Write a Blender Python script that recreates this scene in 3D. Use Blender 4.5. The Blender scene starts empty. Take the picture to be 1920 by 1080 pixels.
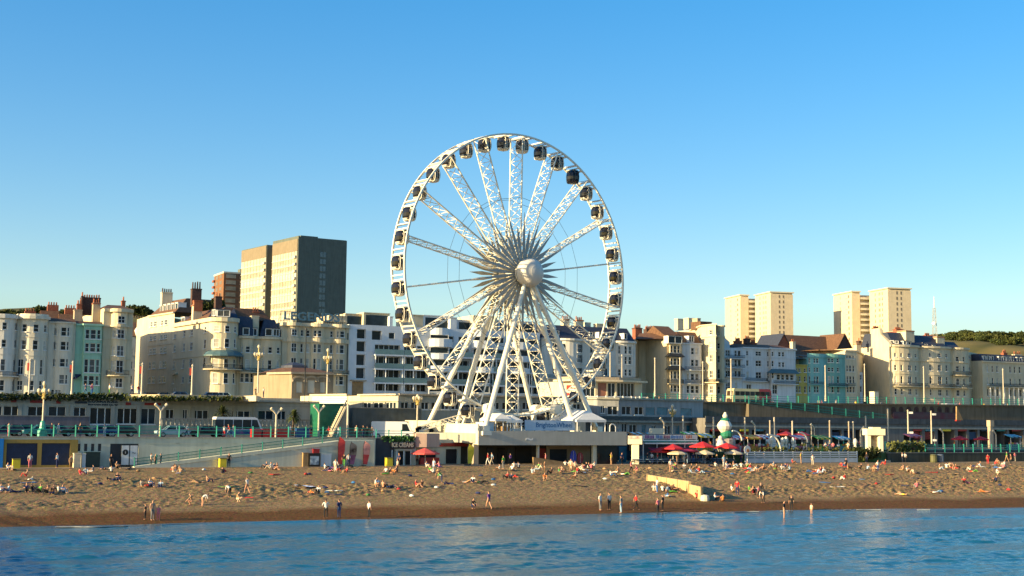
import bpy, math, random
import numpy as np
from mathutils import Vector, Matrix
random.seed(7)
SC = bpy.context.scene
COL = SC.collection
rad = math.radians

# ------------------------------------------------------------------ camera
F = 2460.0                      # focal length in pixels of the 1920 wide photograph
H = 9.0                         # eye height above the water, standing on a pier
PITCH = math.atan(250.0 / F)
ROLL = rad(0.6)
cd = bpy.data.cameras.new('camera')
cam = bpy.data.objects.new('camera', cd)
COL.objects.link(cam)
cd.sensor_width = 36.0
cd.lens = 36.0 * F / 1920.0
cd.clip_start = 1.0
cd.clip_end = 9000.0
CM = Matrix.Rotation(math.pi / 2 + PITCH, 3, 'X') @ Matrix.Rotation(ROLL, 3, 'Z')
cam.matrix_world = Matrix.Translation((0, 0, H)) @ CM.to_4x4()
SC.camera = cam

# ------------------------------------------------------------------ world, sun, exposure
SUN_EL = rad(13.5)
SUN_DIR = Vector((-math.cos(rad(29)), -math.sin(rad(29)), 0))          # horizontal direction to the sun
w = bpy.data.worlds.new("World")
SC.world = w
w.use_nodes = True
nt = w.node_tree
bg = nt.nodes['Background']
sky = nt.nodes.new('ShaderNodeTexSky')
sky.sky_type = 'NISHITA'
sky.sun_disc = False
sky.sun_rotation = math.atan2(SUN_DIR.x, SUN_DIR.y)
sky.sun_elevation = SUN_EL
sky.altitude = 0
sky.air_density = 1.0
sky.dust_density = 1.4
sky.ozone_density = 2.2
hs = nt.nodes.new('ShaderNodeHueSaturation')
hs.inputs['Saturation'].default_value = 1.78
hs.inputs['Hue'].default_value = 0.507
gm = nt.nodes.new('ShaderNodeGamma'); gm.inputs['Gamma'].default_value = 0.72
nt.links.new(sky.outputs[0], gm.inputs['Color'])
nt.links.new(gm.outputs[0], hs.inputs['Color'])
nt.links.new(hs.outputs[0], bg.inputs[0])
bg.inputs[1].default_value = 0.147
ld = bpy.data.lights.new('sun', 'SUN')
ld.energy = 4.8
ld.angle = rad(0.5)
ld.color = (1.0, 0.77, 0.42)
sun = bpy.data.objects.new('sun', ld)
COL.objects.link(sun)
sd = Vector((SUN_DIR.x * math.cos(SUN_EL), SUN_DIR.y * math.cos(SUN_EL), math.sin(SUN_EL)))
sun.rotation_euler = sd.to_track_quat('Z', 'Y').to_euler()
sun.location = sd * 400
SC.view_settings.view_transform = 'Standard'
SC.view_settings.look = 'None'
SC.view_settings.exposure = 1.3
SC.view_settings.gamma = 1
SC.view_settings.use_curve_mapping = False
SC.cycles.max_bounces = 6
SC.cycles.diffuse_bounces = 3
SC.cycles.glossy_bounces = 3
SC.cycles.use_adaptive_sampling = True

# ------------------------------------------------------------------ placing by measured bearings
TAN = 0.51                      # the coast recedes to the right: y = k + TAN * x
EA = Vector((1, TAN, 0)).normalized()       # along the coast, to the right
NO = Vector((-EA.y, EA.x, 0))               # inland
def ray(px, py):
    return CM @ Vector(((px - 960) / F, (540 - py) / F, -1.0))
def at(px, py, k):              # point on the vertical plane parallel to the coast
    d = ray(px, py)
    return Vector((0, 0, H)) + d * (k / (d.y - TAN * d.x))
def atz(px, py, z):             # point on a horizontal plane
    d = ray(px, py)
    return Vector((0, 0, H)) + d * ((z - H) / d.z)
def aty(px, py, y):
    d = ray(px, py)
    return Vector((0, 0, H)) + d * (y / d.y)
def kz(px, k, z, py=760):       # point at bearing px, on coast plane k, at height z
    p = at(px, py, k)
    for _ in range(3):          # the roll moves the column a little with height
        hor = 790 + (px - 960) * 0.0105
        py = hor - (z - H) * F / p.y
        p = at(px, py, k)
    return Vector((p.x, p.y, z))

# ------------------------------------------------------------------ mesh builder
class MB:
    def __init__(s):
        s.v = []; s.f = []; s.m = []
    def add(s, vs, fs, mi=0):
        b = len(s.v)
        s.v.extend([tuple(v) for v in vs])
        for f in fs:
            s.f.append(tuple(b + i for i in f)); s.m.append(mi)
        return s
    def box(s, x0, x1, y0, y1, z0, z1, mi=0):
        return s.add([(x0,y0,z0),(x1,y0,z0),(x1,y1,z0),(x0,y1,z0),(x0,y0,z1),(x1,y0,z1),(x1,y1,z1),(x0,y1,z1)],
                     [(0,3,2,1),(4,5,6,7),(0,1,5,4),(1,2,6,5),(2,3,7,6),(3,0,4,7)], mi)
    def obox(s, c, ax, L, D, z0, z1, mi=0, ctr=False):
        """box: corner c, along ax L metres, inland-perpendicular D metres"""
        ax = Vector((ax[0], ax[1], 0)).normalized(); n = Vector((-ax.y, ax.x, 0))
        c = Vector((c[0], c[1], 0))
        if ctr: c = c - ax * L / 2 - n * D / 2
        q = [c, c + ax * L, c + ax * L + n * D, c + n * D]
        return s.prism(q, z0, z1, mi)
    def prism(s, q, z0, z1, mi=0):
        n = len(q)
        vs = [(p[0], p[1], z0) for p in q] + [(p[0], p[1], z1) for p in q]
        fs = [tuple(range(n - 1, -1, -1)), tuple(range(n, 2 * n))]
        fs += [(i, (i + 1) % n, n + (i + 1) % n, n + i) for i in range(n)]
        return s.add(vs, fs, mi)
    def beam(s, a, b, w, h=None, mi=0, up=None):
        a = Vector(a); b = Vector(b); h = w if h is None else h
        d = (b - a).normalized()
        u = Vector(up) if up is not None else (Vector((0, 0, 1)) if abs(d.z) < 0.9 else Vector((1, 0, 0)))
        x = d.cross(u).normalized(); y = x.cross(d).normalized()
        vs = []
        for p in (a, b):
            for i, j in ((-1,-1),(1,-1),(1,1),(-1,1)):
                vs.append(p + x * (w / 2 * i) + y * (h / 2 * j))
        return s.add(vs, [(3,2,1,0),(4,5,6,7),(0,1,5,4),(1,2,6,5),(2,3,7,6),(3,0,4,7)], mi)
    def tube(s, a, b, r0, r1=None, n=8, mi=0, cap=True):
        a = Vector(a); b = Vector(b); r1 = r0 if r1 is None else r1
        d = (b - a).normalized()
        u = Vector((0, 0, 1)) if abs(d.z) < 0.9 else Vector((1, 0, 0))
        x = d.cross(u).normalized(); y = d.cross(x).normalized()
        vs = []
        for p, r in ((a, r0), (b, r1)):
            for i in range(n):
                t = 2 * math.pi * i / n
                vs.append(p + x * (r * math.cos(t)) + y * (r * math.sin(t)))
        fs = [(i, (i + 1) % n, n + (i + 1) % n, n + i) for i in range(n)]
        if cap: fs += [tuple(range(n - 1, -1, -1)), tuple(range(n, 2 * n))]
        return s.add(vs, fs, mi)
    def lathe(s, prof, c=(0, 0, 0), n=12, mi=0, sx=1, sy=1):
        vs = []; fs = []
        for r, z in prof:
            for i in range(n):
                t = 2 * math.pi * i / n
                vs.append((c[0] + sx * r * math.cos(t), c[1] + sy * r * math.sin(t), c[2] + z))
        for j in range(len(prof) - 1):
            for i in range(n):
                a = j * n + i; b = j * n + (i + 1) % n
                fs.append((a, b, b + n, a + n))
        m = (len(prof) - 1) * n
        fs.append(tuple(range(n - 1, -1, -1))); fs.append(tuple(range(m, m + n)))
        return s.add(vs, fs, mi)
    def ball(s, c, r, n=10, mi=0, sz=1.0, sx=1.0, sy=1.0):
        pr = [(max(1e-3, r * math.sin(math.pi * j / (n // 2 + 1))), -r * sz * math.cos(math.pi * j / (n // 2 + 1))) for j in range(n // 2 + 2)]
        return s.lathe(pr, c, n, mi, sx, sy)
    def build(s, name, mats, parent=None, org=None, smooth=False, loc=None):
        me = bpy.data.meshes.new(name)
        v = s.v
        if org is not None:
            ox, oy, oz = org
            v = [(x - ox, y - oy, z - oz) for x, y, z in v]
        me.from_pydata(v, [], s.f)
        ml = mats if isinstance(mats, (list, tuple)) else [mats]
        for m in ml: me.materials.append(m)
        if len(ml) > 1:
            me.polygons.foreach_set('material_index', s.m)
        if smooth:
            me.polygons.foreach_set('use_smooth', [True] * len(me.polygons))
        me.update()
        return link(name, me, parent, loc)

def link(name, me, parent=None, loc=None, rz=0):
    o = bpy.data.objects.new(name, me)
    COL.objects.link(o)
    if parent is not None: o.parent = parent
    if loc is not None: o.location = loc
    if rz: o.rotation_euler = (0, 0, rz)
    return o
def tag(o, label=None, cat=None, group=None, kind=None):
    if label: o['label'] = label
    if cat: o['category'] = cat
    if group: o['group'] = group
    if kind: o['kind'] = kind
    return o
def thing(name, loc, label, cat, group=None, rz=0):
    o = bpy.data.objects.new(name, None)
    COL.objects.link(o)
    o.empty_display_size = 0.5
    o.location = loc; o.rotation_euler = (0, 0, rz)
    return tag(o, label, cat, group)
def struct(o):
    o['kind'] = 'structure'
    return o
def copy_tree(o, loc=None, rz=None, parent=None, label=None, group=None, scale=None):
    c = o.copy()
    COL.objects.link(c)
    if parent is not None: c.parent = parent
    if loc is not None: c.location = loc
    if rz is not None: c.rotation_euler = (0, 0, rz)
    if scale is not None: c.scale = (scale,) * 3 if not hasattr(scale, '__len__') else scale
    if label: c['label'] = label
    if group: c['group'] = group
    for ch in o.children: copy_tree(ch, parent=c)
    return c
def setmat(o, slot, m):         # a copy's own colour on shared mesh data
    o.material_slots[slot].link = 'OBJECT'
    o.material_slots[slot].material = m

# ------------------------------------------------------------------ materials
_mc = {}
def mat(name, col, rough=0.7, var=0.12, scale=1.5, metal=0.0, bump=0.0, bscale=20.0, spec=0.4, streak=0.0, rnd=0.0, var2=None):
    if name in _mc: return _mc[name]
    m = bpy.data.materials.new(name); m.use_nodes = True
    t = m.node_tree; N = t.nodes; L = t.links
    b = N['Principled BSDF']
    b.inputs['Roughness'].default_value = rough
    b.inputs['Metallic'].default_value = metal
    b.inputs['Specular IOR Level'].default_value = spec
    geo = N.new('ShaderNodeNewGeometry')
    no = N.new('ShaderNodeTexNoise'); no.inputs['Scale'].default_value = scale; no.inputs['Detail'].default_value = 5
    L.new(geo.outputs['Position'], no.inputs['Vector'])
    r = N.new('ShaderNodeValToRGB')
    r.color_ramp.elements[0].position = 0.3; r.color_ramp.elements[1].position = 0.7
    a = [max(0, c * (1 - var)) for c in col]; c2 = [min(1, c * (1 + var)) for c in col] if var2 is None else var2
    r.color_ramp.elements[0].color = (*a, 1); r.color_ramp.elements[1].color = (*c2, 1)
    L.new(no.outputs['Fac'], r.inputs['Fac'])
    out = r.outputs['Color']
    if streak > 0:              # vertical rain streaks
        mp = N.new('ShaderNodeMapping'); mp.inputs['Scale'].default_value = (1.3, 1.3, 0.12)
        L.new(geo.outputs['Position'], mp.inputs['Vector'])
        n2 = N.new('ShaderNodeTexNoise'); n2.inputs['Scale'].default_value = 1.6; n2.inputs['Detail'].default_value = 6
        L.new(mp.outputs[0], n2.inputs['Vector'])
        r2 = N.new('ShaderNodeValToRGB')
        r2.color_ramp.elements[0].position = 0.35; r2.color_ramp.elements[1].position = 0.6
        r2.color_ramp.elements[0].color = (1 - streak, 1 - streak, 1 - streak * 1.1, 1); r2.color_ramp.elements[1].color = (1, 1, 1, 1)
        L.new(n2.outputs['Fac'], r2.inputs['Fac'])
        mx = N.new('ShaderNodeMixRGB'); mx.blend_type = 'MULTIPLY'; mx.inputs[0].default_value = 1
        L.new(out, mx.inputs[1]); L.new(r2.outputs['Color'], mx.inputs[2]); out = mx.outputs[0]
    if rnd > 0:                 # every object its own tone
        oi = N.new('ShaderNodeObjectInfo')
        mr = N.new('ShaderNodeMapRange'); mr.inputs['To Min'].default_value = 1 - rnd; mr.inputs['To Max'].default_value = 1 + rnd
        L.new(oi.outputs['Random'], mr.inputs['Value'])
        mx = N.new('ShaderNodeMixRGB'); mx.blend_type = 'MULTIPLY'; mx.inputs[0].default_value = 1
        L.new(out, mx.inputs[1]); L.new(mr.outputs[0], mx.inputs[2]); out = mx.outputs[0]
    L.new(out, b.inputs['Base Color'])
    if bump > 0:
        n3 = N.new('ShaderNodeTexNoise'); n3.inputs['Scale'].default_value = bscale; n3.inputs['Detail'].default_value = 4
        L.new(geo.outputs['Position'], n3.inputs['Vector'])
        bp = N.new('ShaderNodeBump'); bp.inputs['Strength'].default_value = bump; bp.inputs['Distance'].default_value = 0.1
        L.new(n3.outputs['Fac'], bp.inputs['Height']); L.new(bp.outputs[0], b.inputs['Normal'])
    _mc[name] = m
    return m
def stucco(name, col, streak=0.14): return mat(name, col, 0.8, 0.07, 0.5, bump=0.08, bscale=6, streak=streak, spec=0.2)

M_white = mat('white_paint', (0.74, 0.72, 0.66), 0.45, 0.05, 2.0, streak=0.05)
M_steel = mat('white_steel_paint', (0.78, 0.72, 0.57), 0.35, 0.06, 0.8, spec=0.5)
M_frame = mat('window_frame_paint', (0.70, 0.69, 0.64), 0.5, 0.06, 3.0)
M_glass = mat('window_glass', (0.016, 0.026, 0.034), 0.08, 0.35, 0.9, spec=0.16, rnd=0.5)
M_glass2 = mat('curtained_glass', (0.10, 0.105, 0.10), 0.15, 0.4, 1.8, spec=0.16, rnd=0.4)
M_glass3 = mat('blinds_glass', (0.46, 0.43, 0.35), 0.3, 0.15, 1.5, spec=0.3, rnd=0.2)
M_slate = mat('slate_roof', (0.035, 0.042, 0.065), 0.6, 0.25, 3.0, bump=0.3, bscale=4)
M_tile = mat('brown_tile_roof', (0.13, 0.065, 0.032), 0.75, 0.3, 2.0, bump=0.3, bscale=4)
M_lead = mat('lead_roof', (0.10, 0.12, 0.13), 0.55, 0.2, 2.0)
M_brick = mat('red_brick', (0.26, 0.085, 0.045), 0.85, 0.25, 4.0, bump=0.15)
M_dbrick = mat('dark_brick', (0.075, 0.042, 0.032), 0.85, 0.3, 4.0, bump=0.15)
M_pot = mat('terracotta_pot', (0.34, 0.11, 0.05), 0.8, 0.2, 5.0)
M_iron = mat('black_iron', (0.022, 0.026, 0.028), 0.5, 0.2, 3.0)
M_teal = mat('turquoise_paint', (0.035, 0.30, 0.22), 0.45, 0.18, 1.2, spec=0.5)
M_tealdk = mat('green_paint', (0.018, 0.17, 0.14), 0.5, 0.25, 1.2)
M_cream = stucco('cream_stucco', (0.62, 0.53, 0.36))
M_pale = stucco('pale_cream_stucco', (0.63, 0.58, 0.46))
M_whitew = stucco('white_stucco', (0.66, 0.63, 0.55))
M_blue = stucco('bluish_white_stucco', (0.60, 0.63, 0.63))
M_modern = stucco('modern_white_render', (0.66, 0.68, 0.68), 0.05)
M_beige = stucco('beige_stucco', (0.42, 0.34, 0.24))
M_grey = stucco('grey_concrete', (0.24, 0.235, 0.21), 0.2)
M_conc = stucco('pale_concrete', (0.36, 0.35, 0.29), 0.18)
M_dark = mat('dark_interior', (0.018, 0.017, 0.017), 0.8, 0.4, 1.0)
M_tar = mat('asphalt', (0.05, 0.05, 0.052), 0.85, 0.2, 1.0, bump=0.1)
M_red = mat('red_paint', (0.42, 0.025, 0.022), 0.45, 0.12, 2.0)
M_redcloth = mat('red_canvas', (0.48, 0.02, 0.025), 0.8, 0.15, 2.0)
M_yellow = mat('yellow_paint', (0.62, 0.50, 0.03), 0.5, 0.1, 2.0)
M_navy = mat('navy_shutter', (0.010, 0.022, 0.06), 0.5, 0.2, 2.0)
M_wood = mat('timber', (0.30, 0.19, 0.085), 0.8, 0.2, 2.0, bump=0.15)
M_black = mat('black_paint', (0.012, 0.012, 0.013), 0.4, 0.2, 2.0)
M_hill = mat('downland', (0.075, 0.085, 0.03), .95, .3, .02, var2=(0.16, 0.13, 0.05), spec=.1)
# ------------------------------------------------------------------ facades and houses
class Fac:
    """a facade line on the ground, running left to right as seen from the sea"""
    def __init__(s, pts):
        s.p = [Vector((p[0], p[1])) for p in pts]
        s.c = [0.0]
        for a, b in zip(s.p, s.p[1:]): s.c.append(s.c[-1] + (b - a).length)
        s.L = s.c[-1]
    def seg(s, q):
        for i in range(len(s.p) - 1):
            if q <= s.c[i + 1] + 1e-9: return i
        return len(s.p) - 2
    def P(s, q, out=0.0):
        i = s.seg(q); a, b = s.p[i], s.p[i + 1]; d = (b - a) / max(1e-6, (b - a).length)
        r = a + d * (q - s.c[i])
        if out:
            n = Vector((d.y, -d.x))
            # mitre at the vertices
            for j, qq in ((i, s.c[i]), (i + 1, s.c[i + 1])):
                if abs(q - qq) < 1e-6 and 0 < j < len(s.p) - 1:
                    d0 = (s.p[j] - s.p[j - 1]).normalized(); d1 = (s.p[j + 1] - s.p[j]).normalized()
                    m = Vector((d0.y + d1.y, -d0.x - d1.x))
                    if m.length > 1e-4:
                        m.normalize(); n = m / max(0.5, m.dot(Vector((d1.y, -d1.x))))
            r = r + n * out
        return r
    def rz(s, q):
        i = s.seg(q); d = s.p[i + 1] - s.p[i]
        return math.atan2(d.y, d.x)
    def s_at(s, px, py=700):
        d = ray(px, py); best = None
        for i in range(len(s.p) - 1):
            a, b = s.p[i], s.p[i + 1]; e = b - a
            den = d.x * e.y - d.y * e.x
            if abs(den) < 1e-9: continue
            t = (a.x * e.y - a.y * e.x) / den
            u = (a.x * d.y - a.y * d.x) / den
            lo = -1e9 if i == 0 else -1e-6
            hi = 1e9 if i == len(s.p) - 2 else 1 + 1e-6
            if t > 0 and lo <= u <= hi and (best is None or t < best[0]): best = (t, s.c[i] + u * e.length)
        return best[1] if best else 0.0
    def z(s, px, py):
        q = min(max(s.s_at(px, py), 0), s.L); p = s.P(q); d = ray(px, py)
        return H + d.z * p.y / d.y
    def cuts(s, a, b, step=None):
        r = [a] + [c for c in s.c if a + 1e-4 < c < b - 1e-4] + [b]
        return r

def wall_mesh(mb, fac, z0, z1, ops, mi=0, sA=0.0, sB=None):
    sB = fac.L if sB is None else sB
    S = sorted(set([round(x, 4) for x in fac.cuts(sA, sB)] + [round(x, 4) for o in ops for x in o[:2]]))
    Z = sorted(set([z0, z1] + [round(x, 4) for o in ops for x in o[2:4] if z0 < x < z1]))
    def inside(a, b):
        for o in ops:
            if o[0] < a < o[1] and o[2] < b < o[3]: return True
        return False
    gi = {}
    vs = []; fs = []
    def V(i, j):
        if (i, j) not in gi:
            p = fac.P(S[i]); gi[(i, j)] = len(vs); vs.append((p.x, p.y, Z[j]))
        return gi[(i, j)]
    for i in range(len(S) - 1):
        for j in range(len(Z) - 1):
            if not inside((S[i] + S[i + 1]) / 2, (Z[j] + Z[j + 1]) / 2):
                fs.append((V(i, j), V(i + 1, j), V(i + 1, j + 1), V(i, j + 1)))
    mb.add(vs, fs, mi)
    for a, b, za, zb, d in ops:
        cs = [x for x in S if a - 1e-3 <= x <= b + 1e-3]
        o = [fac.P(x) for x in cs]; n = [fac.P(x, -d) for x in cs]
        for i in range(len(cs) - 1):
            mb.add([(*o[i], za), (*o[i+1], za), (*n[i+1], za), (*n[i], za)], [(0, 1, 2, 3)], mi)
            mb.add([(*o[i], zb), (*n[i], zb), (*n[i+1], zb), (*o[i+1], zb)], [(0, 1, 2, 3)], mi)
        mb.add([(*o[0], za), (*n[0], za), (*n[0], zb), (*o[0], zb)], [(0, 1, 2, 3)], mi)
        mb.add([(*o[-1], za), (*o[-1], zb), (*n[-1], zb), (*n[-1], za)], [(0, 1, 2, 3)], mi)

def band(mb, fac, a, b, z0, z1, out, inn=0.0, mi=0):
    a = max(0, a); b = min(fac.L, b)
    cs = fac.cuts(a, b)
    n = len(cs)
    vs = []
    for x in cs:
        i = fac.P(x, -inn) if inn else fac.P(x); o = fac.P(x, out)
        vs += [(i.x, i.y, z0), (o.x, o.y, z0), (o.x, o.y, z1), (i.x, i.y, z1)]
    fs = []
    for i in range(n - 1):
        k = i * 4
        for e in range(4):
            fs.append((k + e, k + 4 + e, k + 4 + (e + 1) % 4, k + (e + 1) % 4))
    fs += [(0, 1, 2, 3), (4 * n - 1, 4 * n - 2, 4 * n - 3, 4 * n - 4)]
    mb.add(vs, fs, mi)

_wc = {}
def window_meshes(wd, ht, style):
    key = (round(wd * 5) / 5, round(ht * 5) / 5, style)
    wd, ht = max(0.3, key[0]), max(0.3, key[1])
    if key not in _wc:
        f = MB(); t = 0.085
        f.box(-wd/2, -wd/2 + t, -0.03, 0.07, 0, ht); f.box(wd/2 - t, wd/2, -0.03, 0.07, 0, ht)
        f.box(-wd/2 + t, wd/2 - t, -0.031, 0.071, 0, t); f.box(-wd/2 + t, wd/2 - t, -0.031, 0.071, ht - t, ht)
        if style in ('sash', 'blind'):
            f.box(-wd/2 + t, wd/2 - t, -0.02, 0.06, ht * 0.5 - 0.035, ht * 0.5 + 0.035)
        if style == 'sash' and wd > 1.1:
            nm = 1 if wd < 1.9 else 2 if wd < 3.2 else 3
            for i in range(nm):
                x = -wd/2 + wd * (i + 1) / (nm + 1)
                f.box(x - 0.04, x + 0.04, -0.024, 0.064, t, ht - t)
        if style == 'shop':
            nm = max(1, int(wd / 1.3))
            for i in range(nm):
                x = -wd/2 + wd * (i + 1) / (nm + 1)
                f.box(x - 0.06, x + 0.06, -0.024, 0.064, t, ht - t)
        if style != 'loggia':
            f.box(-wd/2 - 0.1, wd/2 + 0.1, -0.30, -0.032, -0.13, 0.0)
        me = bpy.data.meshes.new('window')
        me.from_pydata(f.v, [], f.f); me.materials.append(M_frame)
        p = MB(); p.box(-wd/2 + t, wd/2 - t, 0.02, 0.05, t, ht - t)
        pm = []
        for g in (M_glass, M_glass2, M_glass3):
            q = bpy.data.meshes.new('pane'); q.from_pydata(p.v, [], p.f); q.materials.append(g); pm.append(q)
        _wc[key] = (me, pm, wd, ht)
    return _wc[key]

def put_window(T, fac, s, z, wd, ht, depth, style):
    me, pm, w2, h2 = window_meshes(wd, ht, style)
    p = fac.P(s, -depth)
    o = link('window', me, T, Vector((p.x, p.y, z)) - T.location, fac.rz(s))
    o.scale = (wd / w2, 1, ht / h2)
    r = random.random()
    if style == 'blind': g = pm[2]
    elif style in ('loggia', 'shop', 'dark'): g = pm[0]
    else: g = pm[0] if r < 0.62 else pm[1] if r < 0.9 else pm[2]
    link('pane', g, o)
    return o

def expand(tr, k, path):
    ox, oy, sc = tr
    pts = []
    for e in path:
        if isinstance(e, tuple) and e[0] == 'b':
            _, a, b, dep = e
            pa = kz(ox + a / sc, k, 20); pb = kz(ox + b / sc, k, 20)
            ax = (pb - pa); n = Vector((ax.y, -ax.x, 0)).normalized()
            N = 8
            for i in range(N + 1):
                t = i / N
                th = math.pi * (0.04 + 0.92 * t)
                q = pa.lerp(pb, 0.5 - 0.5 * math.cos(th) / math.cos(math.pi * 0.04)) + n * dep * (math.sin(th) - math.sin(math.pi * .04))
                pts.append(q)
        elif isinstance(e, tuple):
            pts.append(kz(ox + e[0] / sc, k + e[1], 20))
        else:
            pts.append(kz(ox + e / sc, k, 20))
    out = [pts[0]]
    for p in pts[1:]:
        if (p - out[-1]).length > 0.05: out.append(p)
    return out

class House:
    def __init__(h, name, label, tr, path, top, wallm, blocks=(), k=288.0, z0=12.45, ref=None, depth=12.0,
                 cornice=(), balc=(), cat='house', group='seafront houses and hotels above the promenade', trim=None, flat=M_lead, rail=M_iron, rec=0.16, extra=()):
        h.tr = tr; h.k = k
        ox, oy, sc = tr
        h.X = lambda cx: ox + cx / sc
        h.Y = lambda cy: oy + cy / sc
        h.fac = fac = Fac(expand(tr, k, path))
        if ref is None: ref = (fac.L / 2)
        else: ref = fac.s_at(h.X(ref))
        h.ref = min(max(ref, 0), fac.L)
        h.z0 = z0
        pr = fac.P(h.ref)
        h.refp = pr
        base = (pr.x, pr.y, z0)
        h.T = T = thing(name, base, label, cat, group)
        h.wallm = wallm
        h.top = zt = h.zc(top)
        ops = []; wins = []
        for blk in blocks:
            rows, cols = blk[0], blk[1]; style = blk[2] if len(blk) > 2 else 'sash'
            dep = blk[3] if len(blk) > 3 else rec
            for ca, cb in cols:
                if ca > cb: ca, cb = cb, ca
                s0, s1 = fac.s_at(h.X(ca)), fac.s_at(h.X(cb))
                s0, s1 = min(s0, s1), max(s0, s1)
                s0 = max(s0, 0.08); s1 = min(s1, fac.L - 0.08)
                if s1 - s0 < 0.25: continue
                # keep the height of the row at this very column
                for ra, rb in rows:
                    zb, za = h.zc(ra), h.zc(rb)
                    za = max(za, z0 + 0.25); zb = min(zb, zt - 0.15)
                    if zb - za < 0.3: continue
                    if any(not (s1 <= o[0] + .01 or s0 >= o[1] - .01 or zb <= o[2] or za >= o[3]) for o in ops): continue
                    ops.append((s0, s1, za, zb, dep)); wins.append((s0, s1, za, zb, dep, style))
        mb = MB()
        wall_mesh(mb, fac, z0, zt, ops)
        a, b = fac.P(0), fac.P(fac.L)
        n2 = Vector((NO.x, NO.y))
        a2, b2 = a + n2 * depth, b + n2 * depth
        h.a, h.b, h.a2, h.b2 = a, b, a2, b2
        for q in ((a2, a), (b, b2), (b2, a2)):
            mb.add([(*q[0], z0), (*q[1], z0), (*q[1], zt), (*q[0], zt)], [(0, 1, 2, 3)])
        top_loop = [fac.P(c) for c in fac.c] + [b2, a2]
        mb.add([(*p, zt) for p in top_loop], [tuple(range(len(top_loop)))], 1)
        mb.build('wall', [wallm, flat], T, base)
        for s0, s1, za, zb, dep, style in wins:
            put_window(T, fac, (s0 + s1) / 2, za, s1 - s0, zb - za, dep, style)
        h.base = base
        for c in cornice:
            ca, cb, out = c[:3]
            m = MB(); band(m, fac, 0.0 if len(c) < 5 else fac.s_at(h.X(c[3])), fac.L if len(c) < 5 else fac.s_at(h.X(c[4])), h.zc(cb), h.zc(ca) , out, 0.02)
            m.build('cornice', trim or wallm, T, base)
        for c in balc:
            h.balcony(*c, rail=rail)
    def zc(h, cy):
        d = ray(960, 500)
        q = h.refp
        ox, oy, sc = h.tr
        py = h.Y(cy)
        px = 960 + F * q.x / q.y
        dd = ray(px, py)
        return H + dd.z * q.y / dd.y
    def balcony(h, ca, cb, cy_top, cy_bot, out=1.0, rail=M_iron):
        fac = h.fac
        a, b = fac.s_at(h.X(ca)), fac.s_at(h.X(cb)); a = max(a, .05); b = min(b, fac.L - .05)
        z1, z0 = h.zc(cy_top), h.zc(cy_bot)
        m = MB(); band(m, fac, a, b, z0 - 0.18, z0, out, 0.0)
        B = m.build('balcony', h.wallm, h.T, h.base)
        z1 = max(z1, z0 + 0.7)
        m = MB()
        f2 = Fac([fac.P(x, out - 0.06) for x in fac.cuts(a, b)])
        band(m, f2, 0, f2.L, z1 - 0.07, z1, 0.04, 0.04)
        band(m, f2, 0, f2.L, z0 + 0.1, z0 + 0.16, 0.03, 0.03)
        x = 0.0
        while x < f2.L:
            p = f2.P(x); m.beam((p.x, p.y, z0), (p.x, p.y, z1), 0.05); x += 0.2
        m.build('railing', rail, B, h.base)
    def mansard(h, cy_top, cy_bot=None, inset=1.6, back=1.6, m=M_slate, side=0.0, ca=None, cb=None, set_in=0.15, name='roof'):
        fac = h.fac
        a = fac.P(0 if ca is None else max(0, fac.s_at(h.X(ca)))); b = fac.P(fac.L if cb is None else min(fac.L, fac.s_at(h.X(cb))))
        z0 = h.top if cy_bot is None else h.zc(cy_bot); z1 = h.zc(cy_top)
        ax = (b - a).normalized(); n = Vector((-ax.y, ax.x))
        D = (h.a2 - h.a).length * 0.95
        def q(u, v, z): p = (a + ax * u) + n * v; return (p.x, p.y, z)
        Lg = (b - a).length
        mb = MB()
        vs = [q(0, set_in, z0 + .01), q(Lg, set_in, z0 + .01), q(Lg, D, z0 + .01), q(0, D, z0 + .01),
              q(side, inset, z1), q(Lg - side, inset, z1), q(Lg - side, D - back, z1), q(side, D - back, z1)]
        mb.add(vs, [(0, 1, 5, 4), (1, 2, 6, 5), (2, 3, 7, 6), (3, 0, 4, 7), (4, 5, 6, 7), (3, 2, 1, 0)])
        return mb.build(name, m, h.T, h.base)
    def hip(h, cy_top, m=M_tile, ca=None, cb=None, cy_bot=None, over=0.3):
        """gabled roof with its ridge along the facade"""
        return h.mansard(cy_top, cy_bot, inset=(h.a2 - h.a).length * 0.48, back=(h.a2 - h.a).length * 0.46, m=m, side=0.0, ca=ca, cb=cb, set_in=-over)
    def dormer(h, ca, cb, cyt, cyb, out=-0.35, roofm=M_slate, style='sash'):
        fac = h.fac
        s0, s1 = fac.s_at(h.X(ca)), fac.s_at(h.X(cb))
        z1, z0 = h.zc(cyt), h.zc(cyb)
        c = fac.P((s0 + s1) / 2, out); wd = s1 - s0; ht = z1 - z0
        d = MB(); t = 0.14
        # cheeks, head and base leave the window open
        d.box(-wd/2, -wd/2 + t, 0, 1.9, 0, ht); d.box(wd/2 - t, wd/2, 0, 1.9, 0, ht)
        d.box(-wd/2 + t, wd/2 - t, 0.0, 1.9, ht - t, ht); d.box(-wd/2 + t, wd/2 - t, 0, 1.9, 0, t)
        d.box(-wd/2 - .1, wd/2 + .1, -0.12, 1.95, ht + .002, ht + 0.1, 1)
        if wd > 1.5: d.box(-0.06, 0.06, 0.01, 0.1, t, ht - t)
        loc = Vector((c.x, c.y, z0)) - h.T.location
        o = d.build('dormer', [M_white, roofm], h.T, None); o.location = loc; o.rotation_euler = (0, 0, fac.rz((s0 + s1) / 2))
        p = MB(); p.box(-wd/2 + t, wd/2 - t, 0.05, 0.08, t, ht - t)
        p.build('pane', M_glass2 if random.random() < .5 else M_glass, o)
        return o
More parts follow.
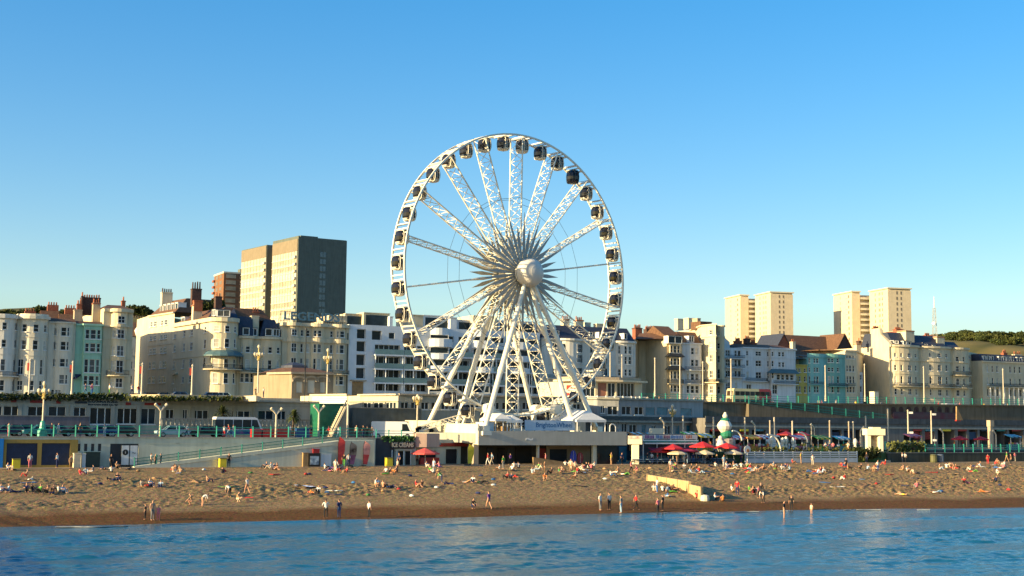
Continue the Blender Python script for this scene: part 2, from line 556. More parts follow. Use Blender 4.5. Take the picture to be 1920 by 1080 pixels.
    def chimney(h, ca, cb, cyt, cyb, dn=4.0, deep=1.0, m=None, pots=4, potm=M_pot, cap=None, poth=0.75):
        """stack whose front stands dn metres behind the facade line"""
        px0, px1 = h.X(ca), h.X(cb)
        y0 = h.fac.P(min(max(h.fac.s_at((px0 + px1) / 2), 0), h.fac.L))
        base = y0 + Vector((NO.x, NO.y)) * dn
        Yd = base.y
        d0, d1 = ray(px0, h.Y(cyt)), ray(px1, h.Y(cyt))
        a = Vector((d0.x / d0.y * Yd, Yd)); b = Vector((d1.x / d1.y * Yd, Yd))
        z1 = H + ray(px0, h.Y(cyt)).z / ray(px0, h.Y(cyt)).y * Yd
        z0 = H + ray(px0, h.Y(cyb)).z / ray(px0, h.Y(cyb)).y * Yd
        Lg = (b - a).length / 0.95
        mb = MB(); mb.obox((a.x, a.y), EA, Lg, deep, z0 - 1.2, z1)
        if cap is not None:
            mb.obox((a.x - .1 * EA.x + .1 * EA.y, a.y - .1 * EA.y - .1 * EA.x), EA, Lg + .2, deep + .2, z1 - .28, z1 - .08, 1)
        else:
            mb.obox((a.x - .08 * EA.x + .08 * EA.y, a.y - .08 * EA.y - .08 * EA.x), EA, Lg + .16, deep + .16, z1 - .22, z1 - .06, 0)
        o = mb.build('chimney', [m or h.wallm, cap or M_pot], h.T, h.base)
        for i in range(pots):
            p = Vector((a.x, a.y, 0)) + EA * (Lg * (i + 0.5) / pots) + NO * deep * 0.5
            pm = MB(); pm.tube((p.x, p.y, z1), (p.x, p.y, z1 + poth * random.uniform(.8, 1.2)), 0.17, 0.13, 7)
            pm.build('pot', potm, o, h.base)
        return o

C1 = (0, 520, 4.5); C2 = (230, 520, 4.5); C3 = (390, 420, 3.176); C4 = (600, 560, 4.908)
C5 = (1020, 560, 4.909); C6 = (1300, 520, 4.319); C7 = (1560, 520, 4.319)
# ================================================================== sea, beach and made ground
def vnoise(x, y, seed=0):
    """smooth value noise on numpy arrays"""
    xi = np.floor(x).astype(np.int64); yi = np.floor(y).astype(np.int64); fx = x - xi; fy = y - yi
    fx = fx * fx * (3 - 2 * fx); fy = fy * fy * (3 - 2 * fy)
    def hsh(a, b):
        n = (a * 374761393 + b * 668265263 + seed * 144665) & 0x7fffffff
        n = ((n ^ (n >> 13)) * 1274126177) & 0x7fffffff
        return ((n ^ (n >> 16)) & 0xffff) / 65535.0
    a = hsh(xi, yi); b = hsh(xi + 1, yi); c = hsh(xi, yi + 1); d = hsh(xi + 1, yi + 1)
    return (a * (1 - fx) + b * fx) * (1 - fy) + (c * (1 - fx) + d * fx) * fy
def grid_obj(name, X, Y, Z, m, smooth=True):
    ny, nx = X.shape
    v = np.stack([X, Y, Z], -1).reshape(-1, 3)
    idx = np.arange(ny * nx).reshape(ny, nx)
    f = np.stack([idx[:-1, :-1], idx[:-1, 1:], idx[1:, 1:], idx[1:, :-1]], -1).reshape(-1, 4)
    me = bpy.data.meshes.new(name)
    me.vertices.add(len(v)); me.vertices.foreach_set('co', v.astype(np.float32).ravel())
    me.loops.add(f.size); me.loops.foreach_set('vertex_index', f.astype(np.int32).ravel())
    me.polygons.add(len(f)); me.polygons.foreach_set('loop_start', np.arange(0, f.size, 4, dtype=np.int32))
    me.polygons.foreach_set('use_smooth', np.full(len(f), smooth))
    me.update(); me.validate()
    me.materials.append(m)
    return link(name, me)
def spaced(lo, a, b, hi, st, grow=1.35):
    mid = list(np.arange(a, b + st / 2, st)); s = st; x = a; left = []
    while x > lo: s = min(s * grow, 400); x -= s; left.append(x)
    s = st; x = b; right = []
    while x < hi: s = min(s * grow, 400); x += s; right.append(x)
    return np.array(left[::-1] + mid + right)

# shoreline: the waterline wanders a little along the beach
def shore_k(x): return np.interp(x, [-90, -42, -30, -17, -5, 4, 16, 31, 56, 90], [130.5, 129.6, 128.7, 128.0, 127.0, 126.8, 126.1, 124.6, 119.6, 116]) + .3 * np.sin(x * .21) + .22 * np.sin(x * .47 + 1)
def beach_z(x, k):
    s = shore_k(x)
    u = k - s
    z = np.interp(u, [-60, -6, 0, 5, 9, 14, 20, 27, 34, 42, 50, 56, 62], [-4.5, -.62, 0, .55, .80, 1.28, 1.45, 1.85, 1.75, 2.15, 2.5, 2.72, 2.8])
    z = z + .16 * np.sin(x * .05 + k * .22) * np.clip((u - 5) / 10, 0, 1) * np.clip((60 - u) / 12, 0, 1)
    return z
# water
m = bpy.data.materials.new('sea_water'); m.use_nodes = True; t = m.node_tree; b = t.nodes['Principled BSDF']
b.inputs['Base Color'].default_value = (0.012, 0.098, 0.140, 1); b.inputs['Roughness'].default_value = 0.09; b.inputs['IOR'].default_value = 1.333
b.inputs['Specular IOR Level'].default_value = .8
geo = t.nodes.new('ShaderNodeNewGeometry'); mp = t.nodes.new('ShaderNodeMapping'); mp.inputs['Rotation'].default_value = (0, 0, -math.atan(TAN)); mp.inputs['Scale'].default_value = (.6, 1.5, 1)
t.links.new(geo.outputs['Position'], mp.inputs['Vector'])
n1 = t.nodes.new('ShaderNodeTexNoise'); n1.inputs['Scale'].default_value = 3.2; n1.inputs['Detail'].default_value = 7; n1.inputs['Roughness'].default_value = .62
t.links.new(mp.outputs[0], n1.inputs['Vector'])
bp = t.nodes.new('ShaderNodeBump'); bp.inputs['Strength'].default_value = .45; bp.inputs['Distance'].default_value = .10
t.links.new(n1.outputs['Fac'], bp.inputs['Height']); t.links.new(bp.outputs[0], b.inputs['Normal'])
M_sea = m
xs = spaced(-3000, -62, 78, 3000, .19); ys = np.concatenate([spaced(-3000, 62, 172, 172, .17)[:-1]])
X, Yg = np.meshgrid(xs, ys)
rng = np.random.default_rng(5)
Z = np.zeros_like(X)
K = Yg - TAN * X
vn = None
for i in range(30):
    if i % 5 == 0: vn = 1.2 * vnoise(X * .12, Yg * .12, i)
    lam = 0.5 * 1.16 ** (i % 15) ; amp = .0044 * lam ** .62
    th = math.pi / 2 + math.atan(TAN) + rng.normal(0, .55)
    Z += amp * np.sin((X * math.cos(th) + Yg * math.sin(th)) * 2 * math.pi / lam + rng.uniform(0, 6.28) + vn)
gust = .16 + 2.3 * vnoise(X * .045 + 3, K * .16, 77) * vnoise(X * .11, K * .35, 12) * 1.7
Z *= gust
calm = np.clip((shore_k(X) - K) / 14, .12, 1)
Z *= calm
far = np.clip(1 - np.maximum(np.abs(X) - 90, 0) / 60, 0, 1) * np.clip((Yg - 10) / 40, 0, 1)
Z *= far
brk = .16 * np.exp(-((K - (shore_k(X) - 3.2 - 1.2 * np.sin(X * .09))) / .7) ** 2) * np.clip(vnoise(X * .06, X * 0, 5) * 2 - .7, 0, 1)
Z += brk
Z = np.where(K > 155, -6, Z)
struct(grid_obj('sea', X, Yg, Z, M_sea))

# shingle beach
m = bpy.data.materials.new('shingle'); m.use_nodes = True; t = m.node_tree; N = t.nodes; L = t.links; b = N['Principled BSDF']
geo = N.new('ShaderNodeNewGeometry'); sep = N.new('ShaderNodeSeparateXYZ'); L.new(geo.outputs['Position'], sep.inputs[0])
n1 = N.new('ShaderNodeTexNoise'); n1.inputs['Scale'].default_value = .16; n1.inputs['Detail'].default_value = 6; L.new(geo.outputs['Position'], n1.inputs['Vector'])
n2 = N.new('ShaderNodeTexNoise'); n2.inputs['Scale'].default_value = 3.4; n2.inputs['Detail'].default_value = 7; n2.inputs['Roughness'].default_value = .7; L.new(geo.outputs['Position'], n2.inputs['Vector'])
vo = N.new('ShaderNodeTexVoronoi'); vo.inputs['Scale'].default_value = 9; L.new(geo.outputs['Position'], vo.inputs['Vector'])
rp = N.new('ShaderNodeValToRGB'); e = rp.color_ramp.elements; e[0].position = .3; e[1].position = .72
e[0].color = (.165, .098, .034, 1); e[1].color = (.58, .375, .155, 1)
L.new(n2.outputs['Fac'], rp.inputs['Fac'])
mx = N.new('ShaderNodeMixRGB'); mx.blend_type = 'MULTIPLY'; mx.inputs[0].default_value = .55; L.new(rp.outputs[0], mx.inputs[1]); L.new(vo.outputs['Color'], mx.inputs[2])
bw = N.new('ShaderNodeHueSaturation'); bw.inputs['Saturation'].default_value = .9; L.new(mx.outputs[0], bw.inputs['Color'])
# wet strip beside the water
wz = N.new('ShaderNodeMath'); wz.operation = 'MULTIPLY_ADD'; wz.inputs[1].default_value = .5; L.new(n1.outputs['Fac'], wz.inputs[0]); L.new(sep.outputs['Z'], wz.inputs[2])
wr = N.new('ShaderNodeValToRGB'); wr.color_ramp.elements[0].position = .78; wr.color_ramp.elements[1].position = 1.02
wr.color_ramp.elements[0].color = (.50, .36, .24, 1); wr.color_ramp.elements[1].color = (1, 1, 1, 1); L.new(wz.outputs[0], wr.inputs['Fac'])
m2 = N.new('ShaderNodeMixRGB'); m2.blend_type = 'MULTIPLY'; m2.inputs[0].default_value = 1; L.new(bw.outputs[0], m2.inputs[1]); L.new(wr.outputs[0], m2.inputs[2])
L.new(m2.outputs[0], b.inputs['Base Color'])
rr = N.new('ShaderNodeMapRange'); rr.inputs['From Min'].default_value = .3; rr.inputs['From Max'].default_value = 1; rr.inputs['To Min'].default_value = .75; rr.inputs['To Max'].default_value = .95
L.new(wr.outputs[0], rr.inputs['Value']); L.new(rr.outputs[0], b.inputs['Roughness']); b.inputs['Specular IOR Level'].default_value = .06
bp = N.new('ShaderNodeBump'); bp.inputs['Strength'].default_value = .9; bp.inputs['Distance'].default_value = .12; L.new(n2.outputs['Fac'], bp.inputs['Height']); L.new(bp.outputs[0], b.inputs['Normal'])
M_beach = m
xs = spaced(-2600, -70, 100, 2600, .17); ks = np.concatenate([np.array([66., 100, 112, 118]), np.arange(120, 189.01, .19)])
X, K = np.meshgrid(xs, ks); Yg = K + TAN * X
Z = beach_z(X, K)
u = K - shore_k(X)
foot = (vnoise(X * 2.0, K * 1.5, 1) - .5) * .10 + (vnoise(X * 2.7 + K, K * 2.3 - X * .6, 2) - .5) * .21 + (vnoise(X * .35, K * .4, 3) - .5) * .07 + (vnoise(X * 5.3 - K, K * 4.9, 4) - .5) * .13
amp = np.clip((u - 7) / 5, 0, 1) * (.25 + .95 * np.clip(vnoise(X * .05 + 9, K * .10, 8) * 2.2 - .45, 0, 1)) * np.clip((61 - u) / 8, .25, 1)
amp *= np.where(np.abs(X) < 130, 1, 0)
Z = Z + foot * amp
Z = np.where(K > 186, np.minimum(Z, 2.79), Z)
struct(grid_obj('beach', X, Yg, Z, M_beach))
_bz = {}
def ground_at(px, py):
    """where the line of sight meets the beach (or the sea bed shallows)"""
    d = ray(px, py); o = Vector((0, 0, H)); t = 60.0
    lo = None
    for i in range(1500):
        p = o + d * (60 + i * .12)
        k = p.y - TAN * p.x
        if k > 192: return p
        if p.z <= float(beach_z(np.array(p.x), np.array(k))): return p
    return p

# foam line along the shore
M_foam = mat('foam', (.50, .51, .50), .7, .1, 4)
m = MB(); rf = random.Random(2)
xx = np.arange(-60, 80, .3); n = len(xx)
on = np.clip(vnoise(xx * .09, xx * 0, 31) * 2.6 - 1.0, 0, 1) * np.clip(vnoise(xx * 1.1, xx * 0, 32) * 4 - 1.9, 0, 1)
kk = shore_k(xx) - 1.5 - 1.0 * vnoise(xx * .12, xx * 0, 33) - .9 * vnoise(xx * .5, xx * 0, 34)
for i in range(n - 1):
    if on[i] < .06 or on[i + 1] < .06: continue
    q = []
    for a in (i, i + 1):
        hw = .13 * on[a] * (.4 + 1.2 * ((a * 7919) % 13) / 13) + .01
        for s_ in (-1, 1): q.append((xx[a], kk[a] + TAN * xx[a] + s_ * hw, .08 - .03 * s_))
    m.add(q + [(x, y, z - .04) for x, y, z in q], [(0, 2, 3, 1), (4, 5, 7, 6), (0, 4, 6, 2), (1, 3, 7, 5)])
tag(m.build('sea_foam', M_foam), 'thin white foam along the water line', 'foam', kind='stuff')

# promenade levels and the land behind
def slab_k(name, px0, px1, k0, k1, z, mt, thick=.3):
    m = MB(); a = kz(px0, k0, z); b_ = kz(px1, k0, z); c = kz(px1, k1, z); d = kz(px0, k1, z)
    m.prism([a, b_, c, d], z - thick, z); return struct(m.build(name, mt))
def strip(name, x0, x1, k0, k1, z, mt, thick=.3):
    m = MB(); m.prism([(x0, k0 + TAN * x0), (x1, k0 + TAN * x1), (x1, k1 + TAN * x1), (x0, k1 + TAN * x0)], z - thick, z); return struct(m.build(name, mt))
M_paving = mat('beach_promenade_paving', (.33, .235, .14), .85, .15, .8, bump=.1, bscale=3)
strip('promenade', -900, 1200, 186.0, 204, 2.83, M_paving)
strip('road', -900, -16, 190.4, 236, 6.5, M_tar, 4)
strip('road', 22, 1200, 203, 238, 4.6, M_tar, 3)
strip('road', -16.01, 22.01, 204.1, 236, 6.3, M_tar, 3.4)
strip('upper_pavement', -900, 1200, 236.5, 262, 12.4, M_conc, 8)
strip('upper_road', -900, 1200, 262.02, 278, 12.32, M_tar, 8)
strip('pavement', -900, 1200, 278.05, 330, 12.42, M_conc, 8)
strip('ground', -4000, 4000, 330.1, 4500, 12.0, M_hill, 8)

# the pier the picture is taken from: deck, piles and rails, running from the shore out past the camera
PR = thing('pier', (0, 0, 6.2), 'iron pier with a plank deck on lattice piles, from which the beach is seen', 'pier')
M_deck = mat('deck_planks', (.22, .16, .10), .85, .2, 1.5); ND = Vector((NO.x, NO.y, 0)); o_ = -EA * 21; e_ = -EA * 14
m = MB(); m.prism([o_ - ND * 60, e_ - ND * 60, e_ + ND * 172, o_ + ND * 172], 5.55, 6.2); m.build('deck', M_deck, PR, (0, 0, 6.2))
m = MB(); m.prism([e_ - ND * 40, EA * .8 - ND * 40, EA * .8 + ND * .9, e_ + ND * .9], 5.56, 6.19); m.build('platform', M_deck, PR, (0, 0, 6.2))
for s_ in (-20.8, -14.2):
    m = MB(); a = EA * s_ - ND * 60; b = EA * s_ + ND * 172
    for z in (6.75, 7.3): m.beam((a.x, a.y, z), (b.x, b.y, z), .07)
    for i in range(117): q = a.lerp(b, i / 116); m.beam((q.x, q.y, 6.2), (q.x, q.y, 7.3), .06)
    m.build('railing', M_iron, PR, (0, 0, 6.2))
for i in range(20):
    for s_ in (-20, -17.5, -15): q = EA * s_ + ND * (-55 + i * 11.5); m = MB(); m.tube((q.x, q.y, -4), (q.x, q.y, 5.55), .16, n=7); m.build('pile', M_iron, PR, (0, 0, 6.2))
# ================================================================== the seafront terrace, left to right
R4 = [(380, 440), (525, 590), (690, 790), (865, 960)]
h = House('bow_fronted_house', 'white bow-fronted house at the far left, black balcony at first floor', C1, [-150, ('b', -95, 128, 1.8), 132], 308, M_whitew,
          [(R4, [(0, 42), (108, 124), (-80, -40)])], cornice=[(318, 345, .45), (640, 652, .12)], balc=[(-80, 128, 795, 830)], ref=40)
h = House('bow_fronted_house', 'cream house with a big rounded bow and curved parapet, next to the far left one', C1, [134, ('b', 152, 392, 2.0), 398], 306, M_pale,
          [([(395, 460), (530, 610)], [(165, 210), (265, 310), (355, 378)]), ([(690, 820), (870, 955)], [(150, 190), (250, 290), (335, 358)])],
          cornice=[(325, 350, .55), (500, 508, .1), (655, 663, .1)], ref=270)
h = House('bow_fronted_house', 'plain pale bow-fronted house left of the mint green one', C1, [400, ('b', 455, 615, 1.2), 628], 375, M_pale,
          [([(420, 495), (540, 615), (685, 755), (820, 900)], [(500, 545), (552, 572)]), ([(430, 490), (545, 610), (690, 750)], [(445, 463)], 'blind'),
           ([(948, 988)], [(405, 460), (470, 520)])], cornice=[(375, 386, .3)], ref=520)
h.mansard(338, inset=2.2, m=M_tile)
h = House('mint_house', 'mint green house with a canted triple window bay', C1, [630, 692, (704, -1.3), (842, -1.3), (856, 0)], 392,
          stucco('mint_stucco', (0.30, 0.52, 0.40)),
          [([(440, 520), (555, 630), (690, 805), (830, 910)], [(708, 742), (750, 798), (806, 838)])], cornice=[(392, 408, .3), (640, 650, .12)], ref=760)
h.mansard(366, inset=1.5, m=M_dbrick)
h.chimney(630, 690, 270, 372, 5, 1.4, M_beige, 0); h.chimney(652, 688, 222, 272, 5.3, .9, M_brick, 2)
m = MB()
fac = h.fac; q = fac.P(fac.s_at(h.X(640)), .0)
M_awn = mat('navy_canvas', (0.015, 0.02, 0.06), .8, .15)
s0, s1 = fac.s_at(h.X(632)), fac.s_at(h.X(688)); z1, z0 = h.zc(818), h.zc(850)
p0, p1, o0, o1 = fac.P(s0), fac.P(s1), fac.P(s0, 1.6), fac.P(s1, 1.6)
m.add([(*p0, z1), (*p1, z1), (*o1, z0), (*o0, z0), (*p0, z1 - .1), (*p1, z1 - .1), (*o1, z0 - .25), (*o0, z0 - .25)],
      [(0, 3, 2, 1), (4, 5, 6, 7), (0, 4, 7, 3), (3, 7, 6, 2), (2, 6, 5, 1), (1, 5, 4, 0)])
m.build('awning', M_awn, h.T, h.base)
h = House('tall_cream_house', 'tall cream corner house with a narrow bow, roof cornice and single balcony', C1, [860, ('b', 925, 1062, 1.4), 1110], 262, M_cream,
          [([(325, 385), (440, 515), (575, 665), (700, 805), (850, 930)], [(978, 1036)]), ([(445, 512), (578, 660), (705, 790), (852, 925)], [(934, 968)], 'blind')],
          cornice=[(268, 292, .5), (405, 418, .3), (515, 522, .15), (688, 694, .12)], balc=[(895, 1052, 785, 826, 1.1)], ref=1000, depth=44)
h.mansard(215, inset=5, m=M_tile, back=30, side=1.5)
h.chimney(690, 838, 165, 262, 6, 1.6, M_dbrick, 8, poth=.55); h.chimney(690, 702, 155, 262, 5.6, .5, M_dbrick, 1)
h.chimney(788, 842, 212, 372, 3, 1.4, M_beige, 3, cap=M_brick); h.chimney(1030, 1058, 195, 262, 6, 1, M_brick, 1)
h = House('side_street_house', 'set back cream house down the side street with a white pointed gable', C1, [1080, 1300], 500, M_pale,
          [([(600, 655), (710, 775), (830, 900)], [(1096, 1116), (1138, 1156), (1166, 1182), (1194, 1216)])], k=352, ref=1170, cornice=[(655, 665, .15)])
h.hip(365, m=M_tile)
g = MB(); a = h.fac.P(h.fac.s_at(h.X(1135)), .3); b = h.fac.P(h.fac.s_at(h.X(1212)), .3); mid = (a + b) / 2
zt, zm, zb = h.zc(395), h.zc(445), h.zc(510); n2 = Vector((NO.x, NO.y)) * 3
g.add([(*a, zb), (*b, zb), (*b, zm), (*mid, zt), (*a, zm), (*(a + n2), zb), (*(b + n2), zb), (*(b + n2), zm), (*(mid + n2), zt), (*(a + n2), zm)],
      [(0, 1, 2, 3, 4), (9, 8, 7, 6, 5), (2, 7, 8, 3), (3, 8, 9, 4), (1, 6, 7, 2), (4, 9, 5, 0)])
g.build('gable', M_whitew, h.T, h.base)

# ---- corner hotel with the long west side
h = House('corner_house', 'tall lit cream house with five dormers on a side street corner', C2, [(206, 40), (422, 24)], 306, M_cream,
          [([(360, 405), (484, 522), (592, 642), (706, 768), (832, 890)], [(218, 236), (248, 272), (308, 324), (336, 362)])],
          cornice=[(306, 318, .35), (566, 572, .12)], ref=320, depth=13, rec=.04)
h.mansard(182, inset=3.2, m=M_tile, side=1.6)
for x in (272, 302, 335, 368, 400): h.dormer(x - 11, x + 11, 226, 296, out=-.9, roofm=M_white)
h.chimney(335, 418, 122, 190, 6, 1.6, M_cream, 5, M_dbrick)
h.chimney(545, 600, 176, 250, 7, 2.5, M_beige, 0)
h = House('corner_hotel', 'cream corner hotel with a round bow, teal canopy balcony and a tall dark chimney', C2,
          [(424, 23.5), (716, 1), ('b', 728, 955, 2.6), 966], 338, M_cream,
          [([(412, 470), (525, 595), (670, 748), (822, 880)], [(500, 516), (560, 580)]), ([(405, 460), (515, 595), (672, 750)], [(676, 692)]),
           ([(432, 470), (532, 595), (674, 748), (812, 880)], [(386, 398), (408, 438)]), 
           ([(405, 460), (515, 590), (685, 762), (805, 895)], [(850, 892), (930, 946)]), ([(405, 460), (515, 590), (685, 762), (805, 895)], [(762, 806)], 'blind')],
          cornice=[(338, 372, .5), (655, 661, .12)], ref=800, depth=14, rec=.06)
h.mansard(232, inset=4, m=M_tile, side=2, cb=716, ca=424); h.mansard(225, inset=3.4, m=M_slate, side=1.2, ca=700)
h.dormer(447, 476, 286, 340, out=-.8, roofm=M_white); h.dormer(536, 568, 280, 332, out=-.8, roofm=M_white); h.dormer(700, 734, 264, 322, out=-.8)
h.dormer(786, 892, 270, 328, out=-1.2)
h.chimney(598, 670, 230, 330, 2.5, 1.4, M_cream, 0, cap=M_pot); h.chimney(604, 672, 192, 232, 2.6, 1.2, M_pot, 0); h.chimney(588, 664, 92, 196, 3.2, 1.4, M_dbrick, 4, M_dbrick, poth=1.6)
h.chimney(786, 838, 158, 232, 6, 1.3, M_dbrick, 2)
can = MB(); fac = h.fac; a, b = fac.s_at(h.X(732)), fac.L - .1
M_canopy = mat('teal_zinc', (0.07, 0.13, 0.14), .5, .2, 1.0)
cs = fac.cuts(a, b); zt, zb = h.zc(612), h.zc(655)
vs = []; fs = []
for x in cs:
    i = fac.P(x, .05); o = fac.P(x, 0.9); o2 = fac.P(x, 1.5)
    vs += [(*i, zt), (*o, zt - .35), (*o2, zb), (*o2, zb - .22), (*i, zb - .22)]
for i in range(len(cs) - 1):
    for e in range(5): fs.append((i*5+e, i*5+(e+1) % 5, i*5+5+(e+1) % 5, i*5+5+e))
n = len(vs); fs += [(4, 3, 2, 1, 0), (n-5, n-4, n-3, n-2, n-1)]
can.add(vs, fs); can.build('canopy', M_canopy, h.T, h.base)
po = MB()
for x in cs[::2]:
    o = fac.P(x, 1.35); po.beam((*o, h.zc(775)), (*o, zb - .2), .12)
po.build('canopy_posts', M_iron, h.T, h.base)
h.balcony(730, 960, 735, 772, 1.5)
do = MB(); s = h.fac.s_at(h.X(445)); p = h.fac.P(s, .02); 
dr = link('door', window_meshes(1.4, 2.6, 'dark')[0], h.T, Vector((p.x, p.y, 12.6)) - h.T.location, h.fac.rz(s)); link('pane', window_meshes(1.4, 2.6, 'dark')[1][0], dr)
band(do, h.fac, s - 1.6, s + 1.6, h.zc(800), h.zc(786), .7); do.build('door_hood', M_cream, h.T, h.base)

# ---- yellow cream house with two slate mansards
h = House('slate_roofed_house', 'cream terrace house with two steep blue slate mansards and white dormers', C2, [968, ('b', 985, 1100, 1.0), 1150, ('b', 1160, 1330, 1.2), 1342], 500, M_cream,
          [([(586, 640), (696, 780), (812, 890)], [(1032, 1070), (1222, 1256), (1296, 1322)]), ([(586, 640), (696, 780)], [(990, 1006), (1176, 1192), (1084, 1096)], 'blind'),
           ([(812, 890)], [(990, 1022), (1080, 1100), (1180, 1210)])],
          cornice=[(500, 522, .45), (660, 668, .12)], balc=[(972, 1335, 770, 802, 1.2)], ref=1150, depth=13)
h.mansard(332, inset=1.7, ca=970, cb=1090, side=.0, m=M_slate); h.mansard(348, inset=1.7, ca=1152, cb=1340, side=1.2, m=M_slate)
for a, b in ((1006, 1062), (1088, 1132), (1192, 1252), (1272, 1322)): h.dormer(a, b, 430, 494, out=-.5)
h.chimney(1090, 1150, 322, 500, .6, 9, M_cream, 0); h.chimney(1102, 1152, 286, 330, 3, 1.2, M_brick, 3)

# ---- the hotel with a roof sign
h = House('long_hotel', 'long cream hotel with letters standing on its flat roof', C3, [432, ('b', 470, 535, 1.0), 548, ('b', 612, 690, 1.0), 712, ('b', 742, 812, 1.0), 836], 592, M_cream,
          [([(632, 670), (714, 766), (800, 866), (902, 955)], [(492, 524), (546, 562), (580, 600), (624, 641), (648, 672), (722, 740), (762, 773), (782, 806)])],
          cornice=[(592, 612, .6), (682, 706, .3), (880, 886, .15)], balc=[(440, 830, 868, 890, 1.1)], ref=640, depth=14)
sg = MB()
fr = h.fac; za, zb = h.zc(588), h.zc(558)
s0, s1 = fr.s_at(h.X(350)), fr.s_at(h.X(540)); s0 = max(s0, -8)
def roofP(s):
    p = fr.P(0) + (fr.P(fr.L) - fr.P(0)).normalized() * s + Vector((NO.x, NO.y)) * 2.2; return Vector((p.x, p.y, 0))
for i in range(15):
    p = roofP(.4 + i * .95); sg.beam((p.x, p.y, h.top), (p.x, p.y, h.top + 2.5), .07); 
    q = p + NO * 1.5; sg.beam((q.x, q.y, h.top), (p.x, p.y, h.top + 2.2), .06)
p, q = roofP(.2), roofP(14); 
for dz in (.5, 2.4): sg.beam((p.x, p.y, h.top + dz), (q.x, q.y, h.top + dz), .07)
SG = sg.build('roof_sign', M_iron, h.T, h.base)
M_sign = mat('faded_sign_blue', (0.10, 0.19, 0.23), .5, .15)
def text(body, size, m, parent, loc, rz, ext=0.03, name='lettering', bold=0.0, sx=1.0, rx=math.pi / 2):
    c = bpy.data.curves.new('t', 'FONT'); c.body = body; c.size = size; c.extrude = ext; c.align_x = 'CENTER'; c.align_y = 'CENTER'; c.offset = bold
    c.resolution_u = 2
    o = bpy.data.objects.new('t', c)
    me = bpy.data.meshes.new_from_object(o); bpy.data.objects.remove(o); me.materials.clear(); me.materials.append(m)
    r = link(name, me, parent, loc); r.rotation_euler = (rx, 0, rz); r.scale = (sx, 1, 1)
    return r
p = roofP(7) - NO * .25
text('LEGENDS', 2.4, M_sign, SG, Vector((p.x, p.y, h.top + 1.45)) - h.T.location, math.atan2(EA.y, EA.x), .08, sx=1.2, bold=.05)
pp = MB(); p = fr.P(fr.L - .3, .12); pp.tube((p.x, p.y, 12.5), (p.x, p.y, h.zc(640)), .09, n=6); pp.build('drainpipe', M_iron, h.T, h.base)

# ---- modern white apartments behind the wheel
h = House('modern_apartments', 'white modern apartment block with glass balconies and rounded lit bays behind the wheel', C4,
          [258, 470, 990, ('b', 1012, 1175, 1.7), 1380, ('b', 1400, 1560, 1.7), 1700, ('b', 1750, 1900, 1.5), 2020], 252, M_modern,
          [([(292, 378), (402, 496), (522, 622), (644, 742)], [(332, 414)], 'loggia', .7), ([(300, 385)], [(470, 560)], 'loggia', .7), ([(312, 370)], [(626, 680)], 'dark'),
           ([(426, 506), (535, 632), (652, 762), (782, 850)], [(500, 735), (770, 880), (890, 985)], 'shop', .8),
           ([(316, 352), (434, 490), (548, 606), (662, 760), (782, 850)], [(1016, 1166)], 'dark'), ([(322, 378)], [(1176, 1226), (1270, 1360)], 'dark'),
           ([(434, 490), (548, 606), (662, 760), (782, 850)], [(1190, 1370), (1570, 1690), (1910, 2010)], 'shop', .8),
           ([(316, 370), (434, 490), (548, 606), (662, 760), (782, 850)], [(1410, 1550), (1755, 1895)], 'dark'), ([(316, 370)], [(1580, 1690), (1920, 2000)], 'dark')],
          ref=640, depth=18, cat='apartments', flat=M_conc)
M_gl = mat('balcony_glass', (0.10, 0.20, 0.22), .08, .15, 1, spec=.8)
for ca, cb in ((484, 746), (752, 990), (1180, 1385), (1562, 1700), (1900, 2015)):
    for cy in (512, 640, 768):
        m = MB(); a, b = h.fac.s_at(h.X(ca)), h.fac.s_at(h.X(cb)); z = h.zc(cy)
        band(m, h.fac, a, b, z - .42, z - .12, 1.3); B = m.build('balcony', M_modern, h.T, h.base)
        m = MB(); f2 = Fac([h.fac.P(x, 1.25) for x in h.fac.cuts(max(a, 0), min(b, h.fac.L))]); band(m, f2, 0, f2.L, z - .12, z + .95, .02, .02); m.build('glass_rail', M_gl, B, h.base)
    m = MB(); 
    for cx in (ca + 6, (ca + cb) / 2 - 30, cb - 6):
        p = h.fac.P(h.fac.s_at(h.X(cx)), 1.1); m.beam((*p, 12.5), (*p, h.zc(515)), .22)
    m.build('balcony_posts', M_modern, h.T, h.base)
for ca, cb in ((1000, 1180), (1395, 1562), (1745, 1900)):
    for ya, yb in ((356, 430), (494, 545), (610, 660)):
        m = MB(); a, b = h.fac.s_at(h.X(ca)), h.fac.s_at(h.X(cb)); band(m, h.fac, a, b, h.zc(yb), h.zc(ya), .9); m.build('rounded_balcony', M_modern, h.T, h.base)
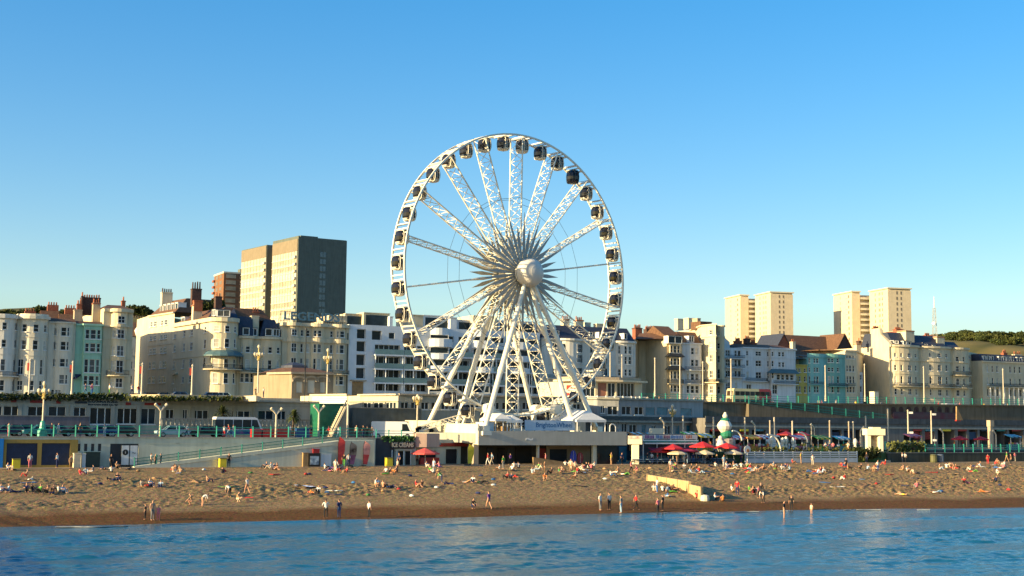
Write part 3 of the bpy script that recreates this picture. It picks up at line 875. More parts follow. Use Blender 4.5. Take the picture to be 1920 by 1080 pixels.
for ca, cb, ya, yb, dn in ((30, 240, 210, 252, 3), (84, 235, 160, 212, 4), (230, 402, 142, 252, 5), (402, 640, 132, 252, 3.2), (640, 670, 170, 252, 3.2), (830, 950, 152, 252, 3), (950, 1210, 156, 252, 4), (1200, 1260, 178, 252, 2), (1260, 1420, 200, 252, 4), (1410, 1640, 160, 300, 3), (1640, 2010, 205, 252, 4)):
    p = h.fac.P(min(max(h.fac.s_at(h.X((ca + cb) / 2)), 0), h.fac.L)) + Vector((NO.x, NO.y)) * dn
    Yd = p.y; d0, d1 = ray(h.X(ca), h.Y(ya)), ray(h.X(cb), h.Y(ya))
    a = Vector((d0.x / d0.y * Yd, Yd)); b = Vector((d1.x / d1.y * Yd, Yd)); zt = H + d0.z / d0.y * Yd
    m = MB(); Lg = (b - a).length / .93; m.obox((a.x, a.y), EA, Lg, 8, h.top - .3, zt); m.obox((a.x + .2 * EA.y, a.y - .2 * EA.x), EA, Lg + .1, 8.4, zt + .002, zt + .18)
    PH = m.build('penthouse', M_cream if ca < 420 or ca in (830, 1410) else M_modern, h.T, h.base)
    if ca in (230, 402, 950, 1260, 1640):
        m = MB(); m.obox((a.x + EA.x * .5 + .05 * EA.y, a.y + EA.y * .5 - .05 * EA.x), EA, Lg - 1, .1, h.top + .2, zt - .35); g = m.build('window', M_glass, PH, h.base)
m = MB(); s = h.fac.s_at(h.X(348)); band(m, h.fac, s - 1.2, s + 1.2, 12.5, h.zc(772), .12); m.build('door', M_wood, h.T, h.base)
m = MB(); band(m, h.fac, s - 1.7, s + 1.7, h.zc(766), h.zc(756), .8); m.build('door_canopy', M_beige, h.T, h.base)

# ---- white hotel with slate mansard right of the wheel
h = House('mansard_hotel', 'large white hotel with a dark slate mansard seen through the right side of the wheel', C5, [-20, 60, ('b', 150, 330, 1.6), 410, ('b', 450, 560, 1.4), 640, ('b', 660, 820, 1.2), 842], 378, M_whitew,
          [([(425, 500), (522, 595), (640, 705)], [(80, 120), (165, 200), (300, 352), (425, 450), (540, 580), (680, 704), (742, 766), (780, 806)])],
          cornice=[(378, 396, .5), (608, 614, .12)], balc=[(10, 840, 712, 740, 1.1)], ref=500, depth=14)
h.mansard(252, inset=2.2, m=M_slate, side=1.0)
for a, b in ((120, 150), (430, 460), (518, 546), (590, 616), (750, 780)): h.dormer(a, b, 305, 362, out=-.6)
h.chimney(180, 240, 185, 300, 4, 1.4, M_cream, 3, cap=M_brick); h.chimney(302, 370, 192, 290, 4, 1.4, M_cream, 4, cap=M_pot); h.chimney(486, 560, 228, 290, 5, 1.5, M_cream, 0)
h.chimney(376, 436, 216, 260, 6, 1.5, M_pale, 0)
h = House('gable_house', 'house whose plain shaded cream side wall shows small windows right of the white hotel', C5, [(842, 6), (934, 22), (1096, 2), 1128], 398, M_cream,
          [([(462, 505), (556, 610), (694, 745)], [(900, 924), (988, 1006)]), ([(690, 745)], [(1100, 1114)])], ref=1000, depth=9)
m = MB(); a = h.fac.P(h.fac.s_at(h.X(936))); b = h.fac.P(h.fac.s_at(h.X(1098)))
h.chimney(936, 1094, 318, 400, 1.5, 1.0, M_cream, 0); h.hip(335, m=M_tile)
h.chimney(842, 912, 266, 345, 6, 1.5, M_brick, 5, cap=M_dbrick); h.chimney(945, 1022, 278, 330, 7, 1.5, M_dbrick, 6)
h = House('bay_house', 'narrow cream house with stacked bays, two dark canopies and a brown gabled roof', C5, [1130, 1150, (1162, -1.2), (1252, -1.2), (1264, 0), 1272], 362, M_cream,
          [([(432, 500), (548, 612), (665, 740), (795, 860)], [(1168, 1186), (1196, 1222), (1230, 1250)])], cornice=[(362, 372, .3)], balc=[(1140, 1270, 742, 782, .7)], ref=1210)
h.hip(236, m=M_tile)
h.dormer(1150, 1252, 345, 415, out=.9, roofm=M_tile)
for cy in (505, 625):
    m = MB(); a, b = h.fac.s_at(h.X(1150)), h.fac.s_at(h.X(1266)); 
    cs = h.fac.cuts(a, b); zt, zb = h.zc(cy - 6), h.zc(cy + 26); vs = []; fs = []
    for x in cs: vs += [(*h.fac.P(x, .02), zt), (*h.fac.P(x, 1.0), zb), (*h.fac.P(x, 1.0), zb - .12), (*h.fac.P(x, .02), zb - .12)]
    for i in range(len(cs) - 1):
        for e in range(4): fs.append((i*4+e, i*4+(e+1) % 4, i*4+4+(e+1) % 4, i*4+4+e))
    m.add(vs, fs + [(3, 2, 1, 0)]); m.build('canopy', M_iron, h.T, h.base)
h = House('blue_white_house', 'narrow bluish white house with a brown roof, dormer and two blue balconies', C5, [1274, 1300, (1345, -.8), (1440, -.8), 1452], 408, M_blue,
          [([(452, 515), (560, 622)], [(1355, 1384), (1394, 1422)]), ([(690, 752), (800, 870)], [(1310, 1336), (1352, 1384), (1394, 1424)])],
          cornice=[(408, 420, .3)], balc=[(1300, 1450, 628, 656, .9), (1300, 1450, 745, 782, .9)], ref=1370)
h.mansard(300, inset=2.6, m=M_tile); h.dormer(1342, 1392, 340, 402, out=-.4)
h = House('turret_hotel', 'tall sunlit cream hotel with a round corner turret and wrought balcony', C5, [(1300, 26), (1452, 1), (1582, -5), ('b', 1588, 1650, 1.6), 1656], 232, M_cream,
          [([(286, 330), (398, 450), (514, 582), (660, 730), (800, 870)], [(1522, 1552)]), ([(286, 330), (398, 450), (514, 582), (640, 730), (800, 870)], [(1594, 1618)])],
          cornice=[(232, 244, .3), (335, 350, .2), (480, 488, .15)], balc=[(1490, 1652, 742, 768, 1.0)], ref=1560, depth=10)
h.chimney(1232, 1300, 182, 245, 8, 1.6, M_cream, 0); h.chimney(1330, 1412, 176, 235, 6, 2.2, M_cream, 0); h.chimney(1412, 1446, 178, 232, 6, 2.2, M_beige, 0)
h.chimney(1440, 1560, 208, 235, 7, 4, M_tile, 0)

h = House('balcony_house', 'house with three dark brown balcony decks beside the turret hotel', C6, [245, 395], 572, M_blue,
          [([(590, 640), (665, 720), (755, 810), (850, 920)], [(335, 355), (262, 300)]), ([(590, 640), (665, 720), (755, 810)], [(362, 386)], 'dark')],
          balc=[(248, 392, 640, 655, 1.4), (248, 392, 718, 732, 1.4), (248, 392, 790, 806, 1.4)], ref=320)
g = MB(); a = h.fac.P(0.1, -2); b = h.fac.P(h.fac.s_at(h.X(338)), -2); zt, zm, zb = h.zc(452), h.zc(520), h.zc(575); n2 = Vector((NO.x, NO.y)) * 6; mid = a.lerp(b, .1)
g.add([(*a, zb), (*b, zb), (*b, zm), (*mid, zt), (*a, zt), (*(a + n2), zb), (*(b + n2), zb), (*(b + n2), zm), (*(mid + n2), zt), (*(a + n2), zt)],
      [(0, 1, 2, 3, 4), (9, 8, 7, 6, 5), (2, 7, 8, 3), (3, 8, 9, 4), (1, 6, 7, 2), (4, 9, 5, 0)]); g.build('gable', M_blue, h.T, h.base)
h = House('white_terrace', 'bluish white terrace with a canopied glazed bay behind the double-decker bus', C6, [397, 620, (634, -1.5), (822, -1.5), (830, 0)], 572, M_blue,
          [([(602, 640), (676, 724), (770, 820)], [(430, 448), (506, 552), (600, 615), (636, 654)]), ([(602, 640), (685, 726)], [(690, 712), (720, 740)]),
           ([(784, 830)], [(646, 668), (676, 705), (712, 738), (748, 775), (785, 812)]), ([(870, 945)], [(640, 680), (430, 470)])],
          cornice=[(572, 584, .35), (650, 656, .1)], balc=[(405, 620, 822, 842, 1.0), (634, 824, 838, 860, .9)], ref=600)
m = MB(); a, b = h.fac.s_at(h.X(632)), h.fac.s_at(h.X(824)); cs = h.fac.cuts(a, b); zt, zb = h.zc(742), h.zc(774); vs = []; fs = []
for x in cs: vs += [(*h.fac.P(x, .02), zt), (*h.fac.P(x, 1.2), zb), (*h.fac.P(x, 1.2), zb - .12), (*h.fac.P(x, .02), zb - .12)]
for i in range(len(cs) - 1):
    for e in range(4): fs.append((i*4+e, i*4+(e+1) % 4, i*4+4+(e+1) % 4, i*4+4+e))
m.add(vs, fs + [(3, 2, 1, 0)]); m.build('canopy', M_canopy, h.T, h.base)
h.mansard(535, inset=5, back=5, m=M_tile, side=2); h.chimney(430, 468, 495, 560, 5, 1.3, M_dbrick, 3); h.chimney(355, 400, 512, 560, 6, 1.6, M_brick, 4); h.chimney(478, 520, 528, 560, 6, 1.3, M_brick, 4)
M_yel = stucco('yellow_stucco', (0.50, 0.40, 0.10)); M_turq = stucco('turquoise_stucco', (0.22, 0.47, 0.44)); M_grn = stucco('green_stucco', (0.20, 0.42, 0.36))
h = House('yellow_house', 'small yellow house between the white terrace and the turquoise one', C6, [(792, 0), 922], 706, M_yel,
          [([(735, 768), (800, 845), (880, 935)], [(832, 846), (852, 870), (896, 914)])], cornice=[(706, 714, .3)], ref=860)
h.chimney(800, 920, 635, 712, 3.5, 5, M_cream, 0); h.chimney(805, 832, 520, 660, 6, 1.2, M_cream, 2); h.mansard(620, cy_bot=660, inset=5, back=5, m=M_tile)
h = House('turquoise_house', 'turquoise house with white windows and balcony left of the green one', C6, [924, ('b', 935, 1062, .9), 1076], 650, M_turq,
          [([(655, 695), (730, 768), (800, 860), (880, 935)], [(932, 946), (976, 992), (998, 1016)])], cornice=[(618, 650, .2)], balc=[(945, 1040, 850, 868, .9)], ref=1000)
h.hip(618, m=M_tile)
h = House('green_house', 'sea green house between the turquoise house and the lit cream one', C6, [1078, ('b', 1086, 1222, .8), 1230], 650, M_grn,
          [([(655, 690), (730, 765), (800, 858), (885, 935)], [(1088, 1112), (1120, 1138), (1164, 1182)])], cornice=[(620, 650, .2)], balc=[(1085, 1225, 858, 882, .9)], ref=1150)
h.hip(618, m=M_tile)
h = House('cream_end_house', 'lit cream end house with tan side wall left of the big gabled terrace', C6, [1232, 1322, (1378, 13)], 592, M_cream,
          [([(632, 660), (712, 765), (800, 858), (885, 935)], [(1242, 1256), (1264, 1282), (1292, 1306)])], cornice=[(590, 602, .25)], balc=[(1232, 1295, 858, 882, .9)], ref=1290)
h.mansard(584, inset=4, back=4, m=M_tile); h.chimney(1322, 1366, 535, 590, 4, 1.2, M_cream, 0, cap=M_brick); h.chimney(1340, 1366, 512, 538, 4, 1, M_dbrick, 1)
h = House('link_house', 'low pale house squeezed against the lit gable of the big terrace', C6, [1316, 1372], 768, M_blue, [([(790, 830), (880, 930)], [(1322, 1340), (1348, 1364)])], ref=1345, k=294)

# ---- the big gabled terrace at the right
h = House('gabled_terrace', 'big cream terrace with a sunlit west gable, bows, long iron balcony and slate roof', C7,
          [(242, 15), (468, 0), 482, ('b', 486, 700, 1.7), 706, ('b', 712, 960, 1.8), 966, ('b', 972, 1095, 1.4), 1112], 560, M_cream,
          [([(622, 655), (716, 762), (806, 865), (905, 955)], [(504, 524), (556, 574), (616, 644), (674, 688)]),
           ([(612, 645), (704, 756), (800, 862), (905, 958)], [(790, 806), (858, 886), (922, 938)]), ([(630, 670), (708, 752), (812, 866), (905, 955)], [(1004, 1032), (1062, 1078)])],
          cornice=[(556, 572, .45, 470, 1112), (670, 682, .25, 470, 1112), (786, 790, .12, 470, 1112)], balc=[(482, 1105, 860, 886, 1.2), (968, 1105, 752, 782, 1.0)], ref=760, depth=14)
fac = h.fac
a, b = fac.P(0), fac.P(fac.s_at(h.X(468))); ax = (b - a)
g = MB(); zb = h.top - .02
prof = [(0, 560), (.05, 548), (.1, 530), (.3, 490), (.40, 415), (.66, 415), (.70, 465), (1.0, 545), (1.0, 570)]
front = [(a.x + ax.x * t, a.y + ax.y * t, max(zb, h.zc(cy))) for t, cy in prof]
nb = Vector((ax.y, -ax.x)).normalized() * -.9
back = [(x + nb.x, y + nb.y, z) for x, y, z in front]
N = len(front)
g.add(front + back, [tuple(range(N)), tuple(range(2 * N - 1, N - 1, -1))] + [(i, (i + 1) % N, N + (i + 1) % N, N + i) for i in range(N)])
g.build('gable', M_cream, h.T, h.base)
h.chimney(338, 396, 408, 420, 7, .8, M_brick, 5, poth=.5)
h.mansard(452, inset=2.6, m=M_slate, ca=506, cb=690); h.mansard(466, inset=2.6, m=M_slate, ca=690, cb=930); h.mansard(508, inset=2.2, m=M_slate, ca=930, cb=1045)
for a_, b_, t_, u_ in ((474, 502, 520, 548), (520, 550, 522, 548), (596, 622, 522, 552), (634, 660, 526, 554), (706, 738, 528, 560), (764, 792, 538, 566), (830, 856, 545, 585), (890, 916, 555, 585), (976, 1032, 550, 585)): h.dormer(a_, b_, t_, u_, out=-.6)
h.chimney(598, 684, 428, 560, 1.2, 7, M_cream, 6, cap=M_pot, poth=.6); h.chimney(520, 580, 418, 470, 6, 1.2, M_brick, 5, poth=.6); h.chimney(850, 928, 478, 580, 1.2, 7, M_cream, 6, cap=M_pot, poth=.6); h.chimney(760, 810, 466, 500, 7, 1, M_brick, 4, poth=.6)
h = House('plain_side_house', 'plain cream side wall between the big gabled terrace and the last terrace', C7, [(1106, 2), (1222, 12)], 616, M_cream, [([(645, 670), (735, 790), (812, 860)], [(1100, 1124)])], ref=1170, depth=8)
h = House('end_terrace', 'cream terrace at the far right with dark mansard, square dormers and a porch colonnade', C7, [1222, 1500, 1720], 682, M_cream,
          [([(718, 772), (816, 872)], [(1254, 1268), (1294, 1308), (1332, 1346), (1438, 1452), (1474, 1488), (1514, 1530), (1570, 1585), (1610, 1625)]), ([(905, 965)], [(1254, 1268), (1294, 1308), (1332, 1346), (1438, 1452), (1474, 1488), (1514, 1530)], 'dark')],
          cornice=[(682, 694, .4), (795, 799, .1)], balc=[(1252, 1700, 862, 888, 1.1)], ref=1400, depth=12)
h.mansard(626, inset=1.2, m=M_slate)
for x in (1246, 1276, 1310, 1372, 1410, 1436, 1472, 1520, 1560): h.dormer(x - 11, x + 11, 640, 680, out=-.3)
h.chimney(1480, 1560, 622, 680, 5, 1, M_cream, 4); h.chimney(1390, 1430, 610, 640, 5, 1, M_brick, 3)
m = MB()
for x in range(1256, 1700, 38):
    p = h.fac.P(h.fac.s_at(h.X(x)), .95); m.tube((*p, 12.5), (*p, h.zc(894)), .13, n=7)
m.build('porch_columns', M_white, h.T, h.base)
# terraces further west, just outside the frame, whose shadow falls across the row
h = House('west_terrace', 'long white terrace continuing the seafront to the west', C1, [-420, -300, -152], 330, M_whitew, [(R4, [(-390, -360), (-330, -300), (-260, -230), (-200, -170)])], ref=-280)

# ---- brown roofed hall behind the right terrace
def gable_roof(name, label, p0, p1, wid, z0, ze, zr, wallm, roofm, cat='hall', group=None, rise_over=.3):
    """ridge from p0 to p1"""
    p0 = Vector((p0[0], p0[1], 0)); p1 = Vector((p1[0], p1[1], 0)); d = (p1 - p0).normalized(); n = Vector((-d.y, d.x, 0)) * wid / 2
    T = thing(name, (p0.x, p0.y, z0), label, cat, group); b = (p0.x, p0.y, z0)
    m = MB(); q = [p0 - n, p1 - n, p1 + n, p0 + n]
    vs = [(*v.xy, z0) for v in q] + [(*v.xy, ze) for v in q] + [(*p0.xy, zr - .05), (*p1.xy, zr - .05)]
    m.add(vs, [(0, 1, 5, 4), (2, 3, 7, 6), (1, 2, 6, 9, 5), (3, 0, 4, 8, 7)]); m.build('wall', wallm, T, b)
    m = MB(); o = d * rise_over; n2 = n * 1.06; zz = ze - (zr - ze) * .06
    for s in (-1, 1):
        A, B = p0 - o, p1 + o
        e0, e1 = A + n2 * s, B + n2 * s
        vs = [(*A.xy, zr), (*B.xy, zr), (*e1.xy, zz), (*e0.xy, zz), (*A.xy, zr + .2), (*B.xy, zr + .2), (*e1.xy, zz + .2), (*e0.xy, zz + .2)]
        m.add(vs, [(0, 1, 2, 3), (7, 6, 5, 4), (0, 4, 5, 1), (1, 5, 6, 2), (2, 6, 7, 3), (3, 7, 4, 0)])
    m.build('roof', roofm, T, b)
    return T, b
def X6(c): return 1300 + c / 4.319
def Y6(c): return 520 + c / 4.319
p0 = at(X6(735), Y6(470), 345); p1 = at(X6(1205), Y6(460), 345); zr = p0.z
T, b = gable_roof('brick_hall', 'long brown roofed brick hall rising behind the coloured houses', p0, p1, 13, 12.5, zr - 7, zr, M_brick, M_tile)
p0 = at(X6(1195), Y6(462), 338); p1 = p0 + NO * 9; m = MB()
T2, b2 = gable_roof('timbered_gable', 'dark timbered gable end right of the long brown roof', p0 - NO * 1.5, p1, 9.5, 12.5, zr - 6.5, p0.z, M_dbrick, M_tile)
p0 = at(X6(712), Y6(462), 336)
gable_roof('brick_gable', 'red brick gable at the left end of the brown roofed hall', p0 - NO * 1.0, p0 + NO * 9, 7.5, 12.5, p0.z - 5.5, p0.z, M_brick, M_slate)

# ---- small roofs behind the left terrace
for px0, px1, py, kk, lab in ((78, 108, 584, 318, 'reddish back house roof behind the rounded parapet house'), (112, 140, 590, 316, 'brown gabled back house roof left of the beige chimney'), (40, 62, 596, 322, 'low tiled back house roof behind the far left houses')):
    p0 = at(px0, py, kk); p1 = at(px1, py, kk)
    T, b = gable_roof('back_house', lab, p0, p1, 9, 12.5, p0.z - 3.5, p0.z, M_brick, M_tile, 'house', 'back houses with tiled roofs')
    mb = MB(); q = p0.lerp(p1, .6); mb.obox((q.x - .8, q.y), EA, 2.2, .9, p0.z - 1, p0.z + 1.5)
    c = mb.build('chimney', M_brick, T, b)
    for i in range(4):
        r = Vector((q.x - .5, q.y, 0)) + EA * i * .5 + NO * .4; pm = MB(); pm.tube((r.x, r.y, p0.z + 1.5), (r.x, r.y, p0.z + 2.1), .15, .12, 6); pm.build('pot', M_pot, c, b)
# ================================================================== towers, mast, hills far behind
def corner(px, py_top, Y): return aty(px, py_top, Y)
def dirv(a): return Vector((math.cos(rad(a)), math.sin(rad(a)), 0))
M_tcream = stucco('tower_cream_panel', (0.60, 0.50, 0.34), .06)
M_tlit = stucco('tower_white_frame', (0.58, 0.53, 0.41), .05)
M_tdark = stucco('tower_slate_cladding', (0.125, 0.145, 0.125), .15)
M_tbrown = stucco('tower_tan_panel', (0.22, 0.18, 0.125), .1)
M_tpane = mat('tower_window_glass', (0.34, 0.29, 0.20), .3, .25, .5, spec=.5, rnd=.2)
M_trail = mat('tower_spandrel', (0.48, 0.43, 0.33), .6, .1, 1.0)

# --- dark slab with gridded west face
c = corner(560, 444, 560); zt = c.z; z0 = 12
ea = dirv(31); wa = Vector((-0.60, 0.80, 0))              # south face runs ea, west face runs away along wa
def on_w(px):
    d = ray(px, 520); # crossing of the bearing with the west face line
    e = wa; den = d.x * e.y - d.y * e.x
    t = (c.x * e.y - c.y * e.x) / den
    return (Vector((d.x * t, d.y * t, 0)) - Vector((c.x, c.y, 0))).dot(wa)
def on_e(px):
    d = ray(px, 520); e = ea; den = d.x * e.y - d.y * e.x
    t = (c.x * e.y - c.y * e.x) / den
    return (Vector((d.x * t, d.y * t, 0)) - Vector((c.x, c.y, 0))).dot(ea)
L_e = on_e(649)
w1, w2, w3 = on_w(510), on_w(499), on_w(452)
T = thing('tower_block', (c.x, c.y, z0), 'dark slab tower with gridded sunlit west face and blank slate south face', 'tower')
def fr(u, v, z): # u along the west face (away), v along the south face
    p = Vector((c.x, c.y, 0)) + wa * u + ea * v; return (p.x, p.y, z)
m = MB()
def wprism(m, u0, u1, v0, v1, za, zb, mi=0):
    vs = [fr(u0, v0, za), fr(u0, v1, za), fr(u1, v1, za), fr(u1, v0, za), fr(u0, v0, zb), fr(u0, v1, zb), fr(u1, v1, zb), fr(u1, v0, zb)]
    m.add(vs, [(0,3,2,1),(4,5,6,7),(0,1,5,4),(1,2,6,5),(2,3,7,6),(3,0,4,7)], mi)
wprism(m, 0, w1, 0, L_e, z0, zt); wprism(m, w2, w3, 0, L_e, z0, zt - .4)
m.build('wall', M_tdark, T, c.xy.to_3d() + Vector((0, 0, z0)))
B = (c.x, c.y, z0)
m = MB(); wprism(m, w1 - .01, w2 + .01, 2.5, L_e - 2, z0, zt - 1.5); m.build('recess', M_tbrown, T, B)
ns = 20; top_band = 6.0; hh = 3.1
for (ua, ub, nc) in ((.9, w1 - .2, 9), (w2 + .3, w3 - .3, 8)):
    m = MB(); wprism(m, ua - .6 if ua < 2 else ua, ub, -.28, -.02, zt - top_band, zt - .8); m.build('parapet_panel', M_tbrown, T, B)
    m = MB(); wprism(m, ua, ub, -.10, -.015, z0, zt - top_band - .02); m.build('curtain_wall', M_trail, T, B)
    for i in range(ns):
        zb = zt - top_band - hh * (i + 1)
        if zb < 30: break
        m = MB(); cw = (ub - ua) / nc
        for j in range(nc):
            a = ua + cw * j
            wprism(m, a + .18, a + cw - .18, -.145, -.105, zb + 1.0, zb + hh - .12, 1 if (i * 7 + j * 3) % 3 else 2)
            wprism(m, a - .1, a + .1, -.30, -.11, zb + .01, zb + hh, 0)
        wprism(m, ua, ub, -.36, -.12, zb - .13, zb + .16, 0)
        m.build('storey_windows', [M_tlit, M_tpane, M_glass3], T, B)['kind'] = 'stuff'
m = MB()
for (ua, ub) in ((.9, w1 - .2), (w2 + .3, w3 - .3)):
    cw = (ub - ua)
    for i in range(19):
        zb = zt - top_band - hh * (i + 1)
        if zb < 30: break
        wprism(m, ua - .02, ua + 2.0, -1.1, -.37, zb + .02, zb + 1.05, 0)
m.build('end_balconies', M_tlit, T, B)['kind'] = 'stuff'
v0, v1 = on_e(599), on_e(610)
for i in range(19):
    zb = zt - 5.5 - hh * (i + 1)
    if zb < 28: break
    m = MB()
    def sprism(m, va, vb, da, db, za, zb, mi=0):
        vs = [fr(da, va, za), fr(da, vb, za), fr(db, vb, za), fr(db, va, za), fr(da, va, zb), fr(da, vb, zb), fr(db, vb, zb), fr(db, va, zb)]
        m.add(vs, [(0,3,2,1),(4,5,6,7),(0,1,5,4),(1,2,6,5),(2,3,7,6),(3,0,4,7)], mi)
    sprism(m, v0, (v0 + v1) / 2 - .1, -.08, -.01, zb + .6, zb + hh - .3); sprism(m, (v0 + v1) / 2 + .1, v1, -.08, -.01, zb + .6, zb + hh - .3)
    m.build('stair_window', mat('stair_glass', (.10, .14, .15), .2, .2, .5, spec=.7), T, B)
m = MB(); wprism(m, 0, w1, 0, .5, zt, zt + .5); wprism(m, .5, w1, 0.01, L_e, zt + .01, zt + .25); wprism(m, 6, 12, 4, 12, zt + .2, zt + 1.6); m.build('roof', M_tdark, T, B)

M_tbrick = stucco('tower_brick', (.21, .105, .055), .1); M_tdot = mat('tower_small_window', (.17, .14, .10), .4, .2, .5)
# --- brick tower behind it
def simple_tower(name, label, pxl, pxc, pxr, pyt, Y, az, mat_w, mat_s, nst, sh, z0=12, cat='tower', group=None, balc=None, roofm=None, winw=None, over=0, wcols=(), scols=()):
    c = corner(pxc, pyt, Y); e = dirv(az); wv = Vector((-e.y, e.x, 0))
    C0 = Vector((c.x, c.y, 0))
    def isx(px, v):
        d = ray(px, pyt); den = d.x * v.y - d.y * v.x; t = (c.x * v.y - c.y * v.x) / den
        return (Vector((d.x * t, d.y * t, 0)) - C0).dot(v)
    Lw, Ls = isx(pxl, wv), isx(pxr, e)
    T = thing(name, (c.x, c.y, z0), label, cat, group); B = (c.x, c.y, z0)
    def P(u, v, z): p = C0 + wv * u + e * v; return (p.x, p.y, z)
    def pr(m, u0, u1, v0, v1, za, zb, mi=0):
        vs = [P(u0, v0, za), P(u0, v1, za), P(u1, v1, za), P(u1, v0, za), P(u0, v0, zb), P(u0, v1, zb), P(u1, v1, zb), P(u1, v0, zb)]
        m.add(vs, [(0,3,2,1),(4,5,6,7),(0,1,5,4),(1,2,6,5),(2,3,7,6),(3,0,4,7)], mi)
    m = MB(); pr(m, 0, Lw, 0, Ls, z0, c.z); m.build('wall', mat_w, T, B)
    if roofm:
        m = MB(); pr(m, .25, Lw - .25, .25, Ls - .25, c.z, c.z + .9); m.build('roof_storey', M_tcream, T, B)
        m = MB(); pr(m, -over, Lw + over, -over, Ls + over, c.z + .9, c.z + 1.5); m.build('roof', roofm, T, B)
    for i in range(nst):
        zb = c.z - sh * (i + 1)
        m = MB()
        for a, b, g in wcols: pr(m, Lw * a, Lw * b, -.06, -.01, zb + .9, zb + sh - .4, g)
        for a, b, g in scols: pr(m, -.06, -.01, Ls * a, Ls * b, zb + .9, zb + sh - .4, g)
        for a, b, g in scols: pr(m, -.10, -.012, Ls * a - .05, Ls * b + .05, zb + .75, zb + .88, 1)
        if m.v: m.build('storey_windows', [M_tdot, M_trail, M_tpane], T, B)['kind'] = 'stuff'
    return T, c, pr, Lw, Ls, B
T, c2, pr, Lw, Ls, B2 = simple_tower('brick_tower', 'brown brick tower block partly behind the dark slab tower', 402, 420, 470, 512, 640, 27, M_tbrick, M_tbrick, 9, 3.0,
             wcols=((.2, .42, 0), (.6, .8, 0)), scols=((.08, .45, 2), (.6, .78, 0)))
m = MB(); pr(m, -.2, Lw + .2, -.2, Ls + .2, c2.z, c2.z + .8); m.build('roof', M_tlit, T, B2)
m = MB(); pr(m, 3, 8, 9, 18, c2.z + .8, c2.z + 3); m.build('plant_room', M_tdark, T, B2)
m = MB(); 
for i in range(9):
    zb = c2.z - 3 * (i + 1); pr(m, Lw * .88, Lw + .9, -.9, -.02, zb, zb + 1.0)
m.build('balconies', M_brick, T, B2)

# --- the two pale towers to the right, each a pair of blocks joined by balconies
def pale_pair(Xf, pts, pyts, Y, nst, sh, label):
    l0, c0, r0, l1, c1, r1 = [Xf(x) for x in pts]
    az = 14
    w_c = ((.16, .22, 0), (.30, .34, 0), (.7, .74, 0)); s_c = ((.36, .42, 0), (.54, .60, 0))
    g = 'pale twin tower blocks on the right'
    T, c, pr, Lw, Ls, B = simple_tower('twin_tower', label, l1, c1, r1, pyts[1], Y, az, M_tcream, M_tcream, nst, sh, cat='tower', group=g, roofm=M_tlit, over=.5, wcols=((.28, .32, 0), (.40, .50, 2), (.66, .70, 0)), scols=s_c)
    # second block, set back
    cc = corner(c0, pyts[0], Y + 18); e = dirv(az); wv = Vector((-e.y, e.x, 0)); C0 = Vector((cc.x, cc.y, 0))
    def isx(px, v):
        d = ray(px, 560); den = d.x * v.y - d.y * v.x; t = (cc.x * v.y - cc.y * v.x) / den
        return (Vector((d.x * t, d.y * t, 0)) - C0).dot(v)
    Lw2, Ls2, Ls3 = isx(l0, wv), isx(r0, e), isx(l1, e)
    def P(u, v, z): p = C0 + wv * u + e * v; return (p.x, p.y, z)
    def pr2(m, u0, u1, v0, v1, za, zb, mi=0):
        vs = [P(u0, v0, za), P(u0, v1, za), P(u1, v1, za), P(u1, v0, za), P(u0, v0, zb), P(u0, v1, zb), P(u1, v1, zb), P(u1, v0, zb)]
        m.add(vs, [(0,3,2,1),(4,5,6,7),(0,1,5,4),(1,2,6,5),(2,3,7,6),(3,0,4,7)], mi)
    m = MB(); pr2(m, 0, Lw2, 0, Ls2, 12, cc.z); m.build('rear_wall', M_tcream, T, B)
    m = MB(); pr2(m, .25, Lw2 - .25, .25, Ls2, cc.z, cc.z + .9); m.build('roof_storey', M_tcream, T, B)
    m = MB(); pr2(m, -.5, Lw2 + .5, -.5, Ls2 + .4, cc.z + .9, cc.z + 1.5); m.build('roof', M_tlit, T, B)
    m = MB(); pr2(m, 1.6, Lw2, Ls2 + .02, Ls3 + 6, 12, cc.z - .5); m.build('link_wall', M_tcream, T, B)
    for i in range(nst):
        zb = cc.z - sh * (i + 1)
        m = MB(); pr2(m, .1, 1.58, Ls2 + .01, Ls3 + 3, zb, zb + 1.15); m.build('balcony', M_tlit, T, B)
        m = MB(); pr2(m, Lw2 * .14, Lw2 * .20, -.06, -.01, zb + .8, zb + sh - .5, 0); pr2(m, Lw2 * .24, Lw2 * .34, -.05, -.01, zb + .5, zb + .8, 2); pr2(m, Lw2 * .6, Lw2 * .64, -.06, -.01, zb + .9, zb + sh - .6, 2)
        m.build('storey_windows', [M_tdot, M_trail, M_tpane], T, B)['kind'] = 'stuff'
pale_pair(X6, (257, 380, 446, 500, 625, 806), (Y6(160), Y6(136)), 700, 12, 2.75, 'pale cream twin tower nearest the wheel, left of the brown roofed hall')
X7 = lambda c: 1560 + c / 4.319
Y7 = lambda c: 520 + c / 4.319
pale_pair(X7, (12, 160, 226, 302, 452, 638), (Y7(132), Y7(104)), 690, 12, 2.9, 'pale cream twin tower furthest right, behind the gabled terrace')

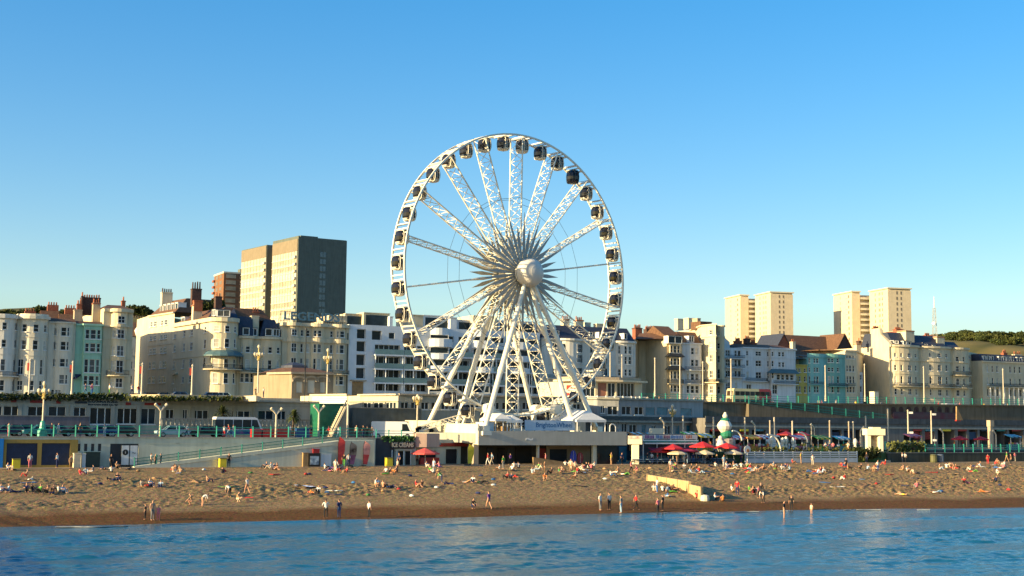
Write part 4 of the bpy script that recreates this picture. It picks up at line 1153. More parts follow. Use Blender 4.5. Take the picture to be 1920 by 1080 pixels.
# --- lattice radio mast
M_rim0 = mat('galvanised_steel', (.38, .38, .36), .5, .1, 1)
b = aty(1753, 645, 900); zt = aty(1753, 556, 900).z
T = thing('radio_mast', (b.x, b.y, 40), 'slim white lattice radio mast on the hill right of the twin towers', 'mast')
m = MB(); zb = 36; n = 12; zl = zt - 8
for i in range(n):
    za, zc_ = zb + (zl - zb) * i / n, zb + (zl - zb) * (i + 1) / n
    ra, rb = 2.4 - 1.7 * i / n, 2.4 - 1.7 * (i + 1) / n
    q0 = [(b.x + ra * x, b.y + ra * y, za) for x, y in ((-1, -1), (1, -1), (1, 1), (-1, 1))]; q1 = [(b.x + rb * x, b.y + rb * y, zc_) for x, y in ((-1, -1), (1, -1), (1, 1), (-1, 1))]
    for j in range(4):
        m.beam(q0[j], q1[j], .22); m.beam(q0[j], q1[(j + 1) % 4], .12); m.beam(q1[j], q1[(j + 1) % 4], .12)
m.build('lattice', M_rim0, T, (b.x, b.y, 40))
m = MB(); m.tube((b.x, b.y, zl), (b.x, b.y, zt), .45, .2, 6); m.build('antenna', M_white, T, (b.x, b.y, 40))
for i, z in enumerate((.45, .55, .62, .8)):
    zz = zb + (zl - zb) * z; m = MB(); m.tube((b.x - 1.2, b.y - 2.4, zz), (b.x - 1.6, b.y - 3.0, zz), 1.1, 1.1, 10); m.build('dish', M_white, T, (b.x, b.y, 40))

# --- hills and the trees on them
M_hill = mat('downland', (0.075, 0.085, 0.03), .95, .3, .02, var2=(0.16, 0.13, 0.05), spec=.1)
M_leaf = mat('foliage', (0.045, 0.065, 0.016), .8, .45, .25, var2=(0.10, 0.105, 0.03), spec=.15, rnd=.25)
M_leafd = mat('dark_foliage', (0.03, 0.05, 0.016), .8, .4, .5, var2=(0.075, 0.09, 0.028), spec=.15, rnd=.2)
def hill(name, px0, px1, Y, prof, deep):
    """ridge line through measured bearings (px, py), rounded away behind"""
    m = MB(); n = 40; rows = 8
    for i in range(n + 1):
        px = px0 + (px1 - px0) * i / n
        py = np.interp(px, [q[0] for q in prof], [q[1] for q in prof])
        top = aty(px, float(py), Y).z
        for j in range(rows + 1):
            t = j / rows
            yy = Y - deep * (1 - t) ; z = 13 + (top - 13) * math.sin(t * math.pi / 2) + (4 * math.sin(i * .9 + j) if 0 < j < rows else 0)
            x = aty(px, 700, Y).x * (0.9 + .1 * t)
            m.v.append((x, yy, z))
        x = aty(px, 700, Y).x; m.v.append((x, Y + deep, 10))
    R = rows + 2
    for i in range(n):
        for j in range(R - 1): m.f.append((i * R + j, (i + 1) * R + j, (i + 1) * R + j + 1, i * R + j + 1)); m.m.append(0)
    return struct(m.build(name, M_hill, smooth=True))
hl = hill('hill', -500, 560, 1500, [(-500, 590), (0, 584), (30, 583), (60, 588), (245, 588), (300, 592), (450, 620), (560, 690)], 500)
hr = hill('hill', 1440, 2500, 1500, [(1440, 690), (1620, 660), (1740, 640), (1800, 633), (1860, 640), (1920, 641), (2500, 630)], 600)
_crown = {}
def crown_mesh(kind, seed, n=420, leaf=.34):
    key = (kind, seed)
    if key in _crown: return _crown[key]
    rnd = random.Random(seed); m = MB()
    lobes = [(rnd.uniform(-.55, .55), rnd.uniform(-.55, .55), rnd.uniform(.25, .85), rnd.uniform(.28, .5)) for _ in range(9)]
    for _ in range(n):
        lx, ly, lz, lr = rnd.choice(lobes)
        th, ph = rnd.uniform(0, 6.283), math.acos(rnd.uniform(-1, 1)); r = lr * rnd.uniform(.75, 1.08)
        c = Vector((lx + r * math.sin(ph) * math.cos(th), ly + r * math.sin(ph) * math.sin(th), lz + r * .8 * math.cos(ph)))
        nn = Vector((rnd.gauss(0, 1), rnd.gauss(0, 1), rnd.gauss(.5, 1))).normalized(); u = nn.orthogonal().normalized(); v = nn.cross(u)
        s = leaf * rnd.uniform(.35, .7)
        m.add([c + u * s, c + v * s * .6, c - u * s, c - v * s * .6], [(0, 1, 2, 3)])
    me = bpy.data.meshes.new('crown'); me.from_pydata(m.v, [], m.f); _crown[key] = me
    return me
tm = MB(); tm.tube((0, 0, -.6), (0, 0, .55), .10, .05, 6); tm.tube((0, 0, .2), (.35, .1, .7), .05, .02, 5); tm.tube((0, 0, .15), (-.3, -.2, .65), .05, .02, 5)
M_bark = mat('bark', (.07, .05, .035), .9, .3, 3)
tme = bpy.data.meshes.new('trunk'); tme.from_pydata(tm.v, [], tm.f); tme.materials.append(M_bark)
for g in range(4):
    crown_mesh('hill', g).materials.append(M_leafd if g % 2 else M_leaf)
def tree(x, y, z, r, hh, label, group, seed=None):
    T = thing('tree', (x, y, z), label, 'tree', group)
    sd = random.randrange(4) if seed is None else seed
    t = link('trunk', tme, T); t.scale = (r, r, hh * .5); t.location = (0, 0, hh * .1)
    c = link('crown', crown_mesh('hill', sd), T); c.scale = (r, r, hh * .75); c.rotation_euler = (0, 0, random.uniform(0, 6)); c.location = (0, 0, hh * .1)
    return T
rt = random.Random(3)
RP = [(1440, 690), (1620, 660), (1740, 640), (1800, 633), (1860, 640), (1920, 641), (2500, 630)]
def hill_pt(px, t):
    top = aty(px, float(np.interp(px, [q[0] for q in RP], [q[1] for q in RP])), 1500).z
    return Vector((aty(px, 700, 1500).x * (.9 + .1 * t), 1500 - 600 * (1 - t), 13 + (top - 13) * math.sin(t * math.pi / 2)))
for i in range(190):          # wooded slope at the right
    t = rt.choice((.98, .97, .9, .8, .72, .64, .58)) + rt.uniform(-.03, .02); px = rt.uniform(1730, 1945)
    if .70 < t < .93 and 1800 + 30 * math.sin(t * 30) < px < 1900 and rt.random() < .8: continue
    p = hill_pt(px, t); tree(p.x, p.y, p.z - 2, rt.uniform(4, 8), rt.uniform(6, 10), 'dark bushy tree on the wooded hill behind the end terrace', 'trees on the hill to the right')
for i in range(26):            # trees on the skyline at the left
    px = -4 + i * 5.6 + rt.uniform(-2, 2)
    py = np.interp(px, [0, 30, 50, 62, 84, 104, 130, 150], [586, 586, 588, 584, 579, 585, 582, 588])
    p = aty(px, float(py) + 4, 700)
    tree(p.x, p.y, p.z - 3, rt.uniform(2.8, 4.6), rt.uniform(4, 6.5), 'dark tree on the skyline behind the left hand house roofs', 'trees on the skyline to the left')
for i in range(8):
    px = 247 + i * 4.5; p = aty(px, 586 + rt.uniform(0, 5), 900); tree(p.x, p.y, p.z - 2, rt.uniform(4, 6), rt.uniform(5, 8), 'dark tree on the hill seen above the side street', 'trees above the side street')
for i in range(5):
    px = 383 + i * 6; p = at(px, 566 + rt.uniform(0, 4), 315); tree(p.x, p.y, p.z - 3.4, 2.0, 4.2, 'dark roof garden shrub behind the corner hotel chimney', 'shrubs behind the corner hotel')
# ================================================================== the big wheel
WA = rad(39)
WT = Vector((math.cos(WA), math.sin(WA), 0)); WX = Vector((math.sin(WA), -math.cos(WA), 0)); UZ = Vector((0, 0, 1))
HUB = aty(964.5, 515, 200)
RW = 21.45
WH = thing('ferris_wheel', (HUB.x, HUB.y, 7.35), 'giant white observation wheel with lattice spokes standing on the seafront terrace', 'ferris wheel')
WB = Vector((HUB.x, HUB.y, 7.35))
WR = math.atan2(WT.y, WT.x)          # local x = in the plane, local y = -axis, local z up
HZ = HUB.z - 7.35
def wl(t, a, z): return Vector((t, -a, z))       # local to an object turned by WR
WH.rotation_euler = (0, 0, WR)
def ring_pt(ph, r, a): return wl(r * math.sin(ph), a, HZ + r * math.cos(ph))
M_star = mat('led_panel_shaded', (0.34, 0.345, 0.31), .5, .1, 1.0)  # white panels coloured darker, the shade on their seaward face put into the paint
M_cabin = mat('tinted_cabin_glass', (0.012, 0.012, 0.016), .12, .3, 1.0, spec=.45)
for a in (-1.6, 1.6):
    m = MB(); n = 108
    for i in range(n):
        p0, p1 = 2 * math.pi * i / n, 2 * math.pi * (i + 1) / n
        c = []
        for p in (p0, p1):
            c += [ring_pt(p, RW - .13, a - .11), ring_pt(p, RW + .13, a - .11), ring_pt(p, RW + .13, a + .11), ring_pt(p, RW - .13, a + .11)]
        m.add(c, [(0, 4, 5, 1), (1, 5, 6, 2), (2, 6, 7, 3), (3, 7, 4, 0)])
    m.build('rim', M_steel, WH)
# struts between the two rims, one pair per cabin
sm = MB(); sm.tube((0, 1.48, RW), (0, -1.48, RW), .11, n=7); sm.beam((-.7, 1.48, RW - .02), (-.7, -1.48, RW - .02), .16, .3); sm.beam((.7, 1.48, RW - .02), (.7, -1.48, RW - .02), .16, .3)
sme = None
for i in range(36):
    ph = 2 * math.pi * (i + .35) / 36
    if sme is None:
        o = sm.build('rim_strut', M_steel, WH); sme = o.data
    else: o = link('rim_strut', sme, WH)
    o.location = (0, 0, HZ); o.rotation_euler = (0, ph, 0)
# lattice spokes
sp = MB(); r0, r1, hw = 1.5, RW - .18, 1.45
for a in (-hw, hw): sp.tube((0, a, r0), (0, a, r1), .13, .11, 7)
n = 11
for i in range(n):
    za, zb = r0 + (r1 - r0) * i / n, r0 + (r1 - r0) * (i + 1) / n
    sp.tube((0, -hw, za), (0, hw, zb), .05, n=5, cap=False); sp.tube((0, hw, za), (0, -hw, zb), .05, n=5, cap=False)
    sp.tube((0, -hw, zb), (0, hw, zb), .05, n=5, cap=False)
sme = None
for i in range(18):
    ph = 2 * math.pi * i / 18 + rad(0.5)
    if sme is None: o = sp.build('spoke', M_steel, WH); sme = o.data
    else: o = link('spoke', sme, WH)
    o.location = (0, 0, HZ); o.rotation_euler = (0, ph, 0)
# pointed light panels around both hub flanges
def panel(rin, rmid, rout, wd):
    m = MB(); vs = []
    for y in (-.06, .06): vs += [(-.10, y, rin), (0.10, y, rin), (wd / 2, y, rmid), (0, y, rout), (-wd / 2, y, rmid)]
    m.add(vs, [(0, 1, 2, 3, 4), (9, 8, 7, 6, 5)] + [(i, 5 + i, 5 + (i + 1) % 5, (i + 1) % 5) for i in range(5)])
    return m
pl = panel(1.2, 4.6, 9.4, .50); ps = panel(1.3, 4.8, 7.1, .60)
PL = PS = None
for side, aa in ((1, 2.05), (-1, -2.05)):
    for i in range(36):
        long = i % 2 == 0
        ph = 2 * math.pi * i / 36 + rad(.5)
        if long and PL is None: o = pl.build('light_panel', M_star, WH); PL = o.data
        elif not long and PS is None: o = ps.build('light_panel', M_star, WH); PS = o.data
        else: o = link('light_panel', PL if long else PS, WH)
        o.location = wl(0, aa + (.12 if long else 0) * side, HZ); o.rotation_euler = (0, ph, 0)
m = MB(); m.tube(wl(0, -4.6, HZ), wl(0, 4.2, HZ), .75, .75, 20); 
for a in (-2.4, -1.6, 1.6, 2.4): m.tube(wl(0, a - .12, HZ), wl(0, a + .12, HZ), 1.75, 1.75, 24)
m.build('hub', M_steel, WH)
m = MB(); n = 24; R = 2.15; vs = []; fs = []
for j in range(8):
    th = math.pi / 2 * j / 7.0 * .98; r = R * math.cos(th) * (1 if j else 1); a = 4.0 + 1.5 * math.sin(th)
    for i in range(n): t = 2 * math.pi * i / n; vs.append(wl(r * math.cos(t), a, HZ + r * math.sin(t)))
for j in range(7):
    for i in range(n): fs.append((j * n + i, j * n + (i + 1) % n, (j + 1) * n + (i + 1) % n, (j + 1) * n + i))
fs.append(tuple(range(7 * n, 8 * n))); m.add(vs, fs)
m.tube(wl(0, 3.2, HZ), wl(0, 4.0, HZ), R, R, n)
m.build('hub_cap', mat('hub_cap_white', (.62, .58, .50), .45, .04, 1), WH, smooth=False)
# support legs
for (t, a, ta, aa) in ((-10.9, 7, -.35, 3.4), (11.0, 7, .35, 3.4), (-11.2, -7, -.35, -3.7), (10.6, -7, .35, -3.7), (-5.6, -7, -.3, -3.3), (6.4, 7, .3, 3.0)):
    m = MB(); A = wl(ta, aa, HZ - .6); Bq = wl(t, a, .3)
    K1 = A.lerp(Bq, .33); K2 = A.lerp(Bq, .62)
    m.tube(A, K1, .30, .36, 12); m.tube(K1, K2, .36, .40, 12); m.tube(K2, Bq, .40, .36, 12)
    for Kq in (K1, K2): 
        d = (Bq - A).normalized(); m.tube(Kq - d * .35, Kq + d * .35, .48, .48, 12)
    m.tube(A - (Bq - A).normalized() * .3, A, .5, .4, 10)
    L_ = m.build('support_leg', M_steel, WH)
    m = MB(); m.box(Bq.x - 1.1, Bq.x + 1.1, Bq.y - 1.1, Bq.y + 1.1, -.35, .22); m.box(Bq.x - .55, Bq.x + .55, Bq.y - .55, Bq.y + .55, .22, 1.0); m.build('foot', M_steel, L_)
# bracing cables seen against the sky
m = MB()
for i in range(18):
    p0, p1 = 2 * math.pi * i / 18 + rad(.5), 2 * math.pi * (i + 1) / 18 + rad(.5)
    for a in (-1.45, 1.45): m.tube(ring_pt(p0, 11.8, a), ring_pt(p1, 11.8, a), .03, n=4, cap=False)
m.build('cable', M_iron, WH)
# loading platform, drive units and gangway trusses
m = MB(); m.box(-9, 9, -3.4, 3.4, -.1, .55); m.box(-7.5, 7.5, 3.4, 5.2, -.1, 1.2); m.build('loading_platform', M_steel, WH)
for t in (-6.6, 6.6):
    m = MB(); 
    for a in (-2.3, 2.3):
        m.beam(wl(t - 1.4, a, .55), wl(t, a, 3.6), .35); m.beam(wl(t + 1.4, a, .55), wl(t, a, 3.6), .35); m.box(t - .7, t + .7, -a - .5, -a + .5, 2.9, 4.1)
        m.tube(wl(t, a - .6, 3.5), wl(t, a + .6, 3.5), .8, .8, 14)
    m.tube(wl(t, -2.3, 3.5), wl(t, 2.3, 3.5), .2, n=8); m.build('drive_unit', M_steel, WH)
m = MB()
for t in np.arange(-8.8, 8.9, 1.1):
    for y in (-3.2, 3.2): m.beam((t, y, .55), (t, y, 1.6), .06)
for y in (-3.2, 3.2): m.beam((-8.8, y, 1.6), (8.8, y, 1.6), .07); m.beam((-8.8, y, 1.1), (8.8, y, 1.1), .05)
m.build('platform_railing', M_white, WH)
def truss(name, A, Bq, d, parent, mt=M_steel, n=9, r=.09):
    A = Vector(A); Bq = Vector(Bq); m = MB(); ax = (Bq - A).normalized(); u = ax.cross(UZ).normalized(); v = u.cross(ax)
    off = [u * d / 2 - v * d / 2, u * -d / 2 - v * d / 2, v * d / 2]
    for o in off: m.tube(A + o, Bq + o, r, n=6)
    for i in range(n):
        p, q = A.lerp(Bq, i / n), A.lerp(Bq, (i + 1) / n)
        for j in range(3): m.tube(p + off[j], q + off[(j + 1) % 3], r * .55, n=4, cap=False)
    return m.build(name, mt, parent)
truss('gangway_truss', wl(1.5, 5.2, .4), wl(9.6, 3.0, 4.0), .9, WH)
truss('gangway_truss', wl(-13.5, -5, .5), wl(-7.6, -3, 2.2), .7, WH)

# cabins hang from the rim and are things of their own
def make_cabin(black=False):
    T = thing('wheel_cabin', (0, 0, 0), 'x', 'wheel cabin', 'cabins hanging round the rim of the big wheel')
    fm = M_cabin if black else M_steel
    b = MB(); n = 14; prof = [(.62, -2.62), (.98, -2.42), (1.13, -1.9), (1.16, -1.35), (1.08, -.8), (.85, -.42), (.45, -.25)]
    vs = []; fs = []
    for r, z in prof:
        for i in range(n):
            t = 2 * math.pi * i / n; cx, sx = math.cos(t), math.sin(t); e = .75
            vs.append((r * math.copysign(abs(cx) ** e, cx) * .98, r * math.copysign(abs(sx) ** e, sx) * 1.0, z))
    for j in range(len(prof) - 1):
        for i in range(n): fs.append((j * n + i, j * n + (i + 1) % n, (j + 1) * n + (i + 1) % n, (j + 1) * n + i))
    fs += [tuple(range(n - 1, -1, -1)), tuple(range((len(prof) - 1) * n, len(prof) * n))]
    b.add(vs, fs); b.build('glazed_body', M_cabin, T)
    b = MB(); b.lathe([(.45, -2.72), (.86, -2.60), (1.04, -2.40), (1.10, -2.28), (1.10, -2.26)], n=14); b.build('floor_pan', fm, T)
    b = MB(); b.lathe([(.9, -.42), (.6, -.24), (.35, -.16)], n=12); b.build('roof_cap', fm, T)
    b = MB()
    for t in (-.42, .42):
        pts = []
        for i in range(20):
            th = 2 * math.pi * i / 20; c, s = math.cos(th), math.sin(th); e = .5
            pts.append(Vector((t, 1.2 * math.copysign(abs(c) ** e, c), -1.45 + 1.2 * math.copysign(abs(s) ** e, s))))
        for i in range(20): b.beam(pts[i], pts[(i + 1) % 20], .11, .11, up=(1, 0, 0))
    b.build('frame', fm, T)
    b = MB()
    for y in (-1, 1):
        for i in (-1, 0, 1): b.beam((i * .62, y * (1.0 + (.14 if i == 0 else 0)), -2.2), (i * .58, y * (1.0 + (.12 if i == 0 else 0)), -.85), .05)
    b.build('glazing_bars', fm, T)['kind'] = 'stuff'
    b = MB(); b.beam((-.42, 0, -.26), (0, 0, .06), .14); b.beam((.42, 0, -.26), (0, 0, .06), .14); b.tube((0, -1.4, 0), (0, 1.4, 0), .12, n=8); b.box(-.5, .5, -.9, .9, -.32, -.2)
    b.build('hanger', fm, T)
    return T
proto = make_cabin(); protob = None
NUM = ['very top', 'first', 'second', 'third', 'fourth', 'fifth', 'sixth', 'seventh', 'eighth', 'ninth', 'tenth', 'eleventh', 'twelfth', 'thirteenth', 'fourteenth', 'fifteenth', 'sixteenth', 'seventeenth', 'eighteenth']
for i in range(36):
    ph = 2 * math.pi * (i + .35) / 36
    p = HUB + WT * (RW * math.sin(ph)) + UZ * (RW * math.cos(ph))
    j = i if i <= 18 else 36 - i
    side = 'clockwise' if i <= 18 else 'anticlockwise'
    lab = 'white framed dark glass cabin at the very top of the big wheel' if i == 0 else 'white framed dark glass cabin, %s %s from the top of the big wheel' % (NUM[j], side)
    if i == 3:
        o = make_cabin(True); lab = 'all black cabin at the upper right of the big wheel'
    elif i == 0: o = proto
    else: o = copy_tree(proto)
    o.location = p; o.rotation_euler = (0, 0, WR); o['label'] = lab; o.scale = (.87,) * 3
# ================================================================== promenades, arcades and the wheel terrace
def wall_thing(name, label, pts, z0, z1, wm, wins=(), cat='building', group=None, depth=6, rec=.2, cap=None, flat=M_conc):
    """building from a line of world points; wins: (px0, px1, py_top, py_bottom, style)"""
    fac = Fac(pts); base = (pts[0][0], pts[0][1], z0)
    T = thing(name, base, label, cat, group)
    ops = []; ws = []
    for px0, px1, pa, pb, style in wins:
        s0, s1 = fac.s_at(px0, pa), fac.s_at(px1, pa); s0, s1 = min(s0, s1), max(s0, s1); s0 = max(s0, .1); s1 = min(s1, fac.L - .1)
        pm = (px0 + px1) / 2
        za, zb = max(fac.z(pm, pb), z0 + .02), min(fac.z(pm, pa), z1 - .08)
        if s1 - s0 < .2 or zb - za < .2: continue
        if any(not (s1 <= o[0] + .01 or s0 >= o[1] - .01 or zb <= o[2] or za >= o[3]) for o in ops): continue
        ops.append((s0, s1, za, zb, rec if style != 'open' else 3.0)); ws.append((s0, s1, za, zb, style))
    m = MB(); wall_mesh(m, fac, z0, z1, ops)
    a, b = fac.P(0), fac.P(fac.L); n2 = Vector((NO.x, NO.y)) * depth; a2, b2 = a + n2, b + n2
    for q in ((a2, a), (b, b2), (b2, a2)): m.add([(*q[0], z0), (*q[1], z0), (*q[1], z1), (*q[0], z1)], [(0, 1, 2, 3)])
    m.add([(*fac.P(c), z1) for c in fac.c] + [(*b2, z1), (*a2, z1)], [tuple(range(len(fac.c) + 2))], 1)
    m.build('wall', [wm, flat], T, base)
    for s0, s1, za, zb, style in ws:
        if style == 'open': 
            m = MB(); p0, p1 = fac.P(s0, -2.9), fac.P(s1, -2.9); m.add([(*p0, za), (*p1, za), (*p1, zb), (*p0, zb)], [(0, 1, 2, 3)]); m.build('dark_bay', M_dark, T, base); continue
        if isinstance(style, tuple):
            m = MB(); p = [fac.P(s0, -rec * .6), fac.P(s1, -rec * .6), fac.P(s1, -rec * .6 - .05), fac.P(s0, -rec * .6 - .05)]; m.prism(p, za, zb)
            ns = int((zb - za) / .28)
            if style[0] == 'roller_door':
                for i in range(ns):
                    z = za + (zb - za) * i / ns; q = [fac.P(s0 + .02, -rec * .6 + .03), fac.P(s1 - .02, -rec * .6 + .03), fac.P(s1 - .02, -rec * .6 + .005), fac.P(s0 + .02, -rec * .6 + .005)]; m.prism(q, z + .03, z + (zb - za) / ns - .03)
            m.build(style[0], style[1], T, base); continue
        put_window(T, fac, (s0 + s1) / 2, za, s1 - s0, zb - za, rec, style)
    if cap:
        m = MB(); band(m, fac, 0, fac.L, z1 + .004, z1 + cap[0], cap[1], .35); m.build('coping', cap[2], T, base)
    return T, fac, base
def panel_on(T, fac, base, px0, px1, pa, pb, out, mt, name='sign', thick=.06):
    s0, s1 = fac.s_at(px0, pa), fac.s_at(px1, pa); pm = (px0 + px1) / 2; za, zb = fac.z(pm, pb), fac.z(pm, pa)
    m = MB(); m.prism([fac.P(s0, out), fac.P(s1, out), fac.P(s1, out - thick), fac.P(s0, out - thick)], za, zb)
    o = m.build(name, mt, T, base); return o, fac.P((s0 + s1) / 2, out + .004), (za + zb) / 2, fac.rz((s0 + s1) / 2), s1 - s0, zb - za
def railing(name, label, pts, hgt, mt, spacing=2.0, rails=(.35, .68, 1.0), cat='railing', group=None, thick=.07, infill=0):
    """pts: world points with z at the foot"""
    T = thing(name, tuple(pts[0]), label, cat, group); B = tuple(pts[0])
    m = MB()
    for a, b in zip(pts, pts[1:]):
        for r in rails:
            m.beam(Vector(a) + UZ * hgt * r, Vector(b) + UZ * hgt * r, thick * .8)
        if infill:
            L = (Vector(b) - Vector(a)).length; n = int(L / infill)
            for i in range(n): p = Vector(a).lerp(Vector(b), i / n); m.beam(p + UZ * hgt * rails[0], p + UZ * hgt, .03)
    m.build('rails', mt, T, B)
    pm = None; seg = 0
    for a, b in zip(pts, pts[1:]):
        a = Vector(a); b = Vector(b); L = (b - a).length; n = max(1, int(L / spacing))
        for i in range(n + (1 if b is pts[-1] else 0)):
            p = a.lerp(b, i / n)
            if pm is None:
                q = MB(); q.box(-thick * .75, thick * .75, -thick * .75, thick * .75, 0, hgt + .04); q.lathe([(thick, hgt + .04), (thick * 1.2, hgt + .12), (.02, hgt + .2)], n=6); pm = q.build('post', mt, T).data
                T.children[-1].location = p - Vector(B)
            else: link('post', pm, T, p - Vector(B))
    return T

# ---------------------------------------------------------------- lower wall at the left
M_ochre = stucco('ochre_paint', (0.30, 0.22, 0.065), .15); M_lw = stucco('pale_green_grey_wall', (0.52, 0.53, 0.42), .12)
kw = 190.3
gp = [kz(x, kw, 5) for x in (-60, 6)]
wall_thing('blue_kiosk', 'bright blue wall panel at the far left edge of the beach', [kz(-60, kw - .4, 5), kz(6.5, kw - .4, 5)], 2.83, 6.3, mat('bright_blue_paint', (.01, .20, .55), .5, .1), cat='kiosk', depth=2)
T, fac, B = wall_thing('garage_store', 'ochre yellow storage garage with two navy roller doors at the left', [kz(7, kw - .25, 5), kz(146, kw - .25, 5)], 2.83, 6.2, M_ochre,
    [(13, 71, 831, 872, ('roller_door', M_navy)), (79, 132, 831, 872, ('roller_door', M_navy))], cat='garage', depth=4, rec=.35)
T, fac, B = wall_thing('promenade_wall', 'long pale retaining wall below the turquoise railing with slots and a recess', [kz(-80, kw, 5), kz(146.2, kw, 5), kz(400, kw, 5), kz(704, kw, 5)], 2.83, 6.45, M_lw,
    [(145, 151, 832, 846, ('slot', M_dark)), (158, 164, 832, 846, ('slot', M_dark)), (171, 177, 832, 846, ('slot', M_dark)), (184, 190, 832, 846, ('slot', M_dark)), (207, 260, 832, 875, ('door', mat('grey_blue_door', (.13, .16, .17), .6))),
     (698, 702, 838, 872, ('slot', M_dark))], cat='wall', depth=3, rec=.3, cap=(.12, .12, M_conc))
for px in (280, 334, 388, 442, 496, 550):
    m = MB(); s = fac.s_at(px); band(m, fac, s, s + 4.2, fac.z(px, 832), fac.z(px, 832) + .09, .05); m.build('string_course', M_lw, T, B)
for (px0, px1, lab, txt) in ((227, 241, 'white information board with a black round symbol, left of its pair', 'i'), (243, 257, 'white information board with a small wave symbol, right of its pair', '~')):
    p0, p1 = kz(px0, kw - 1, 2.83), kz(px1, kw - 1, 2.83); S = thing('information_board', tuple(p0), lab, 'sign', 'pair of white boards by the recess')
    m = MB(); m.obox(p0, EA, (p1 - p0).length, .1, 3.1, 5.5); m.build('board', M_blue, S, tuple(p0))
    m = MB(); m.obox(p0 - EA * .06 + NO * .02, EA, .12, .12, 2.83, 5.6); m.obox(p1 - EA * .06 + NO * .02, EA, .12, .12, 2.83, 5.6); m.build('frame', M_iron, S, tuple(p0))
    c = p0.lerp(p1, .5) - NO * .015
    if txt == 'i':
        m = MB(); cc = Vector((c.x, c.y, 4.65)); m.tube(cc, cc - NO * .02, .36, n=20); d = m.build('roundel', M_black, S, tuple(p0))
        text('i', .5, M_white, d, Vector((c.x, c.y, 4.66)) - p0 - NO * .03, math.atan2(EA.y, EA.x), .005)
    else: text('~', .9, M_black, S, Vector((c.x, c.y, 4.6)) - p0, math.atan2(EA.y, EA.x), .008)
def box_thing(name, label, cat, px0, px1, k, z0, py_top, deep, mt, group=None, lid=None):
    p0, p1 = kz(px0, k, z0), kz(px1, k, z0); zt = at((px0 + px1) / 2, py_top, k).z
    T = thing(name, tuple(p0), label, cat, group); m = MB(); m.obox(p0, EA, (p1 - p0).length, deep, z0, zt); m.build('body', mt, T, tuple(p0))
    m = MB(); m.obox(p0 - EA * .04 - NO * .04, EA, (p1 - p0).length + .08, deep + .08, zt + .002, zt + .09); m.build('lid', lid or mt, T, tuple(p0))
    return T
box_thing('storage_box', 'tall cream white cupboard standing on the shingle by the garage', 'cupboard', 138, 151, 188.5, 2.8, 851, .9, M_cream)
box_thing('storage_box', 'grey white cupboard squeezed beside the dark green one', 'cupboard', 153, 160, 188.8, 2.8, 852, .9, M_blue)
box_thing('storage_box', 'dark green cupboard under the four wall slots', 'cupboard', 160, 187, 188.9, 2.8, 849, 1, mat('dark_green_paint', (.012, .03, .025), .5))
# ramp up to the road
Z2 = 2.83
ra = kz(252, 187.2, Z2); rb = kz(640, 187.2, Z2); rc = kz(702, 187.2, Z2)
R = thing('ramp', tuple(ra), 'long pale concrete ramp with turquoise railing climbing right from the beach', 'ramp'); rB = tuple(ra)
m = MB(); D = NO * 2.6
def rp(p, z, d=0): q = p + NO * d; return (q.x, q.y, z)
m.add([rp(ra, Z2), rp(rb, Z2), rp(rc, Z2), rp(rc, 6.25), rp(rb, 6.2), rp(ra, 2.95), rp(ra, Z2, 2.7), rp(rb, Z2, 2.7), rp(rc, Z2, 2.7), rp(rc, 6.25, 2.7), rp(rb, 6.2, 2.7), rp(ra, 2.95, 2.7)],
      [(0, 1, 2, 3, 4, 5), (11, 10, 9, 8, 7, 6), (5, 4, 10, 11), (4, 3, 9, 10), (2, 8, 9, 3), (0, 5, 11, 6)]); m.build('ramp_wall', M_lw, R, rB)
m = MB()
for q0, q1 in ((320, 395), (400, 470), (476, 546), (552, 622)):
    A, Bq = kz(q0, 187.2, 3), kz(q1, 187.2, 3); f = lambda q: 2.95 + 3.25 * (q - 252) / (640 - 252)
    m.beam(Vector((A.x, A.y, f(q0) - .45)) - NO * .03, Vector((Bq.x, Bq.y, f(q1) - .45)) - NO * .03, .07)
m.build('string_course', M_conc, R, rB)
railing('ramp_railing', 'turquoise railing running up the edge of the beach ramp', [Vector(rp(ra, 2.95, .1)), Vector(rp(rb, 6.2, .1))], .95, M_tealdk, 2.6, infill=.16, rails=(.2, .6, 1.0), thick=.09)
# railing on the wall
railing('seafront_railing', 'turquoise railing along the road edge above the left beach wall', [kz(-70, kw + .2, 6.57), kz(300, kw + .2, 6.57), kz(700, kw + .2, 6.57)], 1.25, M_teal, 2.4, rails=(.3, .66, 1.0), thick=.09, infill=0)
for px in (75, 290, 597):          # boxed turquoise lamp bases
    pass

# ---------------------------------------------------------------- shops behind the road at the left
XS = lambda c: c / 5.818; YS = lambda c: 720 + c / 5.818
XT = lambda c: 320 + c / 5.647; YT = lambda c: 720 + c / 5.647
ka = 226.0
w = [(XS(a), XS(b), YS(c), YS(d), st) for a, b, c, d, st in ((-60, 25, 238, 350, 'shop'), (40, 220, 238, 352, 'shop'), (305, 500, 245, 355, 'shop'), (530, 722, 245, 358, 'shop'), (805, 940, 255, 365, 'shop'), (985, 1232, 258, 440, 'shop'), (1282, 1500, 264, 436, 'shop'), (1542, 1700, 266, 440, 'shop'), (1808, 1900, 275, 380, 'shop'))]
w += [(XT(a), XT(b), YT(c), YT(d), st) for a, b, c, d, st in ((30, 120, 285, 380, 'shop'), (130, 180, 268, 370, 'shop'), (222, 402, 276, 372, 'shop'), (650, 842, 284, 374, 'shop'), (928, 1090, 282, 384, 'shop'), (1130, 1222, 284, 384, 'shop'))]
zt = at(200, 749, ka).z
T, fac, B = wall_thing('terrace_shops', 'long grey cream row of shops under the upper promenade with red sign panels', [kz(-60, ka, 8), kz(240, ka, 8), kz(600, ka, 8)], 6.5, zt, stucco('shop_front_grey', (.40, .39, .32), .15), w, cat='shops', depth=9, rec=.25)
m = MB(); band(m, fac, 0, fac.L, zt + .004, zt + .25, .5); m.build('cornice', M_conc, T, B)
